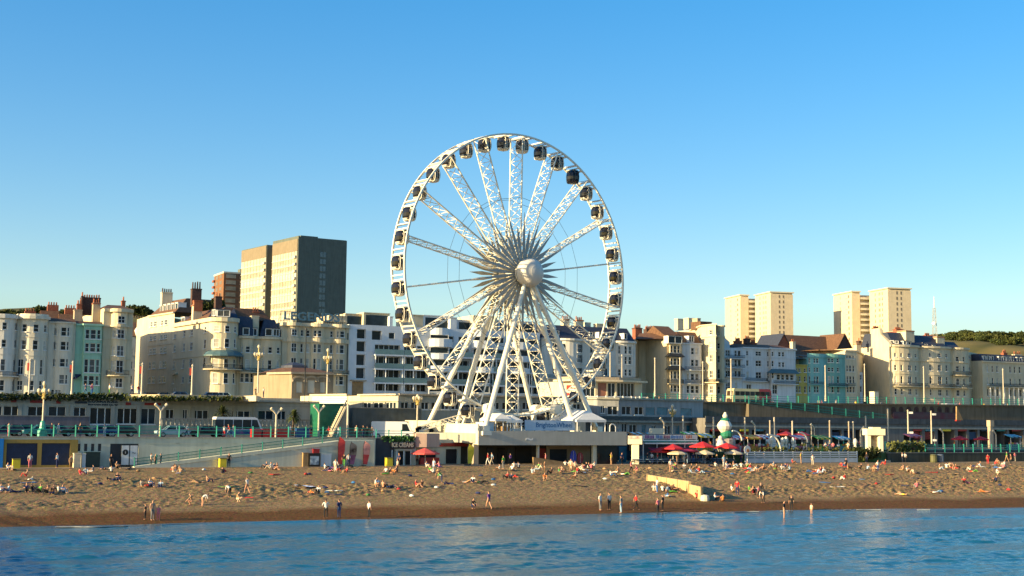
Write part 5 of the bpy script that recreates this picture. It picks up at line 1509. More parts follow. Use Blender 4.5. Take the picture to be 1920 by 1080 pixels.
m = MB(); band(m, fac, 0, fac.L, fac.z(200, 757.5), fac.z(200, 756.5) + .08, .1); m.build('string_course', M_conc, T, B)
M_redsign = mat('red_sign', (.28, .02, .012), .5, .15); M_navys = mat('navy_sign', (.012, .02, .035), .5)
for a, b, c, d, mm in ((122, 180, 170, 200, M_redsign), (326, 484, 176, 206, M_redsign), (612, 662, 182, 214, M_redsign), (1370, 1428, 200, 230, M_redsign), (1575, 1755, 206, 232, M_redsign), (815, 950, 188, 212, M_navys)):
    o, p, z, r, L, hh = panel_on(T, fac, B, XS(a), XS(b), YS(c), YS(d), .12, mm)
s = fac.s_at(XS(1135)); p = fac.P(s, .05); text('Exchange', 1.35, M_navys, T, Vector((p.x, p.y, fac.z(XS(1135), YS(203)))) - Vector(B), fac.rz(s), .03, sx=.85, bold=.03)
for px in (40, 86, 137, 168, 214, 262, 310, 364, 442, 480, 560): 
    m = MB(); s = fac.s_at(px); band(m, fac, s - .28, s + .28, 6.5, zt - .9, .16); m.build('pilaster', M_conc, T, B)
# terrace wall in front
T, fac, B = wall_thing('terrace_balustrade', 'dull purple grey terrace wall in front of the left shops', [kz(-60, 216, 8), kz(168, 216, 8)], 6.5, at(90, 781, 216).z, stucco('purple_grey_wall', (.15, .14, .16), .2), cat='wall', depth=.5, cap=(.14, .08, M_grey))
T, fac, B = wall_thing('terrace_balustrade', 'grey balustrade with stout balusters in front of the shops behind the minibus', [kz(300, 216, 8), kz(620, 216, 8)], 6.5, 7.6, M_grey, cat='balustrade', depth=.5)
m = MB(); band(m, fac, 0, fac.L, 8.75, 8.95, .12, .3); m.build('handrail', M_grey, T, B); bm = None
s = .3
while s < fac.L:
    p = fac.P(s, -.12)
    if bm is None:
        q = MB(); q.lathe([(.09, 0), (.16, .25), (.19, .45), (.10, .8), (.08, 1.0), (.13, 1.16)], n=7); o = q.build('baluster', M_conc, T); bm = o.data
    else: o = link('baluster', bm, T)
    o.location = Vector((p.x, p.y, 7.6)) - Vector(B); s += .62
# flat lit canopies on the roof edge
def slab_poly(name, label, pts, z0, z1, mt, cat='canopy', group=None):
    T = thing(name, (pts[0][0], pts[0][1], z0), label, cat, group); m = MB(); m.prism(pts, z0, z1); m.build('slab', mt, T, (pts[0][0], pts[0][1], z0))
    m = MB(); c = sum((Vector((p[0], p[1], 0)) for p in pts), Vector()) / len(pts); m.prism([(c.x + (p[0] - c.x) * 1.02, c.y + (p[1] - c.y) * 1.02) for p in pts], z1 + .002, z1 + .08); m.build('edge', mt, T, (pts[0][0], pts[0][1], z0)); return T
za = at(330, 744, 222).z
slab_poly('roof_canopy', 'flat sunlit roof canopy edge above the left shops', [kz(246, 227, 12), kz(300, 222.5, 12), kz(452, 222, 12), kz(470, 229, 12)], za - .1, za + .25, M_cream)
z = at(466, 752, 219).z
slab_poly('roof_block', 'lit cream roof block at the end of the left shop canopy', [kz(449, 224.5, 12), kz(480, 218, 12), kz(490, 229, 12)], z, z + .75, M_cream, 'roof block')
# hanging greenery along the roof edge
def greenery(name, label, px0, px1, k, py, hgt, mt, cat='plants', n=260, deep=.7, seed=1, kind='stuff'):
    r = random.Random(seed); m = MB(); 
    for i in range(n):
        px = r.uniform(px0, px1); c = at(px, py, k) + NO * r.uniform(-deep, deep) + UZ * r.uniform(-hgt / 2, hgt / 2) * (.5 + .5 * math.sin(px * .35) ** 2)
        nn = Vector((r.gauss(0, 1), r.gauss(0, 1), r.gauss(.3, 1))).normalized(); u = nn.orthogonal().normalized(); v = nn.cross(u); s = r.uniform(.12, .34)
        m.add([c + u * s, c + v * s * .7, c - u * s, c - v * s * .7], [(0, 1, 2, 3)])
    return tag(m.build(name, mt), label, cat, kind=kind)
greenery('hedge', 'dark green hedge along the upper promenade edge at the far left', -40, 238, 225.6, 744, 1.1, M_leafd, n=1500)
greenery('hanging_plants', 'trailing green plants under the lit canopy edge', 238, 452, 221.7, 747, .8, M_leaf, n=700, seed=4)

# ---------------------------------------------------------------- toll house pavilion with raised roof
X3 = lambda c: 390 + c / 3.176; Y3 = lambda c: 420 + c / 3.176
k0 = 240
zt = at(X3(500), Y3(893), k0).z; zb = 12.4
P0 = kz(X3(358), k0 + 6.5, 14); P1 = kz(X3(498), k0, 14); P2 = kz(X3(745), k0, 14)
T, fac, B = wall_thing('pavilion', 'beige classical pavilion with a stepped pyramid roof and arched niches', [P0, P1, P2], zb, zt, stucco('weathered_stone', (.30, .235, .155), .2), [(X3(527), X3(562), Y3(938), Y3(1004), ('panel', M_pale)), (X3(595), X3(636), Y3(930), Y3(1006), ('panel', M_pale)), (X3(668), X3(700), Y3(942), Y3(1004), ('panel', M_pale))], cat='pavilion', depth=9)
for cx in (545, 616, 684):
    s = fac.s_at(X3(cx)); p = fac.P(s, .03); m = MB(); zz = fac.z(X3(cx), Y3(940)); q = []
    for i in range(9):
        t = math.pi * i / 8; q.append((1.25 * math.cos(t), .9 * math.sin(t)))
    d = EA
    for (x0, z0_), (x1, z1_) in zip(q, q[1:]): m.beam(Vector((p.x, p.y, zz)) + d * x0 + UZ * z0_, Vector((p.x, p.y, zz)) + d * x1 + UZ * z1_, .22, .3)
    m.build('arch', M_beige, T, B)
m = MB(); band(m, fac, 0, fac.L, zt + .003, zt + .35, .45, .2); m.build('cornice', M_beige, T, B)
a, b = fac.P(0, .3), fac.P(fac.L, .3); c1 = fac.P(fac.s_at(X3(498)), .3); n2 = Vector((NO.x, NO.y)) * 9.5; loop = [a, c1, b, b + n2, a + n2 * .6]
cc = sum(loop, Vector((0, 0))) / 5; zr = at(X3(555), Y3(832), k0 + 4).z; m = MB()
lo = [(*p, zt + .36) for p in loop]; mi = [(*(cc + (p - cc) * .42), zt + (zr - zt) * .62) for p in loop]
m.add(lo + mi, [(i, (i + 1) % 5, 5 + (i + 1) % 5, 5 + i) for i in range(5)] + [(9, 8, 7, 6, 5)][::-1]); m.build('roof', M_tile, T, B)
m = MB(); lo = [(*(cc + (p - cc) * .36), zt + (zr - zt) * .6) for p in loop]; l2 = [(*(cc + (p - cc) * .34), zt + (zr - zt) * .85) for p in loop]; l3 = [(*(cc + (p - cc) * .06), zr + .25) for p in loop]
m.add(lo + l2, [(i, (i + 1) % 5, 5 + (i + 1) % 5, 5 + i) for i in range(5)]); m.add(l2 + l3, [(i, (i + 1) % 5, 5 + (i + 1) % 5, 5 + i) for i in range(5)] + [(5, 6, 7, 8, 9)]); m.build('lantern', M_slate, T, B)

# ---------------------------------------------------------------- cafe blocks left of the wheel
def lit_block(name, label, px0, k0_, px1, k1_, pyt, pyb, mt, cat='building', wins=(), slats=0, depth=6, group=None):
    a, b = kz(px0, k0_, 12), kz(px1, k1_, 12); zt_ = at(px1, pyt, k1_).z; zb_ = at(px1, pyb, k1_).z
    T, fac, B = wall_thing(name, label, [a, b], zb_, zt_, mt, wins, cat=cat, depth=depth, group=group)
    for i in range(slats):
        z = zb_ + (zt_ - zb_) * (i + .5) / slats; m = MB(); band(m, fac, .3, fac.L - .3, z - .09, z + .09, .14); m.build('slat', M_white, T, B)
    m = MB(); band(m, fac, 0, fac.L, zt_ + .003, zt_ + .22, .5, .2); m.build('roof_edge', mt, T, B)
    return T, fac, B
lit_block('cafe_louvre_block', 'cream cafe block with white horizontal slats catching the sun', 585, 228, 654, 217, 741, 757, M_cream, 'cafe', slats=5)
T, fac, B = lit_block('cafe_block', 'white cafe block with sunlit fascia and a row of windows left of the wheel', 674, 224, 746, 214, 741, 752.5, M_cream, 'cafe')
T, fac, B = wall_thing('glazed_cafe', 'dark glazed cafe front under the lit white fascia', [kz(676, 224, 9), kz(746, 214.3, 9), kz(748, 219, 9)], 9.4, at(746, 752.8, 214).z, M_conc, [(680, 695, 753.5, 766, 'shop'), (699, 718, 753.5, 766, 'shop'), (722, 742, 753.5, 766, 'shop')], cat='cafe front')
T, fac, B = wall_thing('rear_hall', 'grey green flat roofed hall behind the wheel legs', [kz(746, 222, 9), kz(1098, 222, 9)], 6.3, at(800, 742, 222).z, M_conc, [(x, x + 14, 754, 768, 'shop') for x in range(752, 1090, 19)], cat='hall', depth=10)
m = MB(); band(m, fac, 0, fac.L, at(800, 742, 222).z + .003, at(800, 740, 222).z + .1, .5, .2); m.build('roof_edge', M_beige, T, B)
T, fac, B = wall_thing('dark_terrace', 'dark slate parapet terrace in front of the cafe left of the wheel', [kz(660, 210, 8), kz(790, 210, 8)], 7.9, at(720, 766, 210).z, mat('slate_panel', (.07, .085, .085), .6, .2, 1, streak=.2), cat='terrace', depth=4, cap=(.12, .1, M_grey))
T, fac, B = wall_thing('under_terrace_wall', 'shaded concrete wall under the dark parapet with low openings', [kz(560, 211, 8), kz(800, 211, 8)], 6.3, 7.89, M_grey, [(690, 706, 789, 798, ('opening', M_dark)), (714, 732, 789, 798, ('opening', M_dark))], cat='wall', depth=3)
# green kiosk and stair
p = kz(588, 205, 6.5); box_thing('green_kiosk', 'deep green kiosk hoarding beside the stair ramp', 'kiosk', 597, 646, 208, 6.5, 758, 4, mat('deep_green_paint', (.008, .11, .06), .5, .2))
A = kz(622, 203, 6.5); Bq = kz(650, 203, 10.9); S = thing('concrete_stair', tuple(A), 'sloping concrete stair flight left of the wheel terrace', 'stair'); m = MB()
for i in range(14):
    q0, q1 = A.lerp(Bq, i / 14), A.lerp(Bq, (i + 1) / 14); m.obox(q0, EA, (q1 - q0).xy.length, 2.2, 6.5, q1.z)
m.build('steps', M_beige, S, tuple(A)); m = MB(); m.beam(A + UZ * .9, Bq + UZ * .9, .16); m.beam(A - NO * .1 + UZ * .1, Bq - NO * .1 + UZ * .1, .5, .12); m.build('handrail', M_grey, S, tuple(A))

# ---------------------------------------------------------------- flat pavilion and curved wall right of the wheel
k1 = 243
zt = at(1130, 716, k1).z
T, fac, B = wall_thing('seafront_pavilion', 'low lit pavilion with a curved flat roof and tall red brown windows', [kz(1048, k1 + 6, 14), kz(1078, k1, 14), kz(1160, k1 - 1.5, 14), kz(1204, k1 + 1, 14)], 12.4, zt, M_cream,
   [(1062, 1082, 722, 742, ('panel', M_redsign)), (1121, 1137, 718, 744, ('panel', mat('brown_blind', (.28, .12, .08), .6))), (1140, 1154, 718, 744, 'shop'), (1157, 1190, 718, 744, 'shop'), (1092, 1116, 720, 744, 'shop')], cat='pavilion', depth=8)
m = MB(); band(m, fac, 0, fac.L, zt + .003, zt + .35, 1.4, .3); m.build('roof_slab', M_cream, T, B)
m = MB(); band(m, fac, .5, fac.L - .5, zt + .36, zt + .9, .2, .3); m.build('roof_step', M_beige, T, B)
k2 = 227
pts = [kz(1085, k2 + 4, 10), kz(1120, k2 - .8, 10), kz(1160, k2 - 2.4, 10), kz(1210, k2 - 2.2, 10), kz(1260, k2 - 1, 10), kz(1318, k2 + 1.5, 10)]
zt = at(1180, 750, k2).z
M_blued = mat('blue_tinted_window', (.03, .16, .22), .2, .3, 1, spec=.4)
T, fac, B = wall_thing('curved_terrace_building', 'grey two storey curved terrace building with pale blue windows right of the wheel', pts, 4.6, zt, stucco('grey_blue_render', (.34, .345, .34), .2),
   [(1126, 1134, 761, 775, 'shop'), (1139, 1158, 762, 778, 'shop'), (1166, 1183, 762, 778, 'shop'), (1190, 1206, 763, 778, 'shop'), (1211, 1228, 764, 778, ('panel', M_blued)), (1232, 1252, 764, 778, ('panel', M_blued)), (1276, 1297, 766, 779, ('panel', M_blued)),
    (1166, 1176, 794, 815, 'shop'), (1180, 1194, 796, 816, 'shop'), (1203, 1211, 797, 817, ('panel', M_blued)), (1222, 1230, 798, 818, 'shop'), (1266, 1274, 798, 818, ('panel', M_blued)), (1287, 1294, 798, 818, ('panel', M_blued)), (1308, 1315, 798, 818, ('panel', M_blued)), (1246, 1258, 798, 818, 'shop'), (1134, 1146, 794, 815, 'shop')], cat='building', depth=9)
m = MB(); band(m, fac, 0, fac.L, zt + .003, zt + .3, .35, .3); m.build('coping', M_conc, T, B)
m = MB(); band(m, fac, 0, fac.L, fac.z(1180, 792), fac.z(1180, 789), .8); m.build('ledge', M_conc, T, B)
m = MB(); band(m, fac, 0, fac.L, fac.z(1180, 787), fac.z(1180, 781), .75, -.6); m.build('dark_balustrade', mat('dark_balustrade_panel', (.04, .06, .065), .5, .3, 2), T, B)
railing('upper_white_railing', 'white post railing on the curved terrace in front of the flat pavilion', [kz(1050, 232, 12.45), kz(1120, 228, 12.45), kz(1215, 227, 12.45)], 1.15, M_white, 1.6, thick=.12)

# ---------------------------------------------------------------- right hand retaining wall, ramp and arches
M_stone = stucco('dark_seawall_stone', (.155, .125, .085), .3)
kr = 236.0
ztp = [(1316, 752.5), (1480, 755), (1700, 757), (1945, 760)]
pts = [kz(x, kr, 12) for x, _ in ztp]
T = thing('sea_wall', (pts[0].x, pts[0].y, 4.6), 'long brown shaded sea wall under the upper road at the right', 'wall'); B = (pts[0].x, pts[0].y, 4.6)
m = MB()
tops = [at(x, y, kr).z for x, y in ztp]
for (a, za), (b, zb) in zip(zip(pts, tops), zip(pts[1:], tops[1:])):
    m.add([(a.x, a.y, 4.6), (b.x, b.y, 4.6), (b.x, b.y, zb), (a.x, a.y, za), (a.x + NO.x, a.y + NO.y, za), (b.x + NO.x, b.y + NO.y, zb)], [(0, 1, 2, 3), (3, 2, 5, 4)])
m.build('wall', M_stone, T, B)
for i in range(len(pts) - 1):
    m = MB(); m.beam(pts[i].xy.to_3d() + UZ * (tops[i] - .16) - NO * .1, pts[i + 1].xy.to_3d() + UZ * (tops[i + 1] - .16) - NO * .1, .5, .3); m.build('coping', M_stone, T, B)
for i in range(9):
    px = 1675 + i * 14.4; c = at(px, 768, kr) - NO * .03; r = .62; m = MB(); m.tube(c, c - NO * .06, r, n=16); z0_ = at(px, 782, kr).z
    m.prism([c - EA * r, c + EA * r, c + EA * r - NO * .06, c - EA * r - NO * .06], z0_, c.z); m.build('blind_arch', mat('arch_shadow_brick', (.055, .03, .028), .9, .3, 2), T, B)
m = MB(); a, b = at(1674, 776, kr) - NO * .07, at(1796, 776, kr) - NO * .07; m.prism([a, b, b - NO * .05, a - NO * .05], at(1740, 786, kr).z, at(1740, 773, kr).z); m.build('graffiti', mat('purple_graffiti', (.14, .03, .06), .8, .5, .6, var2=(.05, .05, .06)), T, B)
railing('upper_road_railing', 'turquoise railing with pale posts along the upper road edge at the right', [Vector((p.x, p.y, z)) + NO * .4 for p, z in zip([kz(1205, kr, 12)] + pts, [tops[0]] + tops)], 1.2, M_teal, 2.6, thick=.1, rails=(.3, .65, 1.0))
# light caps on some posts come from pale paint: second run of posts in white
rp0, rp1, rp2 = at(1404, 757, kr - 1.2), at(1560, 777, kr - 1.2), at(1662, 790, kr - 1.2)
T = thing('wall_ramp', tuple(rp0), 'ramp sloping down along the face of the right hand sea wall', 'ramp'); m = MB()
for a, b in ((rp0, rp1), (rp1, rp2)):
    q = [a, b, b + NO * 1.1, a + NO * 1.1]; m.add([(*p.xy, 4.6) for p in q] + [(q[0].x, q[0].y, a.z), (q[1].x, q[1].y, b.z), (q[2].x, q[2].y, b.z), (q[3].x, q[3].y, a.z)], [(0, 1, 5, 4), (4, 5, 6, 7), (1, 2, 6, 5), (3, 0, 4, 7)])
m.build('ramp_wall', M_stone, T, tuple(rp0))
railing('wall_ramp_railing', 'turquoise railing with bright posts sloping down the right hand sea wall', [rp0, rp1, rp2], 1.35, M_tealdk, 3.0, thick=.12, rails=(.15, .5, 1.0), infill=.25)
for i in range(13):                # bright painted posts of the sloping rail
    pass
# mid level walkway with dark arches below
kt = 222.0
wz = at(1500, 786, kt).z
pts = [kz(1322, kt, 9), kz(1640, kt, 9), kz(1950, kt, 9)]
bays = []
for a, b in ((1330, 1352), (1358, 1372), (1384, 1405), (1410, 1436), (1458, 1482), (1488, 1512), (1518, 1530), (1560, 1578), (1582, 1600), (1604, 1616), (1712, 1728), (1734, 1752), (1758, 1790), (1796, 1812), (1817, 1833), (1837, 1858), (1864, 1888), (1892, 1918), (1922, 1944)):
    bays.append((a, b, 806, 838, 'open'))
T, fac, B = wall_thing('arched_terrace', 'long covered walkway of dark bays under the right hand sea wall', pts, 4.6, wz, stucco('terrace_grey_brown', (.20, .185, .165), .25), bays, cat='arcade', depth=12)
m = MB(); band(m, fac, 0, fac.L, wz - .75, wz + .35, .25, -.01); m.build('parapet', mat('dark_parapet', (.075, .085, .09), .7, .25, .8, streak=.25), T, B)
m = MB(); band(m, fac, 0, fac.L, at(1600, 803, kt).z, at(1600, 799.5, kt).z, .15, -.01); m.build('string_course', M_conc, T, B)
for a, b, c_ in ((1560, 1576, M_navy), (1583, 1599, M_navy), (1816, 1832, mat('blue_shutter', (.02, .06, .12), .5)), (1384, 1404, M_redsign), (1712, 1727, M_redsign), (1735, 1751, M_redsign)):
    o = panel_on(T, fac, B, a, b, 810, 824, -.4, c_, 'shutter')
for i, (px, c_) in enumerate(((1341, M_redsign), (1365, M_navys), (1395, M_yellow), (1423, M_blued), (1470, M_redsign), (1500, M_tealdk), (1590, M_navys), (1720, M_redsign), (1743, M_blued), (1774, M_yellow), (1804, M_redsign), (1847, M_navys), (1876, M_tealdk), (1905, M_redsign))):
    o = panel_on(T, fac, B, px - 8, px + 8, 804.5, 808.5, .12, c_, 'sign')
p = kz(1797, 219, wz); S = thing('wooden_sail', tuple(p), 'pale triangular sail shaped sculpture on the right hand walkway', 'sculpture')
a = at(1794, 762, 219); b = at(1806, 788, 219); c = at(1794, 788, 219); m = MB(); vs = [a, b, c, a + NO * .3, b + NO * .3, c + NO * .3]; m.add(vs, [(0, 2, 1), (3, 4, 5), (0, 1, 4, 3), (1, 2, 5, 4), (2, 0, 3, 5)]); m.build('sail', M_wood, S, tuple(p))
m = MB(); m.obox(c, EA, 1.2, .5, wz, c.z + .1); m.build('hull', M_redsign, S, tuple(p))
# pale tower kiosk on the walkway
p0 = kz(1858, 216, 4.6); S = thing('stone_pylon', tuple(p0), 'pale weathered pylon with a narrow neck in front of the right hand arches', 'pylon')
m = MB(); m.obox(p0, EA, .75, .75, 4.6, at(1862, 800, 216).z); m.build('shaft', M_beige, S, tuple(p0)); m = MB(); q = kz(1857.5, 216, 4.6); m.obox(q - NO * .1, EA, 1.05, 1.0, at(1862, 800, 216).z + .002, at(1862, 788, 216).z); m.build('head', M_beige, S, tuple(p0))

# ---------------------------------------------------------------- the wheel terrace and its shops
kf = 188.5
cor = kz(897, kf, 6); e1 = kz(1175, kf, 6); wst = cor + NO * 12.0
ztop, zbot = 7.62, 5.62
M_fas = stucco('shaded_fascia', (.42, .41, .35), .08); M_litp = stucco('sunlit_cream', (.66, .60, .44), .04)  # one fascia in two tones: front greyed for shade, side pale for sun
T = thing('wheel_terrace', (cor.x, cor.y, 2.83), 'wide flat roofed terrace building under the wheel with a plain grey fascia', 'terrace building'); B = (cor.x, cor.y, 2.83)
m = MB(); m.prism([cor + NO * .3 + EA * .3, e1 + NO * .3 - EA * .2, e1 + NO * 22, cor + NO * 22 - EA * 10], zbot + .3, 7.25); m.build('deck', M_conc, T, B)
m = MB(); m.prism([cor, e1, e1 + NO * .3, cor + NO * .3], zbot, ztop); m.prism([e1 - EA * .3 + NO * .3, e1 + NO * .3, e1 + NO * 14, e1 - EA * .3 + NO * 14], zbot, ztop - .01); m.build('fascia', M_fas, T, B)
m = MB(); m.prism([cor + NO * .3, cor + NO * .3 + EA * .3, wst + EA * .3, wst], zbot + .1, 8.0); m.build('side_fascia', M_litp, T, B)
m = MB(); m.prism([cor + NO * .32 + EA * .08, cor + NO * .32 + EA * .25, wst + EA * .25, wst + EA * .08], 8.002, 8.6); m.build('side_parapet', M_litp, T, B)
rzw = math.atan2(-NO.y, -NO.x)
c = cor.lerp(wst, .5) - EA * .012; text('Revolutions', 1.2, mat('tan_lettering', (.50, .40, .24), .6), T, Vector((c.x, c.y, 6.75)) - Vector(B), rzw, .01, sx=1.1)
c = cor.lerp(e1, .33) - NO * .012; text('~', 2.2, M_white, T, Vector((c.x, c.y, 6.55)) - Vector(B), math.atan2(EA.y, EA.x), .01, name='fascia_mark', bold=.02)
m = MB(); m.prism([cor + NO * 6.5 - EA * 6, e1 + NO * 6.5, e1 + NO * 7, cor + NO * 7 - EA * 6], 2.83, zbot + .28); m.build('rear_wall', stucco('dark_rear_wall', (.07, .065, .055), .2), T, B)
fr = Fac([cor + NO * 6.45, e1 + NO * 6.45])
for a, b, z0_, z1_, mm in ((912, 925, 2.9, 5.1, M_navys), (932, 946, 2.9, 5.1, M_dark), (950, 962, 2.9, 5.0, M_iron), (966, 996, 2.9, 5.2, M_dark), (1005, 1022, 2.9, 5.0, M_redsign), (1030, 1062, 2.9, 4.9, M_navys), (1122, 1158, 2.9, 5.4, M_iron), (1160, 1174, 2.9, 5.3, M_blued)):
    s0, s1 = fr.s_at(a, 855), fr.s_at(b, 855); m = MB(); m.prism([fr.P(s0, .12), fr.P(s1, .12), fr.P(s1, 0.01), fr.P(s0, .01)], z0_, z1_); m.build('shop_door', mm, T, B)
m = MB(); s0, s1 = fr.s_at(1024, 850), fr.s_at(1106, 850); m.prism([fr.P(s0, .1), fr.P(s1, .1), fr.P(s1, .02), fr.P(s0, .02)], 2.84, 5.85); m.build('wall_panel', M_beige, T, B)
for px in (1008, 1112):
    q = kz(px, kf + .6, 3); m = MB(); w_ = .45 if px < 1100 else .95; m.obox(q, EA, w_ * .6 if px < 1100 else w_, .5, 2.83, zbot + .29); m.build('column', M_lw, T, B)
q = kz(888, kf + .5, 3); m = MB(); m.obox(q, EA, .75, .6, 2.83, zbot + .09); m.build('column', M_beige, T, B)
m = MB(); s0 = kz(1120, kf + .4, 3); s1 = kz(1156, kf + .4, 3); m.prism([s0, s1, s1 + NO * .1, s0 + NO * .1], 2.84, zbot + .29); m.build('shop_window', M_glass, T, B)
# surfboards
for px, mm, lab in ((1075, mat('surf_blue', (.01, .03, .32), .3), 'blue surfboard leaning upright under the wheel terrace'), (1088, mat('surf_red', (.20, .012, .03), .3), 'dark red surfboard leaning upright beside the blue one')):
    q = kz(px, kf + 1.6, 2.85); S = thing('surfboard', tuple(q), lab, 'surfboard', 'surfboards on show'); m = MB(); n = 12; vs = []
    hs_ = 2.0 if px < 1080 else 1.7
    for y in (0, .1):
        for i in range(n * 2):
            t = math.pi * 2 * i / (n * 2); vs.append(q + EA * (.52 * math.cos(t)) + UZ * (hs_ / 2 + hs_ / 2 * math.sin(t)) + NO * y)
    N2 = n * 2; m.add(vs, [tuple(range(N2)), tuple(range(2 * N2 - 1, N2 - 1, -1))] + [(i, N2 + i, N2 + (i + 1) % N2, (i + 1) % N2) for i in range(N2)]); m.build('board', mm, S, tuple(q))
    m = MB(); m.beam(q - NO * .02 + UZ * .15, q - NO * .02 + UZ * (hs_ - .15), .04, .03); m.build('stringer', M_white, S, tuple(q))
# front shops west of the corner
ks = 193.0
A = kz(704, 190.6, 3); Bq = cor + NO * 5 - EA * .4
T, fac, B = wall_thing('beach_shops', 'row of small beach shops left of the wheel terrace', [A, kz(779, 190.6, 3), kz(782, 192.5, 3), Vector((Bq.x, Bq.y, 0))], 2.83, 6.3, M_lw,
   [(700 + 5, 728, 838, 872, ('doorway', M_dark)), (747, 757, 846, 873, ('doorway', M_dark)), (760, 772, 846, 873, ('doorway', M_dark)), (787, 818, 845, 858, ('hatch', M_dark)), (836, 858, 842, 873, ('doorway', M_dark)), (862, 880, 842, 873, ('doorway', M_dark))], cat='shops', depth=6, rec=.4)
o, p, z, r, L, hh = panel_on(T, fac, B, 731, 776, 828.5, 841, .35, M_black, 'sign', .3)
text('ICE CREAMS', .85, M_cream, o, Vector((p.x, p.y, z + .02)) - Vector(B), r, .01, sx=.70, bold=.03)
m = MB(); q0, q1 = fac.P(fac.s_at(742), .3), fac.P(fac.s_at(774), .3); zz = fac.z(750, 842.5); m.prism([q0, q1, q1 + Vector((0, .12)), q0 + Vector((0, .12))], zz - .16, zz); m.build('sign_arrow', M_cream, T, B)
for px in (737, 746, 759, 772):
    m = MB(); q = fac.P(fac.s_at(px), .2); m.beam((*q, 2.83), (*q, 4.9), .13); m.build('post', M_white, T, B)
o = panel_on(T, fac, B, 705, 722, 852, 868, -.2, mat('blue_poster', (.02, .10, .30), .5, .4, 1), 'poster')
o = panel_on(T, fac, B, 785, 820, 858, 871, .5, M_red, 'counter', .8); o = panel_on(T, fac, B, 782, 828, 834, 837.5, .25, M_red, 'red_fascia'); o = panel_on(T, fac, B, 826, 893, 830.5, 837, .2, M_redsign, 'red_fascia')
o = panel_on(T, fac, B, 730, 737, 842, 872, .1, M_cream, 'wall_panel')
# ticket office on top
T, fac, B = wall_thing('ticket_office', 'white rounded ticket office with a black six sided window beside the wheel', [kz(774, 206.5, 7), kz(800, 204.6, 7), kz(826, 203.0, 7), kz(838, 206, 7)], 6.31, 9.0, M_litp, cat='ticket office', depth=5)
m = MB(); c = [at(x, y, 205.3 - (x - 780) * .06) for x, y in ((780, 803), (785, 799), (807, 799), (813, 807), (809, 814), (781, 814))]
vs = [p - NO * .2 for p in c] + [p + NO * .3 for p in c]; m.add(vs, [tuple(range(5, -1, -1)), tuple(range(6, 12))] + [(i, (i + 1) % 6, 6 + (i + 1) % 6, 6 + i) for i in range(6)]); m.build('window', M_glass, T, B)
T, fac, B = wall_thing('pink_wall', 'pinkish curved retaining wall under the ticket office', [kz(779.5, 190.4, 5), kz(800, 189.8, 5), kz(824, 190.6, 5)], 5.3, 7.2, stucco('pink_render', (.46, .33, .26), .1), cat='wall', depth=1.2)
# white parapet block and banner, marquees
A = kz(984, kf + 3, 7.25); Bq = kz(1078, kf + 3, 7.25)
S = thing('wheel_banner', tuple(A), 'long pale blue banner with blue lettering on the wheel terrace', 'banner'); m = MB(); m.prism([A, Bq, Bq + NO * .08, A + NO * .08], 7.7, 9.2); bn = m.build('banner', mat('banner_blue_white', (.42, .52, .62), .5, .05), S, tuple(A))
c = A.lerp(Bq, .5) - NO * .012; text('BrightonWheel', 1.0, mat('banner_lettering', (.02, .12, .28), .5), bn, Vector((c.x + .6, c.y + .3, 8.5)) - A, math.atan2(EA.y, EA.x), .008, bold=.015)
m = MB()
for i in range(6): q = A.lerp(Bq, i / 5) + NO * .12; m.beam((q.x, q.y, 7.25), (q.x, q.y, 9.25), .08)
m.build('frame', M_iron, S, tuple(A))
def marquee(name, label, c0, L, D, z0, he, hr, group='white marquees on the wheel terrace'):
    S = thing(name, tuple(c0), label, 'marquee', group); B = tuple(c0); A = Vector((c0[0], c0[1], 0))
    q = lambda u, v, z: tuple((A + EA * u + NO * v)[:2]) + (z,)
    m = MB(); m.add([q(-.15, -.15, z0 + he), q(L + .15, -.15, z0 + he), q(L / 2, D * .12, z0 + hr), q(-.15, D, z0 + he), q(L + .15, D, z0 + he), q(L / 2, D * .88, z0 + hr)], [(0, 1, 2), (4, 3, 5), (0, 2, 5, 3), (1, 4, 5, 2)])
    m.add([q(-.15, -.15, z0 + he - .35), q(L + .15, -.15, z0 + he - .35), q(L + .15, -.15, z0 + he), q(-.15, -.15, z0 + he)], [(0, 1, 2, 3)]); m.add([q(-.15, -.15, z0 + he - .35), q(-.15, D, z0 + he - .35), q(-.15, D, z0 + he), q(-.15, -.15, z0 + he)], [(0, 1, 2, 3)])
    m.build('canopy', M_white, S, B)
    for u, v in ((0, 0), (L / 2, 0), (L, 0), (0, D), (L, D)):
        m = MB(); p = q(u, v, z0); m.beam(p, (p[0], p[1], z0 + he - .02), .14); m.build('post', M_white, S, B)
    m = MB(); m.add([q(0, D - .1, z0), q(L, D - .1, z0), q(L, D - .1, z0 + he - .1), q(0, D - .1, z0 + he - .1)], [(0, 1, 2, 3)]); m.build('rear_panel', M_beige, S, B)
    m = MB(); p = q(L * .2, D * .6, z0); m.obox(p, EA, L * .5, .8, z0, z0 + 1.0); m.build('counter', M_wood, S, B)
marquee('marquee', 'large white gabled marquee at the right end of the wheel terrace', kz(1082, kf + 2.2, 7.25), 4.8, 9, 7.25, 2.1, 3.5)
marquee('marquee', 'small white marquee left of the banner on the wheel terrace', kz(929, kf + 2.6, 7.25), 2.4, 5, 7.25, 2.1, 2.9)
marquee('marquee', 'narrow white marquee squeezed against the left end of the banner', kz(951, kf + 2.6, 7.25), 2.3, 4, 7.25, 1.9, 2.6)
q = kz(907, kf + 2, 7.25); box_thing('ticket_booth', 'small white booth at the foot of the front left wheel leg', 'booth', 906, 926, kf + 1.5, 7.25, 793, 2.5, M_blue)
q = kz(1143, kf + 2, 7.25); S = thing('arched_door', tuple(q), 'white framed dark arched door right of the large marquee', 'door')
m = MB(); n = 14
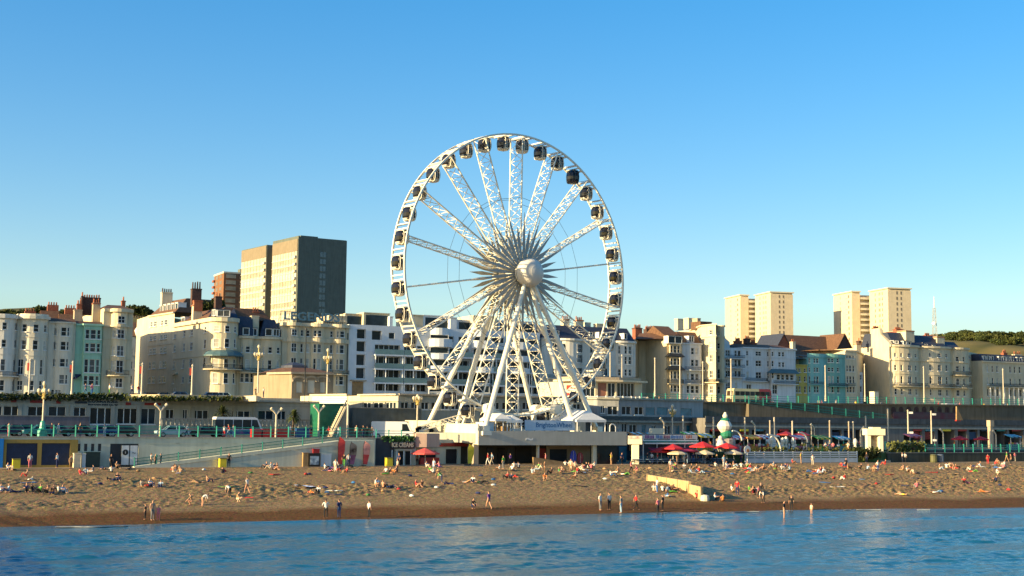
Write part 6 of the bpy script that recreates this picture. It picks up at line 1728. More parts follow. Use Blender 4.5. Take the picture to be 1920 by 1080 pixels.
for i in range(n):
    t0, t1 = math.pi * i / n, math.pi * (i + 1) / n; c = q + EA * .5
    m.beam(c + EA * .5 * math.cos(t0) + UZ * (.95 + .55 * math.sin(t0)), c + EA * .5 * math.cos(t1) + UZ * (.95 + .55 * math.sin(t1)), .14)
m.beam(q + UZ * 0, q + UZ * .95, .14); m.beam(q + EA + UZ * 0, q + EA + UZ * .95, .14); m.build('frame', M_white, S, tuple(q))
m = MB(); vs = [q + EA * .5 + EA * .48 * math.cos(math.pi * i / n) + UZ * (.95 + .52 * math.sin(math.pi * i / n)) for i in range(n + 1)] + [q + EA * .02, q + EA * .98]; vs = vs[:-2] + [q + EA * .02, q + EA * .98]; m.add([v + NO * .05 for v in vs], [tuple(range(len(vs)))]); m.build('door', M_glass, S, tuple(q))
# timber ramp wall
a, b = kz(1000, 187.0, 2.8), kz(1058, 187.0, 2.8); S = thing('low_wall', tuple(a), 'low sunlit timber wall tapering to the right in front of the wheel terrace', 'wall'); m = MB()
m.add([(*a.xy, 2.75), (*b.xy, 2.75), (*b.xy, 3.25), (*a.xy, 3.95), (*(a + NO * .3).xy, 2.75), (*(b + NO * .3).xy, 2.75), (*(b + NO * .3).xy, 3.25), (*(a + NO * .3).xy, 3.95)], [(0, 1, 2, 3), (7, 6, 5, 4), (3, 2, 6, 7), (0, 3, 7, 4), (1, 5, 6, 2)]); m.build('boards', M_wood, S, tuple(a))
# ================================================================== lamps and poles
M_pole = mat('cream_pole_paint', (.52, .45, .33), .45, .08, 2)
M_globe = mat('lamp_globe', (.58, .50, .34), .3, .05, 2)
M_gold = mat('ochre_iron', (.45, .33, .10), .5, .2, 2)
def pole_h(px, pt, pb, k): a, b = at(px, pb, k), at(px, pt, k); return Vector((a.x, a.y, a.z)), b.z - a.z
def tall_pole(px, pt, pb, k, label, group, collar=True):
    p, h_ = pole_h(px, pt, pb, k); T = thing('lamp_column', tuple(p), label, 'lamp post', group)
    m = MB(); m.tube((0, 0, 0), (0, 0, h_), .14, .10, 8); m.tube((0, 0, 0), (0, 0, h_ * .16), .22, .17, 8); m.build('column', M_pole, T)
    m = MB(); m.lathe([(.12, h_), (.2, h_ + .08), (.12, h_ + .25), (.03, h_ + .4)], n=8); m.build('finial', M_pole, T)
    if collar: m = MB(); m.box(-.42, -.12, -.06, .06, h_ * .72, h_ * .95); m.build('banner', M_redsign, T)
    return T
def ornate_lamp(px, pt, pb, k, label, group, base=True, colm=None):
    p, h_ = pole_h(px, pt, pb, k); T = thing('ornate_lamp', tuple(p), label, 'street lamp', group)
    s = h_ / 8.0
    m = MB(); m.tube((0, 0, 0), (0, 0, h_ * .66), .15, .10, 10); m.build('column', colm or M_pole, T)
    if base: m = MB(); m.lathe([(.62, 0), (.62, .7), (.4, 1.0), (.3, 1.7), (.2, 1.9)], n=8); m.build('base', M_teal, T)
    m = MB(); zt = h_ * .66
    m.lathe([(.16, zt), (.3, zt + .15), (.16, zt + .4), (.24, zt + .7), (.12, zt + 1.2 * s), (.10, h_ - .75)], n=8)
    for i in range(4):
        a = math.pi / 2 * i + .5; c, q = math.cos(a), math.sin(a); m.tube((0, 0, zt + .3), (.6 * c, .6 * q, zt + .55), .05, n=5); m.tube((.6 * c, .6 * q, zt + .55), (.6 * c, .6 * q, zt + .8), .06, n=5)
    m.build('bracket', M_gold, T)
    for i in range(4):
        a = math.pi / 2 * i + .5; m = MB(); m.ball((.6 * math.cos(a), .6 * math.sin(a), zt + 1.05), .24, 10, sz=1.25); m.build('lantern', M_globe, T)
    m = MB(); m.ball((0, 0, h_ - .42), .24, 10, sz=1.4); m.build('lantern', M_globe, T)
    return T
def twin_lamp(px, pt, pb, k, label, group, sgn=0):
    p, h_ = pole_h(px, pt, pb, k); T = thing('twin_head_lamp', tuple(p), label, 'street lamp', group, rz=math.atan2(EA.y, EA.x))
    m = MB(); m.tube((0, 0, 0), (0, 0, h_ * .8), .15, .12, 9); m.build('column', M_pole, T)
    for s in ((-1, 1) if not sgn else (sgn,)):
        m = MB(); m.tube((0, 0, h_ * .78), (s * .42, 0, h_ * .92), .13, .15, 7); m.build('arm', M_pole, T)
        m = MB(); m.tube((s * .42, 0, h_ * .90), (s * .75, 0, h_ * .99), .12, .21, 8); m.tube((s * .75, 0, h_ * .99), (s * .80, 0, h_), .21, .10, 8); m.build('lamp_head', M_globe, T)
    return T
G = 'tall cream lamp columns on the upper promenade'
for px, pt, pb, k, w_ in ((54, 677, 742, 229, 'in front of the far left bow-fronted houses'), (134, 681, 743, 229, 'in front of the plain pale house left of the mint one'), (265, 684, 744, 229, 'before the side street opening'), (359, 687, 746, 229, 'before the corner hotel'),
    (1144, 664, 720, 245, 'in front of the white mansard hotel, left one'), (1166, 668, 722, 245, 'in front of the white mansard hotel, right one'), (1228, 674, 744, 238, 'before the shaded side wall with small windows'), (1275, 674, 748, 238, 'before the narrow bay house'), (1318, 681, 750, 238, 'left of the double-decker bus'),
    (1371, 676, 748, 238, 'rising behind the front of the double-decker bus'), (1548, 688, 752, 238, 'before the green house'), (1622, 685, 753, 238, 'before the sunlit west gable'), (1733, 690, 755, 238, 'before the middle of the gabled terrace'), (1882, 694, 757, 238, 'before the end terrace')):
    tall_pole(px, pt, pb, k, 'tall cream lamp column ' + w_, G, collar=px < 400)
G = 'ornate lamp standards with lantern clusters'
ornate_lamp(79, 713, 818, 191.2, 'ornate lamp with lantern cluster and turquoise base at the left railing', G)
ornate_lamp(483, 645, 737, 232, 'ornate lamp with lantern cluster in front of the slate roofed house', G, False)
ornate_lamp(613, 652, 742, 232, 'ornate lamp in front of the long hotel', G, False)
ornate_lamp(782, 738, 802, 206, 'ornate lamp with lantern cluster beside the left wheel leg', G, False)
ornate_lamp(1261, 757, 830, 206, 'ornate lamp with lantern cluster before the curved terrace building', G, False)
G = 'squat cream lamps with splayed heads by the lower road'
twin_lamp(300, 757, 818, 191.4, 'splayed twin lamp on the left railing before the grey shops', G)
twin_lamp(517, 765, 822, 191.4, 'splayed twin lamp beside the minibus', G)
twin_lamp(1245, 784, 822, 200, 'splayed lamp behind the tilted white board', G, -1)
twin_lamp(1416, 790, 828, 203, 'splayed lamp behind the white slatted fence', G, -1)
twin_lamp(1769, 804, 842, 203, 'splayed lamp before the red parasols at the right', G, -1)
twin_lamp(1868, 807, 844, 203, 'splayed lamp right of the pale pylon', G, -1)
twin_lamp(1527, 795, 832, 203, 'splayed lamp, taller of a cream pair behind the fence', G, -1)
twin_lamp(597, 760, 822, 194, 'lantern lamp with green base by the stair', G)
twin_lamp(1614, 800, 838, 203, 'splayed lamp left of the little cream temple kiosk', G, 1)
m_post = None
G = 'plain posts along the lower right promenade'
for i, (px, pt, pb, k, w_) in enumerate(((651, 760, 826, 192, 'beside the concrete stair'), (1281, 781, 830, 203, 'right of the ornate lamp'), (1338, 784, 838, 203, 'left of the tall green and white sculpture'), (1397, 784, 832, 205, 'right of the tall green and white sculpture'), (1444, 790, 826, 214, 'thin brown one left of the red awnings'), (1452, 784, 826, 214, 'taller thin one left of the red awnings'), (1486, 791, 830, 210, 'between the red awnings'),
    (1522, 799, 834, 203, 'shorter of a cream pair behind the fence'), (1556, 790, 832, 212, 'red topped one before the blue shutters'), (1592, 792, 834, 212, 'left of two slim brown ones'), (1600, 792, 834, 212, 'right of two slim brown ones'), (1624, 782, 832, 207, 'beside the little cream temple kiosk'), (1666, 768, 852, 198, 'tall olive one right of the temple kiosk'), (1703, 770, 816, 212, 'signed one before the graffiti arches, left'), (1747, 772, 832, 210, 'signed one before the graffiti arches, right'), (1857, 810, 842, 203, 'green footed one by the pylon'))):
    p, h_ = pole_h(px, pt, pb, k); T = thing('post', tuple(p), 'slim post ' + w_, 'post', G); m = MB(); m.tube((0, 0, 0), (0, 0, h_), .15, .13, 8); m.build('shaft', M_pole if px not in (1444, 1556, 1592) else M_beige, T); m = MB(); m.lathe([(.15, h_), (.2, h_ + .06), (.05, h_ + .2)], n=8); m.build('cap', M_pole, T)
    if px in (1703, 1747):
        for f in (.93, .12): m = MB(); m.box(.12, .95, -.05, .05, h_ * f - .25, h_ * f + .12); m.build('sign', M_white, T)
p, h_ = pole_h(571, 617, 742, 233); T = thing('iron_mast', tuple(p), 'thin dark iron mast in front of the long hotel', 'mast'); m = MB(); m.tube((0, 0, 0), (0, 0, h_), .12, .07, 7); m.build('shaft', M_iron, T); m = MB(); m.ball((0, 0, h_), .2, 8); m.build('finial', M_iron, T)

# ================================================================== palms by the shops
def palm(px, py_top, py_bot, k, label, r=1.0):
    p, h_ = pole_h(px, py_bot, py_bot, k); p.z = 6.5; zt = at(px, py_top, k).z - 6.5
    T = thing('palm_tree', tuple(p), label, 'palm tree', 'bushy palms before the shops'); m = MB(); m.tube((0, 0, 0), (.1, 0, zt * .72), .2, .16, 8); m.build('trunk', M_bark, T)
    m = MB(); rr = random.Random(px)
    for i in range(150):
        a = rr.uniform(0, 6.283); el = rr.uniform(-.7, 1.45); L_ = r * rr.uniform(.8, 1.25); o = Vector((.1, 0, zt * .68)); d = Vector((math.cos(a) * math.cos(el), math.sin(a) * math.cos(el), math.sin(el))); s = d.cross(UZ).normalized() * .10
        q1 = o + d * L_ * .6; q2 = o + d * L_ - UZ * .28 * L_
        m.add([o, q1 + s, q2, q1 - s], [(0, 1, 2, 3)])
    m.build('crown', M_leafd, T)
palm(415, 759, 800, 212, 'bushy cabbage palm above the roof of the minibus', 1.75)
palm(549, 764, 806, 212, 'smaller bushy palm right of the minibus', 1.35)

# ================================================================== vehicles
CARP = {}
M_tyre = mat('tyre_rubber', (.012, .012, .012), .85, .2, 3); M_rim = mat('alloy_rim', (.35, .35, .36), .35, .1, 3, metal=.6)
M_lamp = mat('headlight_lens', (.7, .7, .66), .15, .05, 3); M_rear = mat('rear_lens', (.35, .01, .01), .3, .1, 3)
def carpaint(n, c): return mat('car_paint_' + n, c, .25, .04, 1, spec=.6)
PAINT = {'dark': carpaint('charcoal', (.018, .018, .022)), 'navy': carpaint('navy', (.012, .02, .06)), 'silver': carpaint('silver', (.42, .44, .45)), 'teal': carpaint('teal', (.03, .20, .24)), 'blue': carpaint('blue', (.02, .07, .20)), 'red': carpaint('red', (.40, .015, .02)), 'white': carpaint('white', (.70, .70, .68)), 'pale blue': carpaint('pale_blue', (.30, .45, .52)), 'maroon': carpaint('maroon', (.16, .01, .02))}
def wheels(T, xs, y, r, wd=.2):
    for x in xs:
        for s in (-1, 1):
            m = MB(); m.tube((x, s * y - wd / 2, r), (x, s * y + wd / 2, r), r, r, 14); w_ = m.build('wheel', M_tyre, T)
            m = MB(); yo = s * y + s * wd / 2; m.tube((x, yo - .01, r), (x, yo + s * .015, r), r * .62, r * .55, 10); m.build('rim', M_rim, w_)
def make_car(kind='hatch'):
    T = thing('parked_car', (0, 0, 0), 'x', 'car'); L_, W_ = 4.2, 1.75
    prof = [(-2.1, .35), (-2.08, .72), (-1.95, .86), (-1.05, .98), (1.75 if kind == 'hatch' else 1.2, 1.0), (2.02, .92), (2.1, .7), (2.08, .35)]
    m = MB(); n = len(prof); vs = [(x, -W_ / 2 * (.96 if i in (0, 1, 6, 7) else 1), z) for i, (x, z) in enumerate(prof)] + [(x, W_ / 2 * (.96 if i in (0, 1, 6, 7) else 1), z) for i, (x, z) in enumerate(prof)]
    m.add(vs, [tuple(range(n)), tuple(range(2 * n - 1, n - 1, -1))] + [(i, n + i, n + (i + 1) % n, (i + 1) % n) for i in range(n)])
    xr = 1.85 if kind == 'hatch' else 1.35
    # roof and pillars
    rf = [(-.45, 1.44), (xr - .45, 1.46)]
    m.box(-.42, xr - .42, -.62, .62, 1.41, 1.47)
    for s in (-1, 1):
        for (x0, x1) in ((-1.0, -.42), (.45, .42), (xr, xr - .45)): m.beam((x0, s * .82, .96), (x1, s * .62, 1.45), .08, .07)
    m.build('body', PAINT['dark'], T)
    m = MB(); b = [(-1.02, -.82, .97), (xr - .02, -.82, .97), (xr - .02, .82, .97), (-1.02, .82, .97)]; t = [(-.42, -.61, 1.42), (xr - .44, -.61, 1.42), (xr - .44, .61, 1.42), (-.42, .61, 1.42)]
    m.add(b + t, [(0, 1, 5, 4), (1, 2, 6, 5), (2, 3, 7, 6), (3, 0, 4, 7), (4, 5, 6, 7)]); m.build('windows', M_glass, T)
    wheels(T, (-1.3, 1.3), .80, .32)
    for s in (-1, 1):
        m = MB(); m.box(-2.12, -2.0, s * .62 - .16, s * .62 + .16, .66, .80); m.build('headlight', M_lamp, T)
        m = MB(); m.box(2.02, 2.115, s * .66 - .12, s * .66 + .12, .68, .9); m.build('tail_light', M_rear, T)
    m = MB(); m.box(-2.14, -2.06, -.8, .8, .36, .5); m.box(2.06, 2.14, -.8, .8, .36, .5); m.build('bumper', M_iron, T)
    return T
CARP['hatch'] = make_car(); CARP['saloon'] = make_car('saloon'); usedcar = set()
ECO = math.atan2(EA.y, EA.x)
def car(px, k, z, col, label, kind='hatch', flip=False, rz=0, group='cars parked along the roads'):
    p = kz(px, k, z); pr = CARP[kind]
    if kind not in usedcar: o = pr; usedcar.add(kind)
    else: o = copy_tree(pr)
    o.location = p; o.rotation_euler = (0, 0, ECO + (math.pi if flip else 0) + rz); o['label'] = label; o['group'] = group
    for c in o.children:
        if c.name.startswith('body'): setmat(c, 0, PAINT[col])
zl = 6.5
for px, k, col, lab, kd in ((14, 196, 'navy', 'dark navy car at the far left behind the turquoise railing', 'hatch'), (46, 197, 'navy', 'dark blue car left of the ornate lamp base', 'saloon'), (76, 193.8, 'teal', 'teal car behind the turquoise lamp base', 'hatch'), (103, 196.5, 'navy', 'dark car right of the ornate lamp base', 'saloon'), (146, 195, 'dark', 'black car below the dark green shop sign', 'saloon'), (190, 196, 'blue', 'blue car below the script shop sign', 'hatch'), (224, 196, 'dark', 'dark car under the fourth shop window from the left', 'hatch'), (322, 193.6, 'pale blue', 'pale blue car right of the splayed twin lamp', 'hatch'), (384, 195, 'dark', 'low black car left of the white minibus', 'saloon')):
    car(px, k, zl, col, lab, kd, group='cars on the lower road behind the turquoise railing')
zu = 12.32
for px, k, col, lab, kd in ((252, 300, 'navy', 'dark blue car at the mouth of the side street, left', 'hatch'), (278, 290, 'navy', 'dark blue car parked in front of the tall lit house', 'hatch'), (304, 284, 'dark', 'black car parked before the door of the corner house', 'saloon'), (332, 275, 'blue', 'blue car nearest the lit canopy roof', 'hatch'), (392, 272, 'blue', 'blue car below the bow of the corner hotel', 'hatch'), (412, 274, 'pale blue', 'pale blue car right under the corner hotel bow', 'hatch'), (640, 272, 'maroon', 'maroon car right of the beige pavilion', 'hatch'), (662, 273, 'dark', 'dark car before the wooden door of the modern flats', 'saloon'), (690, 272, 'red', 'red car in front of the modern flats', 'hatch'),
    (1476, 266, 'red', 'bright red car right of the double-decker bus', 'saloon'), (1506, 268, 'maroon', 'maroon car parked before the yellow house', 'hatch'), (1528, 264, 'teal', 'teal car in front of the turquoise house', 'hatch'), (1585, 265, 'blue', 'blue car in front of the green house', 'hatch'), (1634, 266, 'red', 'red car beside the cream box before the sunlit gable', 'hatch'), (1676, 262.8, 'pale blue', 'pale blue car in front of the left bow of the gabled terrace', 'hatch'), (1702, 268, 'red', 'red car by the red door of the gabled terrace', 'hatch'), (1722, 266, 'teal', 'teal car left of the white van', 'hatch'), (1810, 268, 'dark', 'dark car below the end of the long iron balcony', 'hatch'), (1850, 266, 'silver', 'silver car before the end terrace', 'saloon'), (1900, 264, 'white', 'white car at the far right of the upper road', 'saloon')):
    car(px, k, zu, col, lab, kd, group='cars on the upper road')
# vans and minibus
def make_van(name, label, px, k, z, L_, hh, bodym, lowm, glass_all, flip, cat, turn=0.0):
    p = kz(px, k, z); T = thing(name, tuple(p), label, cat, None, ECO + turn + (math.pi if flip else 0)); W_ = 2.0; f = -L_ / 2
    prof = [(f, .4), (f - .05 + .05, .95), (f + .25, 1.15), (f + .95, hh - .15), (f + 1.35, hh), (-f - .1, hh), (-f, hh - .2), (-f, .4)]; n = len(prof)
    m = MB(); vs = [(x, -W_ / 2, zz) for x, zz in prof] + [(x, W_ / 2, zz) for x, zz in prof]; m.add(vs, [tuple(range(n)), tuple(range(2 * n - 1, n - 1, -1))] + [(i, n + i, n + (i + 1) % n, (i + 1) % n) for i in range(n)]); m.build('body', bodym, T)
    for s in (-1, 1):
        m = MB(); y = s * (W_ / 2 + .012)
        q = [(f + .55, 1.15), (f + 1.0, hh - .35), (f + 1.7, hh - .35), (f + 1.7, 1.15)]; m.add([(x, y, zz) for x, zz in q] + [(x, y - s * .02, zz) for x, zz in q], [(0, 1, 2, 3), (7, 6, 5, 4), (0, 4, 5, 1), (1, 5, 6, 2), (2, 6, 7, 3), (3, 7, 4, 0)]); m.build('side_window', M_glass, T)
        if glass_all:
            x = f + 1.8
            while x < -f - 1.0: m = MB(); m.box(x, x + 1.15, y - .015, y + .015, 1.1, hh - .35); m.build('side_window', M_glass, T); x += 1.25
            m = MB(); m.box(f + .05, -f - .02, s * (W_ / 2 + .004) - .01, s * (W_ / 2 + .004) + .01, .42, 1.02); m.build('lower_panel', lowm, T)
        m = MB(); m.box(f - .02, f + .06, s * .72 - .16, s * .72 + .16, .75, .95); m.build('headlight', M_lamp, T)
    m = MB(); m.add([(f + .24, -.85, 1.17), (f + .24, .85, 1.17), (f + .90, .8, hh - .2), (f + .90, -.8, hh - .2)], [(0, 1, 2, 3)]); o = m.build('windscreen', M_glass, T); o.location = (-.02, 0, .01)
    m = MB(); m.box(-f + .002, -f + .02, -.8, .8, 1.15, hh - .35); m.build('rear_window', M_glass, T)
    wheels(T, (f + .9, -f - 1.0), .92, .36); return T
make_van('minibus', 'white roofed minibus with dark windows and blue lower panels by the palm', 446, 197, 6.5, 6.6, 2.7, PAINT['white'], PAINT['blue'], True, True, 'minibus')
make_van('white_van', 'white van parked at the left end of the wheel terrace', 736, 203.4, 6.3, 6.2, 2.5, PAINT['white'], None, False, True, 'van', -.42)
make_van('white_van', 'white van at the upper railing before the gabled terrace bows', 1777, 262.5, 12.32, 4.6, 2.0, PAINT['white'], None, False, False, 'van')
make_van('white_van', 'pale grey van parked behind the right hand sculpture and posts', 1442, 212, 4.6, 5.0, 2.5, M_blue, None, False, True, 'van')
# double-decker
p = kz(1404, 263.6, zu); BT = thing('double_decker_bus', tuple(p), 'cream and red double-decker bus on the upper road, its front lit by the sun', 'bus', None, ECO)
Lb, Wb, Hb = 10.6, 2.5, 4.35; f = -Lb / 2
M_buscream = carpaint('cream', (.58, .50, .26)); M_busred = carpaint('bus_red', (.28, .012, .03))
m = MB(); fp = [(f + .05, .35), (f, 1.2), (f + .08, 2.3), (f + .28, 4.0), (f + .55, Hb)]
vs = []; 
for y in (-Wb / 2, Wb / 2): vs += [(x, y, z) for x, z in fp] + [(1.9, y, Hb), (1.9, y, .35)]
m.add(vs, [tuple(range(7)), tuple(range(13, 6, -1))] + [(i, 7 + i, 7 + (i + 1) % 7, (i + 1) % 7) for i in range(7)]); m.build('body', M_buscream, BT)
m = MB(); pr = [(1.905, .35), (1.905, Hb), (-f - .5, Hb), (-f - .1, Hb - .4), (-f, .35)]; n = 5; vs = [(x, -Wb / 2, z) for x, z in pr] + [(x, Wb / 2, z) for x, z in pr]; m.add(vs, [tuple(range(n)), tuple(range(2 * n - 1, n - 1, -1))] + [(i, n + i, n + (i + 1) % n, (i + 1) % n) for i in range(n)]); m.build('rear_body', M_busred, BT)
for s in (-1, 1):
    for z0_, z1_, xs_ in ((1.25, 2.05, 7), (2.85, 3.75, 7)):
        for i in range(xs_):
            m = MB(); x = f + .7 + i * 1.36; m.box(x, x + 1.24, s * (Wb / 2 + .008) - .012, s * (Wb / 2 + .008) + .012, z0_, z1_); m.build('side_window', M_glass, BT)
for z0_, z1_, x0, x1 in ((1.1, 2.2, .0, .08), (2.75, 3.85, .14, .27)):
    m = MB(); m.add([(f + x0 - .02, -1.05, z0_), (f + x0 - .02, 1.05, z0_), (f + x1 - .02, 1.05, z1_), (f + x1 - .02, -1.05, z1_)], [(0, 1, 2, 3)]); m.build('windscreen', mat('windscreen_glass', (.05, .03, .02), .15, .3, 2), BT)
for s in (-1, 1): m = MB(); m.box(f - .02, f + .1, s * .9 - .16, s * .9 + .16, .7, .9); m.build('headlight', M_lamp, BT)
wheels(BT, (f + 2.4, 2.6), 1.12, .5, .28)

# ================================================================== beach level furniture
def feather_flag(px, pt, pb, k, ma, mb_, label):
    p = at(px, pb, k); p = Vector((p.x, p.y, 2.83)); h_ = at(px, pt, k).z - 2.83; T = thing('feather_flag', tuple(p), label, 'flag', None, ECO)
    m = MB(); n = 12; pts = []
    for i in range(n + 1):
        t = i / n; pts.append((.0 + .5 * max(0, t - .72) ** 1.5 * 3 - .25, .25 + (h_ - .25) * t))
    vs = []; 
    for i, (x, z) in enumerate(pts):
        t = i / n; wd = .95 * (1 - max(0, (t - .78) / .22) ** 2 * .95) * (.62 + .38 * min(1, t * 2)); vs += [(x, -.01 + .03 * math.sin(t * 7), z), (x + wd, .06 * math.sin(t * 5), z - .12 * t)]
    for x, y, z in list(vs): vs.append((x, y + .03, z))
    q = len(pts) * 2
    for i in range(n): m.add([vs[2*i], vs[2*i+1], vs[2*i+3], vs[2*i+2], vs[q+2*i], vs[q+2*i+1], vs[q+2*i+3], vs[q+2*i+2]], [(0, 1, 2, 3), (7, 6, 5, 4), (0, 4, 5, 1), (2, 6, 7, 3)], 0 if i > n * .35 else 1)
    m.build('sail', [ma, mb_], T)
    m = MB(); m.tube((-.27, 0, 0), (-.27, 0, h_ * .7), .04, n=6)
    for (x0, z0_), (x1, z1_) in zip(pts[8:], pts[9:]): m.tube((x0 - .02, 0, z0_), (x1 - .02, 0, z1_), .03, n=5)
    m.build('pole', M_iron, T); m = MB(); m.box(-.6, .1, -.3, .3, 0, .12); m.build('base', M_iron, T)
M_pink = mat('pink_canvas', (.70, .30, .24), .7, .25, 1.5); M_redl = mat('light_red_canvas', (.62, .06, .05), .7, .2, 1.5); M_brownc = mat('brown_print_canvas', (.10, .05, .03), .8, .6, 1.2, var2=(.40, .30, .22))
feather_flag(637, 818, 856, 186.8, M_redl, M_redl, 'tall red feather flag, left of the three by the wall')
feather_flag(659, 828, 872, 186.9, M_brownc, mat('purple_print', (.30, .10, .16), .8, .4, 1.5), 'brown patterned feather flag between the red and pink ones')
feather_flag(684, 826, 870, 186.6, M_pink, M_redl, 'pink and red feather flag, right of the three by the wall')
feather_flag(880, 832, 857, 187.4, M_yellow, M_yellow, 'yellow feather flag at the corner of the wheel terrace')
box_thing('notice_board', 'black framed notice board with blue posters below the ramp', 'notice board', 580, 600, 186.4, 2.83, 851, .5, M_black)
S = thing('poster_panel', tuple(kz(582, 186.3, 2.9)), 'blue and white poster sheet on the black notice board', 'poster'); q = kz(581.5, 186.33, 2.9); m = MB(); m.obox(q, EA, 1.2, .03, 3.1, 4.2); m.build('sheet', mat('blue_print_poster', (.06, .16, .34), .6, .6, 2.5, var2=(.5, .6, .65)), S, tuple(kz(582, 186.3, 2.9)))
box_thing('stone_block', 'mottled sandy block beside the notice board', 'block', 568, 578, 186.5, 2.83, 850, .5, M_wood)
box_thing('vending_sign', 'red panel standing on top of the notice board', 'sign', 587, 599, 186.9, 4.4, 843, .2, M_red)
box_thing('hoarding', 'pale blue white hoarding panel right of the notice board', 'panel', 601, 621, 186.8, 2.83, 852, .1, M_blue)
for px, py, k, lab in ((30, 862, 187.0, 'yellow litter bin in front of the left navy garage door'), (417, 862, 186.6, 'yellow litter bin at the foot of the ramp wall'), (729, 864, 186.5, 'yellow litter bin beside the ice cream shop')):
    p = kz(px, k, 2.83); T = thing('litter_bin', tuple(p), lab, 'bin', 'yellow litter bins', ECO); m = MB(); m.box(-.42, .42, -.4, .4, 0, 1.05); m.build('body', M_yellow, T); m = MB(); m.box(-.46, .46, -.44, .44, 1.06, 1.16); m.build('lid', mat('olive_lid', (.20, .17, .03), .6), T)
for px, lab, mm in ((1751, 'olive green round bin at the right end of the beach', mat('olive_paint', (.10, .10, .04), .6)), (1763, 'blue grey round bin beside the olive one', mat('blue_grey_paint', (.10, .13, .17), .6))):
    p = kz(px, 187.2, 2.8); T = thing('round_bin', tuple(p), lab, 'bin', 'round bins'); m = MB(); m.lathe([(.52, 0), (.6, .2), (.6, 1.1), (.5, 1.2)], n=12); m.build('body', mm, T); m = MB(); m.lathe([(.62, 1.21), (.62, 1.3), (.3, 1.42)], n=12); m.build('lid', mm, T)
def parasol(px, py, k, r, label, group, mt=None, z0=2.83, hh=2.6):
    p = kz(px, k, z0); zt = at(px, py, k).z - z0; T = thing('parasol', tuple(p), label, 'parasol', group); m = MB(); m.tube((0, 0, 0), (0, 0, zt - .05), .04, n=6); m.build('pole', M_white, T)
    m = MB(); n = 8; z1 = zt - r * .36; vs = [(0, 0, zt)] + [(r * math.cos(2 * math.pi * i / n), r * math.sin(2 * math.pi * i / n), z1) for i in range(n)] + [(r * math.cos(2 * math.pi * i / n), r * math.sin(2 * math.pi * i / n), z1 - .18) for i in range(n)]
    m.add(vs, [(0, 1 + i, 1 + (i + 1) % n) for i in range(n)] + [(1 + i, 1 + n + i, 1 + n + (i + 1) % n, 1 + (i + 1) % n) for i in range(n)]); m.build('canopy', mt or M_redcloth, T)
G = 'big red parasols over the beach bar tables'
parasol(1262, 832, 187.6, 1.8, 'big red parasol, leftmost of the beach bar group', G); parasol(1318, 827.5, 188.5, 2.1, 'biggest red parasol in the middle of the beach bar group', G); parasol(1363, 830, 189.5, 1.95, 'big red parasol in front of the green and white sculpture', G); parasol(1240, 838, 190, 1.8, 'small red parasol behind the leftmost big one', G); parasol(1292, 838, 192, 1.8, 'dark red parasol at the back between the big ones', G, M_redsign)
G = 'cream parasols at the beach bar'
for px, k, lab in ((1270, 186.8, 'cream parasol under the leftmost red one'), (1322, 187.2, 'cream parasol under the biggest red one'), (1376, 187.6, 'cream straw parasol below the sculpture')): parasol(px, 843, k, 1.5, lab, G, M_cream)
parasol(797, 839.5, 187.6, 2.0, 'pinkish red parasol over the red kiosk counter', 'red kiosk parasol', mat('coral_canvas', (.55, .08, .07), .8, .2, 2))
parasol(1800, 817, 206, 1.7, 'bright red parasol at the right, left of two', 'red parasols before the right arches', None, 4.6); parasol(1840, 818, 206, 1.5, 'bright red parasol at the right, right of two', 'red parasols before the right arches', None, 4.6)
parasol(1474, 808, 214, 1.7, 'dark red awning parasol before the arches, left', 'dark red parasols in the shaded arches', M_redsign, 4.6); parasol(1504, 809, 214, 1.7, 'dark red awning parasol before the arches, right', 'dark red parasols in the shaded arches', M_redsign, 4.6)
# picnic tables
tb = thing('picnic_table', (0, 0, 0), 'blue grey picnic table among the beach bar parasols', 'picnic table', 'picnic tables of the beach bar')
m = MB(); m.box(-.9, .9, -.4, .4, .70, .75); m.build('table_top', mat('blue_grey_timber', (.10, .17, .26), .7, .2, 2), tb)
for s in (-1, 1): m = MB(); m.box(-.9, .9, s * .75 - .14, s * .75 + .14, .42, .46); m.build('bench', mat('blue_grey_timber', (0, 0, 0)), tb)
for x in (-.7, .7): m = MB(); m.beam((x, -.8, 0), (x, -.25, .7), .07); m.beam((x, .8, 0), (x, .25, .7), .07); m.beam((x, -.8, .4), (x, .8, .4), .06); m.build('leg', M_iron, tb)
rt = random.Random(9); first = True
for i in range(16):
    px = 1196 + (i % 8) * 24 + rt.uniform(-4, 4); k = 187.6 + (i // 8) * 2.6 + rt.uniform(-.4, .4); p = kz(px, k, 2.83)
    o = tb if i == 0 else copy_tree(tb); o.location = p; o.rotation_euler = (0, 0, ECO + rt.uniform(-.3, .3)); o['label'] = 'blue grey picnic table among the beach bar parasols'
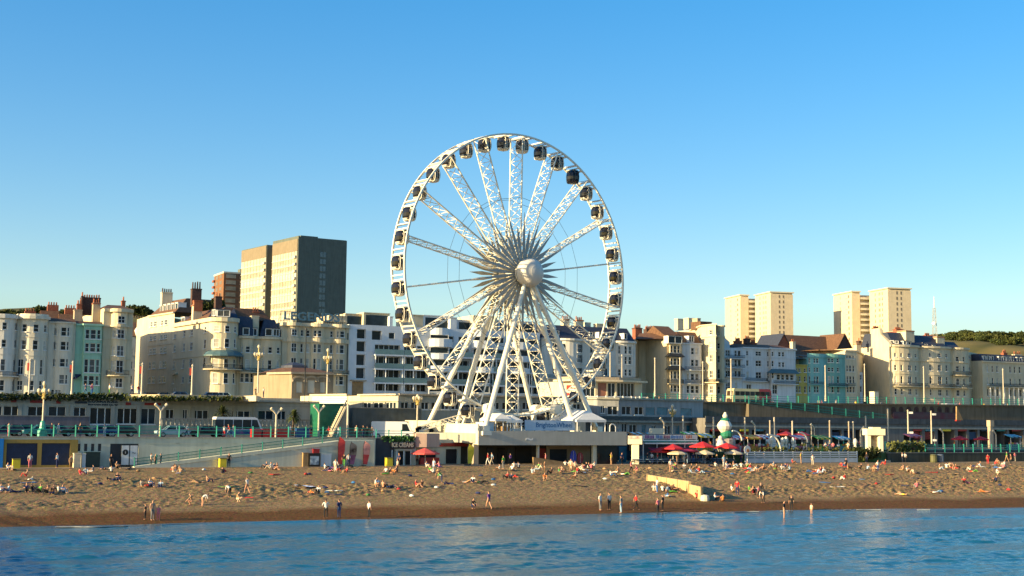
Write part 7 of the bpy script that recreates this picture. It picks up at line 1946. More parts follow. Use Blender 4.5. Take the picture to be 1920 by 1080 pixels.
# sign bar
A = kz(1204, 191.5, 2.83); Bq = kz(1308, 191.5, 2.83); T = thing('beach_bar', tuple(A), 'open beach bar with a striped canopy and a strip of coloured lettering', 'beach bar'); B = tuple(A)
zs = at(1250, 823, 191.5).z; zs2 = at(1250, 815.5, 191.5).z; zb_ = at(1250, 833, 191.5).z
m = MB(); m.prism([A, Bq, Bq + NO * .15, A + NO * .15], zs, zs2); board = m.build('sign_board', M_whitew, T, B)
cols = [mat('sign_purple', (.25, .04, .22), .6), mat('sign_blue', (.04, .16, .42), .6), mat('sign_plum', (.28, .05, .10), .6), mat('sign_blue', (0, 0, 0)), mat('sign_orange', (.45, .14, .04), .6)]
rt = random.Random(4)
for gi, (a, b) in enumerate(((1210, 1227), (1231, 1243), (1245, 1256), (1258, 1279), (1287, 1296))):
    m = MB(); x = a
    while x < b: q = at(x, (815.5 + 823) / 2 + rt.uniform(-.5, .5), 191.45); m.obox((q.x, q.y), EA, .16, .03, q.z - .24, q.z + .24); m.obox((q.x + EA.x * .16, q.y + EA.y * .16), EA, .12, .03, q.z - (.24 if rt.random() < .5 else -.1), q.z - (.12 if rt.random() < .5 else -.24)) if False else None; x += rt.uniform(2.6, 3.4)
    m.build('lettering', cols[gi], board, B)
for j, (ya, yb, mm) in enumerate(((824.5, 827, M_white), (827.2, 829.5, M_tealdk), (830, 832.4, M_white))):
    m = MB(); z0_, z1_ = at(1250, yb, 191.5).z, at(1250, ya, 191.5).z; o = -NO * (.25 + .3 * j); m.prism([A + o, Bq + o, Bq + o + NO * .2, A + o + NO * .2], z0_, z1_); m.build('canopy_stripe', mm, T, B)
for px in (1206, 1232, 1258, 1284, 1306): m = MB(); q = kz(px, 191.6, 2.83); m.beam(q, (q.x, q.y, zs), .14); m.build('post', M_white, T, B)
m = MB(); m.prism([A + NO * 2.5, Bq + NO * 2.5, Bq + NO * 2.6, A + NO * 2.6], 2.83, zs); m.build('rear_wall', mat('bar_rear_wall', (.06, .09, .12), .8, .4, .8), T, B)
m = MB(); m.prism([A + NO * .1, Bq + NO * .1, Bq + NO * 2.6, A + NO * 2.6], zs2 + .01, zs2 + .12); m.build('roof', M_lead, T, B)
m = MB(); m.prism([A + NO * .7, Bq + NO * .7, Bq + NO * 1.2, A + NO * 1.2], 2.83, 3.95); m.build('counter', M_blued, T, B)
a, b = kz(1215, 196, 5), kz(1242, 195, 5); T = thing('tilted_board', tuple(a), 'white tilted hoarding board above the beach bar sign', 'hoarding'); z0_, z1_ = at(1230, 818, 195).z, at(1230, 803, 195).z; m = MB()
up = Vector((.35, .1, 0)); m.add([(*a.xy, z0_), (*b.xy, z0_), (*(b + up).xy, z1_), (*(a + up).xy, z1_), (*(a + NO * .12).xy, z0_), (*(b + NO * .12).xy, z0_), (*(b + up + NO * .12).xy, z1_), (*(a + up + NO * .12).xy, z1_)], [(0, 1, 2, 3), (7, 6, 5, 4), (0, 4, 5, 1), (3, 2, 6, 7), (0, 3, 7, 4), (1, 5, 6, 2)]); m.build('board', M_litp, T, tuple(a)); m = MB(); m.beam(a + UZ * (4.6 - a.z), a + UZ * (z0_ - a.z), .15); m.beam(b + UZ * (4.6 - b.z), b + UZ * (z0_ - b.z), .15); m.build('leg', M_iron, T, tuple(a))
p = kz(1190, 188.0, 2.83); T = thing('stall_sign', tuple(p), 'cream T shaped stall sign with a reddish header, left of the beach bar', 'sign')
z = lambda py: at(1190, py, 188.0).z
pa = kz(1178, 188.4, 3) ; pb = kz(1204, 187.2, 3)
m = MB(); m.prism([pa, pb, pb + NO * .3, pa + NO * .3], z(833), z(823.5)); m.build('board', M_litp, T, tuple(p)); m = MB(); m.prism([pa, pb, pb + NO * .3, pa + NO * .3], z(823.3), z(817)); m.build('header', mat('pale_red_header', (.55, .30, .22), .6, .4, 2.5, var2=(.65, .6, .5)), T, tuple(p))
m = MB(); q0, q1 = kz(1186, 188.2, 3), kz(1198, 187.6, 3); m.prism([q0, q1, q1 + NO * .3, q0 + NO * .3], 2.83, z(833.2)); m.build('stem', M_litp, T, tuple(p))
# sculpture of stacked white and green forms
p = kz(1360, 192.5, 4.6); zz = lambda py: at(1360, py, 192.5).z - 4.6
M_green = mat('sculpture_green', (.02, .17, .10), .4, .2, 1); M_scw = mat('sculpture_white', (.68, .64, .52), .45, .1, 1)
T = thing('stacked_sculpture', tuple(p), 'tall sculpture of stacked white and green rounded forms on the lower promenade', 'sculpture')
m = MB(); m.lathe([(1.6, 0), (1.6, zz(824)), (1.3, zz(822))], n=14); m.build('plinth', mat('mottled_plinth', (.45, .34, .28), .7, .4, 1.5), T)
m = MB(); m.lathe([(.5, zz(822)), (.95, zz(818)), (1.0, zz(812)), (.6, zz(806))], n=12, c=(.25, 0, 0)); m.build('green_base', M_green, T)
m = MB(); m.lathe([(.5, zz(812)), (1.05, zz(804)), (1.22, zz(799)), (1.0, zz(793)), (.55, zz(787))], n=12, c=(-.1, 0, 0)); m.build('white_body', M_scw, T)
m = MB(); m.lathe([(.5, zz(792)), (.75, zz(788)), (.55, zz(784)), (.3, zz(783))], n=12); m.build('green_collar', M_green, T)
m = MB(); m.ball((0, 0, zz(780)), .42, 12); m.ball((.02, 0, zz(775.5)), .25, 10); m.build('white_head', M_scw, T)
p = kz(1351, 191.5, 4.6); T = thing('white_figure', tuple(p), 'small round white figure at the left foot of the stacked sculpture', 'sculpture'); m = MB(); m.lathe([(.4, 0), (.75, .5), (.8, 1.0), (.5, 1.7), (.3, 1.9)], n=12); m.build('body', M_scw, T); m = MB(); m.ball((0, 0, 2.15), .36, 10); m.build('head', M_scw, T)
def arc_post(px, pt, pb, k, label, lean=1):
    p = at(px, pb, k); h_ = at(px, pt, k).z - p.z; T = thing('curved_sculpture', tuple(p), label, 'sculpture', 'thin curved white arms over the play garden', ECO)
    m = MB(); pts = [Vector((lean * (-1.9 * (i / 8) ** 2.2), 0, h_ * math.sin(math.pi / 2 * i / 8))) for i in range(9)]
    for a, b in zip(pts, pts[1:]): m.tube(a, b, .13, n=7)
    m.build('arm', M_scw, T); m = MB(); m.box(-.25, .25, -.25, .25, 0, .2); m.build('foot', M_iron, T)
arc_post(1391, 808, 828, 195, 'thin curved white arm right of the stacked sculpture'); arc_post(1464, 815, 850, 189.5, 'curved white arm leaning over the white fence', 1.4); arc_post(1514, 811, 832, 195, 'curved white arm behind the right part of the fence')
for px, pt, lab in ((1447, 817, 'white leaping figure left of its pair behind the fence'), (1468, 820, 'white upright figure, left of two over the fence'), (1474, 818, 'white upright figure, right of two over the fence'), (1604, 822, 'egg shaped white ornament near the temple kiosk'), (1487, 820, 'short white pillar ornament behind the fence')):
    p = kz(px, 194, 4.6); h_ = at(px, pt, 194).z - 4.6; T = thing('white_ornament', tuple(p), lab, 'ornament', 'white ornaments in the play garden'); m = MB(); m.lathe([(.22, 0), (.3, h_ * .3), (.2, h_ * .45), (.38, h_ * .7), (.28, h_ * .9), (.06, h_)], n=9); m.build('figure', M_scw, T); m = MB(); m.lathe([(.35, 0), (.35, .12)], n=9); m.build('base', M_conc, T)
# round sign
c = at(1401, 843, 186.6); T = thing('round_sign', (c.x, c.y, 2.83), 'round white sign with an orange and blue picture at the left end of the fence', 'sign'); m = MB(); m.tube(c, c - NO * .06, .62, n=20); m.build('disc', M_blue, T, (c.x, c.y, 2.83)); m = MB(); m.tube(c - NO * .065 - UZ * .15 + EA * .1, c - NO * .08 - UZ * .15 + EA * .1, .28, n=10); m.build('picture', mat('orange_print', (.5, .2, .06), .6, .5, 3), T, (c.x, c.y, 2.83)); m = MB(); m.tube((c.x, c.y, 2.83), (c.x, c.y, c.z), .06, n=6); m.build('pole', M_white, T, (c.x, c.y, 2.83))
# white slatted fence
M_fence = mat('fence_paint', (.40, .45, .48), .6, .12, 1.5)
A = kz(1398, 187.2, 2.83); Bq = kz(1608, 187.2, 2.83); T = thing('white_fence', tuple(A), 'long bluish white slatted fence at the top of the beach on the right', 'fence'); L_ = (Bq - A).length; n = 12
zf = at(1500, 846.5, 187.2).z; sl = None
for i in range(n):
    for r_ in range(4):
        z0_ = 2.95 + (zf - 2.95) * (0, .47, .66, .85)[r_]; hh = (zf - 2.95) * (.40, .13, .13, .14)[r_]
        m = MB(); m.obox((0, 0), (1, 0), L_ / n - .06, .05, 0, hh); o = m.build('slat', M_fence, T); o.location = EA * (L_ * i / n + .03) + UZ * (z0_ - 2.83); o.rotation_euler = (0, 0, ECO)
for i in range(n + 1): m = MB(); m.obox((0, 0), (1, 0), .12, .14, 0, zf - 2.8); o = m.build('post', M_fence, T); o.location = EA * (L_ * i / n - .06) + NO * .02; o.rotation_euler = (0, 0, ECO)
strip('play_garden', 34, 70, 189.5, 204, 4.4, mat('garden_turf', (.05, .10, .03), .9, .4, .6), 1.5)
greenery('garden_plants', 'spiky green garden plants behind the white fence', 1400, 1612, 190.5, 843, .8, M_leaf, n=420, deep=1.2, seed=6)
greenery('garden_plants', 'dark shrubs left of the little temple kiosk', 1596, 1648, 189.0, 850, 2.2, M_leafd, n=700, deep=1.0, seed=7)
greenery('garden_plants', 'olive reeds on the bank right of the temple kiosk', 1668, 1735, 193.5, 838, 2.3, mat('reeds', (.11, .12, .03), .9, .4, .8), n=900, deep=.8, seed=8)
greenery('garden_plants', 'dark green shrubs right of the reeds', 1660, 1735, 190.5, 852, 1.4, M_leafd, n=700, deep=.8, seed=9)
# temple kiosk
p = kz(1628, 190.5, 2.83); T = thing('temple_kiosk', tuple(p), 'small sunlit cream kiosk shaped like a temple front with two columns', 'kiosk'); B = tuple(p)
pa, pb = kz(1627, 191.0, 3), kz(1661, 189.4, 3); z = lambda py: at(1645, py, 190).z
m = MB(); m.prism([pa, pb, pb + NO * 1.2, pa + NO * 1.2], z(816), z(804)); m.build('entablature', M_litp, T, B); m = MB(); m.prism([pa.lerp(pb, .3), pa.lerp(pb, .75), pa.lerp(pb, .75) + NO, pa.lerp(pb, .3) + NO], z(803.9), z(801)); m.build('crest', M_litp, T, B)
for a, b in ((.06, .24), (.74, .92)): m = MB(); m.prism([pa.lerp(pb, a) + NO * .2, pa.lerp(pb, b) + NO * .2, pa.lerp(pb, b) + NO * .8, pa.lerp(pb, a) + NO * .8], 2.83, z(816.2)); m.build('column', M_litp, T, B)
m = MB(); m.prism([pa.lerp(pb, .25) + NO * .9, pa.lerp(pb, .73) + NO * .9, pa.lerp(pb, .73) + NO, pa.lerp(pb, .25) + NO], 2.83, z(816.2)); m.build('painted_panel', mat('orange_mural', (.45, .20, .05), .7, .5, 1.2, var2=(.6, .5, .3)), T, B)
m = MB(); m.prism([pa - EA * .3 - NO * .6, pb + EA * .5 - NO * .6, pb + EA * .5 + NO * .9, pa - EA * .3 + NO * .9], 2.5, 3.2); m.build('steps', M_beige, T, B)
# right lower wall and railing
pts = [kz(1612, 189.2, 3), kz(1735, 189.2, 3), kz(1960, 189.2, 3)]
T, fac, B = wall_thing('low_sea_wall', 'low dark sea wall at the top of the beach on the far right', [kz(1664, 189.2, 3), kz(1735, 189.2, 3), kz(1960, 189.2, 3)], 2.4, 4.35, stucco('dark_wall', (.065, .07, .055), .3), cat='wall', depth=1.0, cap=(.1, .06, M_grey))
railing('lower_railing', 'turquoise railing above the low dark sea wall at the far right', [kz(1735, 190.0, 4.45), kz(1960, 190.0, 4.45)], 1.25, M_teal, 2.2, thick=.1, infill=.5)
railing('garden_railing', 'turquoise railing along the lower road behind the play garden', [kz(1395, 203.5, 4.6), kz(1735, 203.5, 4.6)], 1.3, M_teal, 2.4, thick=.1)
railing('roadside_railing', 'turquoise railing stub beside the white van and beach shops', [kz(705, 190.9, 6.4), kz(776, 190.9, 6.4)], 1.1, M_teal, 1.6, thick=.09)
greenery('planter_plants', 'bright green plants hanging on the railing above the ice cream sign', 716, 776, 190.6, 823, .9, mat('bright_leaf', (.06, .16, .04), .8, .4, 1), n=420, deep=.3, seed=12)
# barriers on the left road
for px0, px1, mm, lab in ((472, 490, M_red, 'red plastic barrier beside the minibus'), (493, 516, M_red, 'long red barrier left of the splayed lamp'), (520, 540, M_red, 'red barrier right of the splayed lamp'), (556, 583, PAINT['blue'], 'blue skip shaped container by the stair')):
    box_thing('road_barrier', lab, 'barrier', px0, px1, 193, 6.5, 806 if mm is M_red else 804, .8, mm, 'barriers and containers on the lower road')
box_thing('cream_box', 'cream box cabinet beside the upper railing before the sunlit gable', 'cabinet', 1640, 1648, 240, 12.4, 735, 1.5, M_litp)
# groyne on the shingle
g0 = ground_at(1214, 902); g1 = ground_at(1276, 922); g2 = ground_at(1314, 938)
T = thing('groyne', tuple(g0), 'sunlit pale timber groyne stepping down the shingle beach', 'groyne'); B = tuple(g0)
d = (g2 - g0); d.z = 0; L_ = d.length; d.normalize(); nn = Vector((-d.y, d.x, 0))
ztA, ztB, ztC, ztD = aty(1212, 890, g0.y).z, aty(1276, 902, g1.y).z, aty(1277, 907.5, g1.y).z, aty(1314, 913, g2.y).z
L1 = (g1 - g0).xy.length; M_gro = mat('groyne_timber', (.50, .36, .18), .85, .2, 1.2, bump=.1, streak=.2); np_ = 15
for i in range(np_):
    a, b = L_ * i / np_, L_ * (i + 1) / np_ - .03; q0, q1 = g0 + d * a, g0 + d * b
    t = a / L1
    zt = ztA + (ztB - ztA) * min(t, 1) if a < L1 - .3 else ztC + (ztD - ztC) * (a - L1) / (L_ - L1)
    zg = min(q0.z, q1.z) - 1.5
    m = MB(); m.prism([q0, q1, q1 + nn * .28, q0 + nn * .28], zg - .6, zt); m.build('plank', M_gro, T, B)
for i in range(0, np_ + 1, 3):
    q0 = g0 + d * (L_ * i / np_); m = MB(); zt = ztA + (ztB - ztA) * min((L_ * i / np_) / L1, 1) if (L_ * i / np_) < L1 else ztC + (ztD - ztC) * ((L_ * i / np_) - L1) / (L_ - L1); m.obox(q0 - nn * .12, d, .2, .11, q0.z - 2, zt + .05); m.build('post', M_gro, T, B)
g3 = ground_at(1322, 939); T = thing('concrete_block', tuple(g3), 'pale rounded concrete block at the seaward end of the groyne', 'block'); m = MB(); m.lathe([(.45, -.3), (.5, .2), (.45, .55), (.2, .65)], n=10); m.build('block', M_pale, T); m = MB(); m.lathe([(.08, .6), (.08, .72)], n=6); m.build('lifting_eye', M_iron, T)
g4 = ground_at(571, 915); T = thing('beach_towel', tuple(g4), 'pale blue white sheet spread on the shingle left of the couple in red', 'towel', None, ECO); m = MB(); n = 6; vs = []
for i in range(n + 1):
    for j in range(4): vs.append((-1.2 + 2.4 * i / n, -.6 + 1.2 * j / 3, .12 + .06 * math.sin(i * 1.3 + j) + .22 * (1 - i / n)))
vs += [(x, y, z - .03) for x, y, z in vs]; q = (n + 1) * 4
fs = [(i * 4 + j, (i + 1) * 4 + j, (i + 1) * 4 + j + 1, i * 4 + j + 1) for i in range(n) for j in range(3)]; m.add(vs, fs + [tuple(q + x for x in reversed(f_)) for f_ in fs]); m.build('sheet', mat('towel_blue_white', (.55, .62, .75), .9, .1, 2), T)

# awning strip, bags and towels
A = kz(1228, 189.6, 2.83); Bq = kz(1304, 189.6, 2.83); T = thing('low_awning', tuple(A), 'long pinkish awning low behind the beach bar parasols', 'awning'); m = MB(); z = at(1265, 846, 189.6).z
m.add([(*A.xy, z), (*Bq.xy, z), (*(Bq + NO * 1.8).xy, z + .5), (*(A + NO * 1.8).xy, z + .5), (*A.xy, z - .12), (*Bq.xy, z - .12), (*(Bq + NO * 1.8).xy, z + .38), (*(A + NO * 1.8).xy, z + .38)], [(0, 1, 2, 3), (7, 6, 5, 4), (0, 4, 5, 1), (1, 5, 6, 2), (2, 6, 7, 3), (3, 7, 4, 0)]); m.build('canopy', mat('plum_canvas', (.36, .03, .10), .8, .25, 1.5), T, tuple(A))
m = MB()
for i in range(6): q = A.lerp(Bq, i / 5); m.beam((q.x, q.y, 2.83), (q.x, q.y, z), .07)
m.build('poles', M_iron, T, tuple(A))
BAG = [('black', (.012, .012, .014)), ('navy', (.015, .025, .09)), ('red', (.45, .03, .03)), ('green', (.06, .22, .05)), ('white', (.6, .6, .56)), ('blue', (.03, .14, .34)), ('tan', (.36, .22, .10))]
bm = MB(); bm.lathe([(.20, 0), (.26, .06), (.22, .15), (.10, .22)], n=9, sx=1.25, sy=.8); bme = bm.build('bag', M_black); bme2 = bme.data; bpy.data.objects.remove(bme)
tw = MB(); tw.box(-.85, .85, -.42, .42, 0, .03); tw.box(-.85, -.6, -.40, .40, .031, .06); twe = tw.build('towel', M_black); twe2 = twe.data; bpy.data.objects.remove(twe)
rb_ = random.Random(31); seenb = {}
for i in range(64):
    px, py = rb_.uniform(8, 1910), rb_.choice((rb_.uniform(874, 892), rb_.uniform(890, 925), rb_.uniform(895, 935)))
    n_, c = rb_.choice(BAG); kind_ = 'bag' if i % 3 else 'towel'; p = ground_at(px, py); mm = mat('bag_' + n_, c, .85, .15, 3)
    o = link(kind_, bme2 if i % 3 else twe2, None, p + UZ * .03, rb_.uniform(0, 6)); setmat(o, 0, mm)
    land = next(t for a, t in ((150, 'navy garage doors'), (270, 'white boards'), (450, 'ramp'), (620, 'notice board'), (720, 'feather flags'), (800, 'ice cream shop'), (900, 'yellow flag'), (1060, 'grey fascia'), (1200, 'surfboards'), (1400, 'groyne'), (1620, 'white fence'), (1760, 'temple kiosk'), (9999, 'round bins')) if px < a)
    tag(o, 'small %s %s lying on the shingle %s the %s' % (n_, kind_, 'high up below' if py < 890 else 'halfway down below' if py < 912 else 'low down below', land), kind_, 'bags and towels on the beach')
    seenb.setdefault(o['label'], []).append((px, o))
for lab, os_ in seenb.items():
    if len(os_) > 1:
        for i, (px, o) in enumerate(sorted(os_, key=lambda q: q[0])): o['label'] = lab + (', left one' if i == 0 else ', right one' if i == len(os_) - 1 else ', middle one')

# small stalls and rides between the bar and the arches
def stall(px, k, z, wd, hh, ca, cb, label):
    p = kz(px, k, z); T = thing('market_stall', tuple(p), label, 'stall', 'small stalls on the lower promenade', ECO)
    m = MB(); m.box(-wd / 2, wd / 2, -.5, .5, 0, 1.0); m.build('counter', ca, T)
    m = MB(); m.box(-wd / 2, wd / 2, .9, 1.0, 0, hh - .3); m.build('rear_panel', M_dark, T)
    for x in (-wd / 2, wd / 2 - .07): m = MB(); m.box(x, x + .07, -.62, -.55, 0, hh - .3); m.build('post', M_white, T)
    n = 5
    for i in range(n):
        x0 = -wd / 2 - .15 + (wd + .3) * i / n; x1 = x0 + (wd + .3) / n; m = MB()
        m.add([(x0, -.95, hh - .45), (x1, -.95, hh - .45), (x1, 1.05, hh), (x0, 1.05, hh), (x0, -.95, hh - .7), (x1, -.95, hh - .7), (x1, 1.05, hh - .06), (x0, 1.05, hh - .06)], [(0, 1, 2, 3), (7, 6, 5, 4), (0, 4, 5, 1), (1, 5, 6, 2), (3, 7, 4, 0)]); m.build('awning_stripe', cb if i % 2 else ca, T)
    for i in range(4): m = MB(); m.box(-wd / 2 + .2 + i * wd / 4.4, -wd / 2 + .55 + i * wd / 4.4, -.3, .1, 1.0, 1.3); m.build('goods', CMS[(i + px) % 5], T)
CMS = [mat('goods_orange', (.55, .2, .04), .7), mat('goods_yellow', (.6, .45, .06), .7), mat('goods_pink', (.55, .15, .2), .7), mat('goods_white', (.65, .63, .58), .7), mat('goods_green', (.06, .25, .07), .7)]
for px, k, z, wd, hh, a, b, lab in ((1196, 199, 4.6, 2.6, 2.9, CMS[0], M_white, 'orange and white striped stall left of the ornate lamp'), (1230, 201, 4.6, 2.4, 2.8, M_blued, M_white, 'blue and white striped stall under the tilted board'), (1296, 200, 4.6, 2.6, 3.0, CMS[4], M_white, 'green and white striped stall right of the ornate lamp'), (1322, 198, 4.6, 2.4, 2.8, CMS[1], M_white, 'yellow and white striped stall left of the stacked sculpture'), (1381, 197, 4.4, 2.2, 2.7, CMS[2], M_white, 'pink and white striped stall right of the stacked sculpture'), (1409, 196, 4.4, 2.4, 2.8, CMS[0], CMS[1], 'orange and yellow striped stall behind the left end of the fence'),
    (1432, 198, 4.4, 2.3, 2.8, M_red, M_white, 'red and white striped stall behind the left part of the fence'), (1498, 197, 4.4, 2.4, 2.8, CMS[2], CMS[3], 'pale pink stall behind the middle of the fence'), (1540, 197, 4.4, 2.4, 2.8, CMS[4], CMS[1], 'green and yellow striped stall behind the right part of the fence'), (1578, 197, 4.4, 2.3, 2.7, M_blued, CMS[3], 'blue striped stall behind the right end of the fence'), (1712, 206, 4.6, 2.6, 2.9, CMS[2], M_red, 'pink and red striped stall under the graffiti arches'), (1900, 206, 4.6, 2.6, 2.9, M_blued, M_navy, 'blue and navy striped stall at the far right arches')):
    stall(px, k, z, wd, hh, a, b, lab)
# ================================================================== people
def skin_body(bones, rad_, verts, root):
    """one continuous skinned body from a skeleton"""
    names = list(verts); me = bpy.data.meshes.new('b'); me.from_pydata([verts[n] for n in names], [(names.index(a), names.index(b)) for a, b in bones], [])
    o = bpy.data.objects.new('b', me); COL.objects.link(o)
    o.modifiers.new('s', 'SKIN'); 
    sv = me.skin_vertices[0].data
    for i, n in enumerate(names): r = rad_[n]; sv[i].radius = r if isinstance(r, tuple) else (r, r); sv[i].use_root = (n == root)
    sb = o.modifiers.new('d', 'SUBSURF'); sb.levels = 1; sb.render_levels = 1
    dg = bpy.context.evaluated_depsgraph_get(); ev = o.evaluated_get(dg); m2 = bpy.data.meshes.new_from_object(ev); bpy.data.objects.remove(o)
    return m2
RAD = dict(pelvis=(.155, .12), waist=(.135, .10), chest=(.165, .115), neck=.055, chin=.075, head=.098, crown=.06, nose=.018,
           shL=.065, elL=.045, wrL=.032, haL=.04, shR=.065, elR=.045, wrR=.032, haR=.04,
           hiL=.092, knL=.062, anL=.042, toL=.035, hiR=.092, knR=.062, anR=.042, toR=.035)
BONES = [('pelvis', 'waist'), ('waist', 'chest'), ('chest', 'neck'), ('neck', 'chin'), ('chin', 'head'), ('head', 'crown'), ('head', 'nose')]
for s in 'LR': BONES += [('chest', 'sh' + s), ('sh' + s, 'el' + s), ('el' + s, 'wr' + s), ('wr' + s, 'ha' + s), ('pelvis', 'hi' + s), ('hi' + s, 'kn' + s), ('kn' + s, 'an' + s), ('an' + s, 'to' + s)]
V = lambda *a: Vector(a)
def stand():
    v = dict(pelvis=V(0, 0, .95), waist=V(0, 0, 1.1), chest=V(0, .01, 1.33), neck=V(0, .01, 1.49), chin=V(0, -.01, 1.57), head=V(0, 0, 1.66), crown=V(0, .01, 1.73), nose=V(0, -.12, 1.63))
    for s, x in (('L', 1), ('R', -1)):
        v.update({'sh' + s: V(x * .19, .01, 1.42), 'el' + s: V(x * .25, .03, 1.14), 'wr' + s: V(x * .26, -.05, .90), 'ha' + s: V(x * .25, -.07, .80),
                  'hi' + s: V(x * .10, 0, .88), 'kn' + s: V(x * .11, -.02, .49), 'an' + s: V(x * .12, .02, .08), 'to' + s: V(x * .13, -.14, .04)})
    return v
def walk():
    v = stand(); v['knL'] = V(.1, -.2, .52); v['anL'] = V(.1, -.25, .1); v['toL'] = V(.1, -.42, .07); v['knR'] = V(-.1, .08, .48); v['anR'] = V(-.1, .33, .12); v['toR'] = V(-.1, .22, .04)
    v['elL'] = V(.25, .16, 1.16); v['wrL'] = V(.26, .16, .93); v['haL'] = V(.25, .14, .84); v['elR'] = V(-.25, -.1, 1.16); v['wrR'] = V(-.24, -.28, 1.0); v['haR'] = V(-.23, -.35, .95); return v
def arms():
    v = stand(); v['elL'] = V(.33, 0, 1.17); v['wrL'] = V(.2, -.14, 1.0); v['haL'] = V(.14, -.17, .96); v['elR'] = V(-.3, -.08, 1.2); v['wrR'] = V(-.2, -.26, 1.38); v['haR'] = V(-.16, -.25, 1.46); return v
def sit(knee=.5, lean=.1):
    v = stand(); up = V(0, lean * 1.2, -.83)
    for n in ('pelvis', 'waist', 'chest', 'neck', 'chin', 'head', 'crown', 'nose', 'shL', 'shR'):
        z = v[n].z - .95; v[n] = V(v[n].x, v[n].y + lean * z, .13 + z * .97)
    for s, x in (('L', 1), ('R', -1)):
        v['hi' + s] = V(x * .11, -.06, .12); v['kn' + s] = V(x * .13, -.42, knee); v['an' + s] = V(x * .12, -.62 if knee > .3 else -.85, .07); v['to' + s] = V(x * .12, -.80 if knee > .3 else -.93, .05 if knee > .3 else .14)
        v['el' + s] = V(x * .26, -.1, .42); v['wr' + s] = V(x * .2, -.32, .45 if knee > .3 else .22); v['ha' + s] = V(x * .12, -.40, .47 if knee > .3 else .2)
    return v
def sitback():
    v = sit(.16, .42)
    for s, x in (('L', 1), ('R', -1)): v['el' + s] = V(x * .27, .38, .32); v['wr' + s] = V(x * .26, .42, .06); v['ha' + s] = V(x * .25, .5, .04)
    return v
def lie():
    v = stand(); o = {}
    for n, p in v.items(): o[n] = V(p.x, p.z - .9, .11 + (-p.y) * .8)
    for s, x in (('L', 1), ('R', -1)): o['kn' + s] = V(x * .1, -.40, .16 if s == 'L' else .36); o['an' + s] = V(x * .11, -.80 if s == 'L' else -.62, .07); o['to' + s] = V(x * .12, -.86 if s == 'L' else -.76, .15 if s == 'L' else .06); o['el' + s] = V(x * .28, .26, .07); o['wr' + s] = V(x * .3, .02, .06); o['ha' + s] = V(x * .3, -.08, .06)
    return o
def bend():
    v = stand()
    for n in ('waist', 'chest', 'neck', 'chin', 'head', 'crown', 'nose', 'shL', 'shR'):
        z = v[n].z - .95; v[n] = V(v[n].x, v[n].y - z * .86, .95 + z * .42)
    for s, x in (('L', 1), ('R', -1)): v['el' + s] = V(x * .22, -.46, .82); v['wr' + s] = V(x * .16, -.52, .58); v['ha' + s] = V(x * .14, -.53, .48); v['kn' + s] = V(x * .12, -.08, .5)
    v['nose'] = v['head'] + V(0, -.08, -.10); return v
def crouch():
    v = stand()
    for n in v:
        if n[:2] not in ('kn', 'an', 'to', 'hi'): z = v[n].z - .95; v[n] = V(v[n].x, v[n].y - .28 * z + .18, .36 + z * .9)
    for s, x in (('L', 1), ('R', -1)): v['hi' + s] = V(x * .12, .14, .32); v['kn' + s] = V(x * .16, -.24, .48); v['an' + s] = V(x * .14, .05, .08); v['to' + s] = V(x * .14, -.1, .04); v['el' + s] = V(x * .24, -.16, .55); v['wr' + s] = V(x * .16, -.36, .38); v['ha' + s] = V(x * .13, -.42, .30)
    return v
CL = {'white': (.66, .64, .58), 'cream': (.60, .50, .34), 'black': (.014, .014, .016), 'navy': (.015, .025, .09), 'blue': (.03, .12, .34), 'pale blue': (.32, .45, .55), 'red': (.50, .03, .03), 'pink': (.62, .16, .20), 'green': (.08, .30, .04), 'yellow': (.62, .45, .06), 'orange': (.60, .20, .05), 'grey': (.18, .18, .18), 'brown': (.14, .07, .035), 'purple': (.12, .04, .22), 'tan': (.40, .24, .12), 'denim': (.05, .10, .20), 'bare': (.50, .25, .14)}
CM_ = {n: mat('cloth_' + n.replace(' ', '_'), c, .85, .12, 4) for n, c in CL.items()}
M_skin = mat('skin', (.48, .25, .15), .6, .08, 4); HAIR = [mat('hair_dark', (.02, .014, .01), .7), mat('hair_brown', (.07, .035, .015), .7), mat('hair_fair', (.30, .18, .06), .7)]
def body_mesh(v):
    me = skin_body(BONES, RAD, v, 'pelvis'); me.materials.clear()
    for mm in (M_skin, CM_['white'], CM_['navy'], HAIR[0]): me.materials.append(mm)
    segs = [(v[a], v[b], a, b) for a, b in BONES]
    for p in me.polygons:
        c = p.center; best = min(segs, key=lambda s: ((s[0] + (s[1] - s[0]) * max(0, min(1, (c - s[0]).dot(s[1] - s[0]) / max(1e-6, (s[1] - s[0]).length_squared))) - c).length))
        a, b = best[2], best[3]; i = 0
        if a in ('waist', 'chest') or (a == 'pelvis' and b == 'waist') or a[:2] == 'sh': i = 1
        if (a, b) == ('chest', 'neck'): i = 1 if (c - v['chest']).length < .12 else 0
        if a[:2] == 'hi' or (a == 'pelvis' and b != 'waist') or (a[:2] == 'kn'): i = 2
        if a in ('chin', 'head'):
            fwd = (v['nose'] - v['head']).normalized(); upv = (v['crown'] - v['chin']).normalized(); r = c - v['head']
            i = 3 if (r.dot(fwd) < .02 and r.dot(upv) > -.09) or r.dot(upv) > .055 else 0
        p.material_index = i; p.use_smooth = True
    me.name = 'person'; return me
POSE = {n: body_mesh(f()) for n, f in dict(stand=stand, walk=walk, arms=arms, sit=lambda: sit(.48, .12), sitlong=lambda: sit(.14, .05), sitback=sitback, lie=lie, bend=bend, crouch=crouch).items()}
PTXT = dict(stand='standing', walk='walking', arms='arms raised', sit='sitting', sitlong='sitting', sitback='leaning back', lie='lying', bend='bending', crouch='crouching')
PEOPLE = []
rp = random.Random(21)
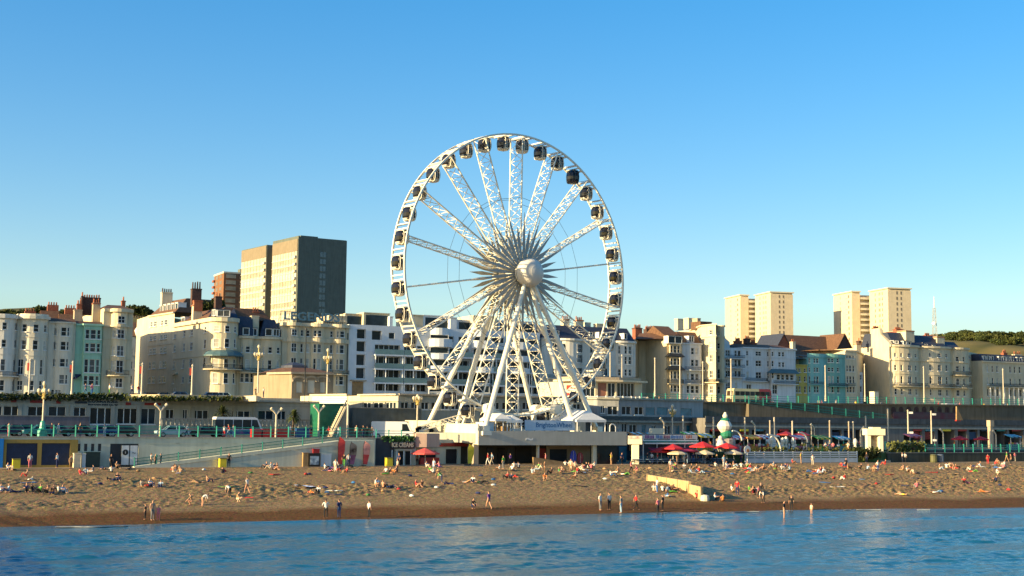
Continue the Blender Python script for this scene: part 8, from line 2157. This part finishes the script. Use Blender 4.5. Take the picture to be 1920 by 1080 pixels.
def where(px, py, zone):
    if zone == 'water': r = 'in shallow water'
    elif zone == 'road': r = 'on the lower road' if px < 720 else 'among the stalls'
    elif zone == 'upper': r = 'on the upper promenade'
    elif zone == 'prom': r = 'on the beach promenade'
    else: r = 'high on the beach' if py < 888 else 'mid beach' if py < 925 else 'near the waterline'
    bl = 'above' if zone in ('road', 'upper') else 'below'
    for a, t in ((75, 'left navy door'), (140, 'right navy door'), (200, 'beach cupboards'), (275, 'white boards'), (345, 'ramp foot'), (470, 'ramp bin'), (575, 'ramp middle'), (645, 'notice board'), (705, 'feather flags'), (780, 'ice cream shop'), (850, 'red kiosk'), (910, 'yellow flag'), (990, 'fascia mark'), (1060, 'timber wall'), (1120, 'surfboards'), (1180, 'fascia end'), (1222, 'stall sign'), (1280, 'leftmost parasol'), (1325, 'groyne end'), (1385, 'stacked sculpture'), (1440, 'left fence end'), (1520, 'fence middle'), (1610, 'right fence end'), (1690, 'temple kiosk'), (1770, 'round bins'), (1850, 'right parasols'), (9999, 'far right edge')):
        if px < a: return '%s %s %s' % (r, bl if t not in ('groyne end', 'far right edge') else 'by', t)
def person(px, py, pose, top, bot, face=None, k=None, z=None, scale=1.0, zone=None, look=None):
    me = POSE[pose]
    if k is not None: p = kz(px, k, z)
    elif zone == 'water':
        p = atz(px, py, -.10); g = ground_at(px, py); p = g if g.z > -.1 else p
    else: p = ground_at(px, py); p.z += .02
    rz = face if face is not None else rp.uniform(0, 6.28)
    o = link('person', me, None, p, rz); o.scale = (scale * rp.uniform(.94, 1.05),) * 3
    setmat(o, 1, M_skin if top == 'bare' else CM_[top]); setmat(o, 2, M_skin if bot == 'bare' else CM_[bot]); setmat(o, 3, HAIR[rp.choice((0, 0, 1, 1, 2))])
    tp = 'bare chested person' if top == 'bare' else 'person in %s' % top
    bt = '' if bot in ('bare', top) else ' and %s' % bot if top != 'bare' else ' in %s' % bot
    lab = '%s%s %s %s' % (tp, bt, PTXT[pose], where(px, py, zone))
    tag(o, lab, 'person', {'water': 'people paddling', 'road': 'people by the lower road railing', 'upper': 'people on the upper promenade', 'prom': 'people on the beach promenade'}.get(zone, 'people on the beach'))
    PEOPLE.append((px, py, o)); return o
SW, W_, E_ = 0.0, -math.pi / 2 , math.pi / 2      # facing the sea, left, right
A_ = lambda l, ox: [person(ox + c[0] / 4, 840 + c[1] / 4, *c[2:5], **(c[5] if len(c) > 5 else {})) for c in l]
wtr = dict(zone='water')
A_([(60,168,'sit','white','navy'),(92,172,'sitback','cream','black'),(200,218,'sit','bare','red'),(232,242,'lie','white','cream'),(372,142,'sit','white','grey'),(530,168,'stand','tan','brown'),(683,138,'crouch','tan','black'),
 (770,160,'lie','black','navy'),(835,186,'sit','white','black'),(815,242,'lie','black','black'),(880,246,'sit','black','navy'),(876,156,'sit','tan','black'),(965,164,'lie','black','black'),(1160,142,'sit','bare','cream'),(1192,142,'sit','pink','tan'),(1275,138,'sit','red','navy'),(1300,184,'sit','bare','white'),(1348,182,'sit','tan','cream'),(1346,136,'sit','brown','tan'),
 (1668,192,'sit','black','navy'),(1060,296,'sit','grey','tan'),(1125,294,'sit','white','navy'),(1205,300,'sit','pale blue','navy'),(1475,264,'lie','black','tan'),(1555,262,'sit','bare','navy'),(10,334,'sit','white','navy'),(62,334,'sit','pale blue','denim'),(112,336,'lie','navy','navy'),(198,332,'sit','navy','black'),(242,330,'sit','black','navy'),(300,340,'sit','green','black'),
 (352,344,'sit','brown','black'),(395,346,'sitback','brown','navy'),(440,338,'sit','white','grey'),(472,340,'sit','pale blue','denim'),(1425,428,'crouch','tan','bare'),(1515,444,'bend','white','bare',dict(face=2.2)),(1725,372,'bend','white','black'),(1790,408,'crouch','tan','cream'),(1852,342,'walk','white','bare'),
 (1088,540,'stand','black','black',dict(scale=.8)),(1142,546,'stand','bare','grey'),(1186,546,'stand','pink','pink',dict(scale=.78))], 0)
A_([(75,156,'sit','navy','black'),(108,158,'sit','white','cream'),(518,164,'sit','white','black'),(545,166,'lie','brown','navy'),(590,156,'sitback','white','purple'),(625,160,'lie','purple','navy'),(680,194,'sit','red','tan'),(1050,188,'sit','bare','orange'),(1280,148,'sit','white','cream'),(1330,150,'sit','purple','navy'),(1376,148,'sitback','pink','purple'),
 (905,296,'crouch','white','bare'),(955,304,'sit','bare','black'),(1012,300,'lie','blue','navy'),(1203,296,'sit','red','bare'),(1242,296,'sit','brown','black'),(1395,262,'bend','green','navy'),(1445,276,'lie','blue','navy'),(1585,262,'lie','grey','tan'),(1628,264,'sit','white','navy'),(1692,264,'lie','green','black'),(1885,232,'sit','red','black'),(1915,236,'sit','navy','black'),
 (412,340,'lie','red','orange'),(468,342,'sit','white','black'),(522,528,'arms','white','black',wtr),(622,524,'stand','navy','denim',wtr),(847,530,'stand','white','black',wtr),(1630,458,'crouch','black','navy'),(1745,462,'walk','purple','bare')], 480)
A_([(15,152,'sit','white','tan'),(46,152,'sit','white','navy'),(20,222,'lie','black','red'),(245,250,'crouch','orange','bare'),(295,196,'sit','brown','black'),(475,234,'sit','bare','brown'),(400,138,'sit','white','black'),(430,140,'sit','white','tan'),(480,160,'sit','red','black'),(525,168,'sit','white','cream'),(555,154,'sit','black','navy'),(595,160,'sit','pink','black'),(618,148,'sit','white','black'),(893,192,'walk','pink','black'),(932,188,'crouch','pink','bare'),
 (1200,150,'sit','cream','tan'),(1228,158,'sit','brown','navy'),(1290,158,'sit','white','grey'),(1350,164,'sit','black','brown'),(1382,164,'sit','tan','cream'),(1526,144,'sit','white','grey'),(1492,144,'lie','black','navy'),(1635,158,'sit','black','navy'),(1660,160,'lie','bare','cream'),(1720,150,'sit','white','tan'),(1776,160,'sitback','red','red'),(1850,164,'lie','tan','bare'),(1890,164,'sit','brown','black'),
 (1065,326,'sit','white','cream'),(1130,330,'sit','white','navy'),(1185,330,'sit','black','red'),(1216,334,'sit','brown','black'),(1390,380,'sit','red','black'),(1526,394,'sit','white','black'),(1582,404,'sit','orange','brown'),(1690,358,'stand','red','navy'),(1650,330,'sit','white','tan'),(1862,322,'sitback','black','tan'),(1850,378,'stand','pink','black',dict(scale=.85)),(1885,414,'bend','white','black'),
 (662,470,'stand','white','grey',dict(scale=1)),(730,466,'stand','white','black'),(818,490,'stand','grey','pale blue'),(930,470,'walk','red','black'),(1095,496,'arms','pink','black',wtr),(1130,474,'stand','black','black')], 960)
A_([(40,144,'sit','white','tan'),(92,144,'lie','grey','black'),(142,140,'lie','white','pink'),(185,120,'sit','red','brown'),(336,130,'stand','white','cream'),(392,186,'sit','red','red'),(418,180,'sit','brown','tan'),(586,164,'stand','black','black'),(576,240,'sit','red','white'),(697,160,'sit','black','black'),(745,168,'sitback','pale blue','tan'),(740,112,'stand','black','navy'),(880,128,'sit','red','red'),(815,108,'stand','black','black'),(1340,154,'sit','white','cream'),(1375,154,'sitback','black','red'),(1412,156,'sit','brown','black'),
 (1590,140,'sit','tan','brown'),(1650,122,'stand','red','red'),(1720,118,'sit','bare','tan'),(1822,128,'stand','brown','black'),(1772,150,'lie','bare','tan'),(1722,204,'crouch','white','cream'),(1712,258,'sit','navy','black'),(1470,268,'sit','red','black'),(1507,268,'lie','black','pink'),(1117,304,'sit','pink','grey'),(1262,338,'lie','white','pale blue'),(1000,354,'lie','yellow','bare'),(1622,334,'lie','bare','orange'),(122,534,'stand','black','bare',wtr),(176,474,'stand','black','black'),(326,502,'stand','cream','bare',dict(scale=.7, zone='water'))], 1440)
KP, ZP = 187.2, 2.83
for px, pose, a, b, k in ((56, 'stand', 'white', 'pink', 188.2), (107, 'arms', 'pale blue', 'navy', 188.2), (208, 'stand', 'black', 'black', 188.4), (283, 'stand', 'white', 'black', 187.6), (291, 'stand', 'tan', 'black', 187.4), (301, 'stand', 'black', 'navy', 187.9), (429, 'stand', 'black', 'black', 186.4), (645, 'walk', 'black', 'green', 186.2), (653, 'stand', 'white', 'navy', 186.0), (748, 'stand', 'navy', 'black', 186.2), (915, 'walk', 'red', 'white', 187), (922, 'walk', 'pale blue', 'cream', 186.9), (957, 'walk', 'purple', 'black', 187.2), (1023, 'stand', 'pink', 'red', 188.6), (1146, 'arms', 'yellow', 'tan', 187), (1166, 'stand', 'navy', 'black', 187), (782, 'stand', 'brown', 'black', 187.8),
    (1214, 'stand', 'black', 'navy', 188.6), (1222, 'stand', 'white', 'navy', 189), (1233, 'stand', 'red', 'blue', 188.8), (1252, 'stand', 'black', 'blue', 189), (1270, 'stand', 'cream', 'tan', 186.8), (1282, 'stand', 'pale blue', 'white', 186.9), (1289, 'stand', 'white', 'pale blue', 186.7), (1300, 'stand', 'navy', 'blue', 188.7), (1311, 'stand', 'blue', 'navy', 188.9), (1325, 'stand', 'white', 'black', 188.6), (1336, 'stand', 'black', 'navy', 189), (1344, 'stand', 'tan', 'navy', 188.4), (1390, 'stand', 'purple', 'navy', 187.6), (1432, 'stand', 'tan', 'brown', 188.6), (1502, 'stand', 'yellow', 'tan', 186.6), (1692, 'stand', 'white', 'grey', 188.2), (1697, 'stand', 'white', 'black', 188.0), (1888, 'walk', 'green', 'tan', 188.4), (1903, 'stand', 'pink', 'cream', 188.4)):
    person(px, 868, pose, a, b, k=k, z=ZP, zone='prom')
for px, a, b in ((16, 'grey', 'pink'), (97, 'red', 'denim'), (109, 'white', 'cream'), (150, 'black', 'navy'), (196, 'white', 'pale blue'), (350, 'white', 'navy'), (372, 'grey', 'tan'), (420, 'white', 'red'), (428, 'red', 'pale blue'), (437, 'white', 'blue'), (544, 'pale blue', 'grey'), (583, 'black', 'red'), (616, 'red', 'black'), (634, 'white', 'pale blue'), (668, 'cream', 'black'), (681, 'black', 'navy'), (688, 'brown', 'black'), (697, 'tan', 'brown')):
    person(px, 815, rp.choice(('stand', 'walk', 'arms')), a, b, k=191.6, z=6.5, zone='road')
for px, a, b in ((247, 'white', 'navy'), (259, 'red', 'white'), (480, 'black', 'black'), (494, 'white', 'navy'), (1192, 'white', 'grey'), (1214, 'cream', 'tan'), (1236, 'tan', 'brown'), (1290, 'red', 'navy'), (1302, 'white', 'yellow'), (1308, 'yellow', 'white'), (1334, 'pink', 'cream'), (1352, 'white', 'green'), (1450, 'white', 'red'), (1535, 'cream', 'brown'), (1541, 'pink', 'tan'), (1568, 'white', 'pale blue'), (1605, 'yellow', 'navy'), (1652, 'white', 'cream'), (1760, 'red', 'white'), (1800, 'pink', 'navy'), (1808, 'white', 'tan'), (1845, 'yellow', 'cream'), (1866, 'white', 'yellow'), (1890, 'cream', 'white'), (1912, 'white', 'green'), (160, 'navy', 'denim'), (172, 'pink', 'blue'), (205, 'white', 'green')):
    person(px, 742, rp.choice(('stand', 'walk')), a, b, k=238.6 if px > 1000 else 236.9, z=12.42, zone='upper')
for px, a, b in ((1553, 'white', 'red'), (1571, 'cream', 'black'), (1612, 'red', 'navy'), (1720, 'pink', 'white'), (1790, 'orange', 'navy'), (1806, 'red', 'black'), (1828, 'white', 'grey'), (1895, 'red', 'blue'), (1915, 'cream', 'tan')):
    person(px, 832, 'stand', a, b, k=206.5, z=4.6, zone='road')
rq = random.Random(77); KEYS = ['white', 'white', 'black', 'navy', 'red', 'pink', 'cream', 'tan', 'grey', 'brown', 'blue', 'pale blue', 'green', 'bare']
for cx, cy, n_ in ((505, 883, 2), (735, 886, 3), (812, 890, 4), (945, 884, 4), (1010, 884, 5), (1065, 884, 6), (1095, 882, 6), (1160, 890, 3), (1265, 880, 5), (1300, 884, 4), (1370, 880, 5), (1415, 882, 6), (1465, 880, 5), (1530, 884, 4), (1590, 878, 4), (1640, 880, 4), (1700, 884, 3), (1775, 882, 4), (1830, 880, 4), (1880, 874, 5), (160, 890, 3), (330, 886, 3), (620, 884, 4), (1240, 926, 3), (1420, 926, 4)):
    for i in range(n_): person(cx + rq.uniform(-16, 16), cy + rq.uniform(-5, 6), rq.choice(('sit', 'sit', 'sit', 'sitback', 'sitlong', 'lie', 'stand')), rq.choice(KEYS), rq.choice(KEYS))
for px, a, b, k in ((1205, 'white', 'navy', 196), (1218, 'red', 'black', 198), (1284, 'yellow', 'denim', 196), (1305, 'white', 'tan', 197), (1330, 'orange', 'navy', 195), (1374, 'white', 'red', 194.5), (1388, 'red', 'white', 194), (1404, 'pink', 'cream', 193.5), (1424, 'white', 'navy', 193), (1440, 'orange', 'tan', 194), (1456, 'cream', 'black', 192.5), (1480, 'white', 'pale blue', 193), (1508, 'yellow', 'white', 194), (1524, 'tan', 'white', 193), (1548, 'white', 'red', 193.5), (1562, 'pink', 'black', 192.5), (1590, 'cream', 'tan', 193)):
    person(px, 838, rp.choice(('stand', 'walk', 'arms')), a, b, k=k, z=4.42 if px > 1365 else 4.62, zone='road')
# labels that still coincide are told apart by their place
seen = {}
for px, py, o in sorted(PEOPLE, key=lambda q: q[0]): seen.setdefault(o['label'], []).append(o)
for lab, os_ in seen.items():
    if len(os_) > 1:
        for i, o in enumerate(os_): o['label'] = lab + (', left one' if i == 0 else ', right one' if i == len(os_) - 1 else ', middle one')
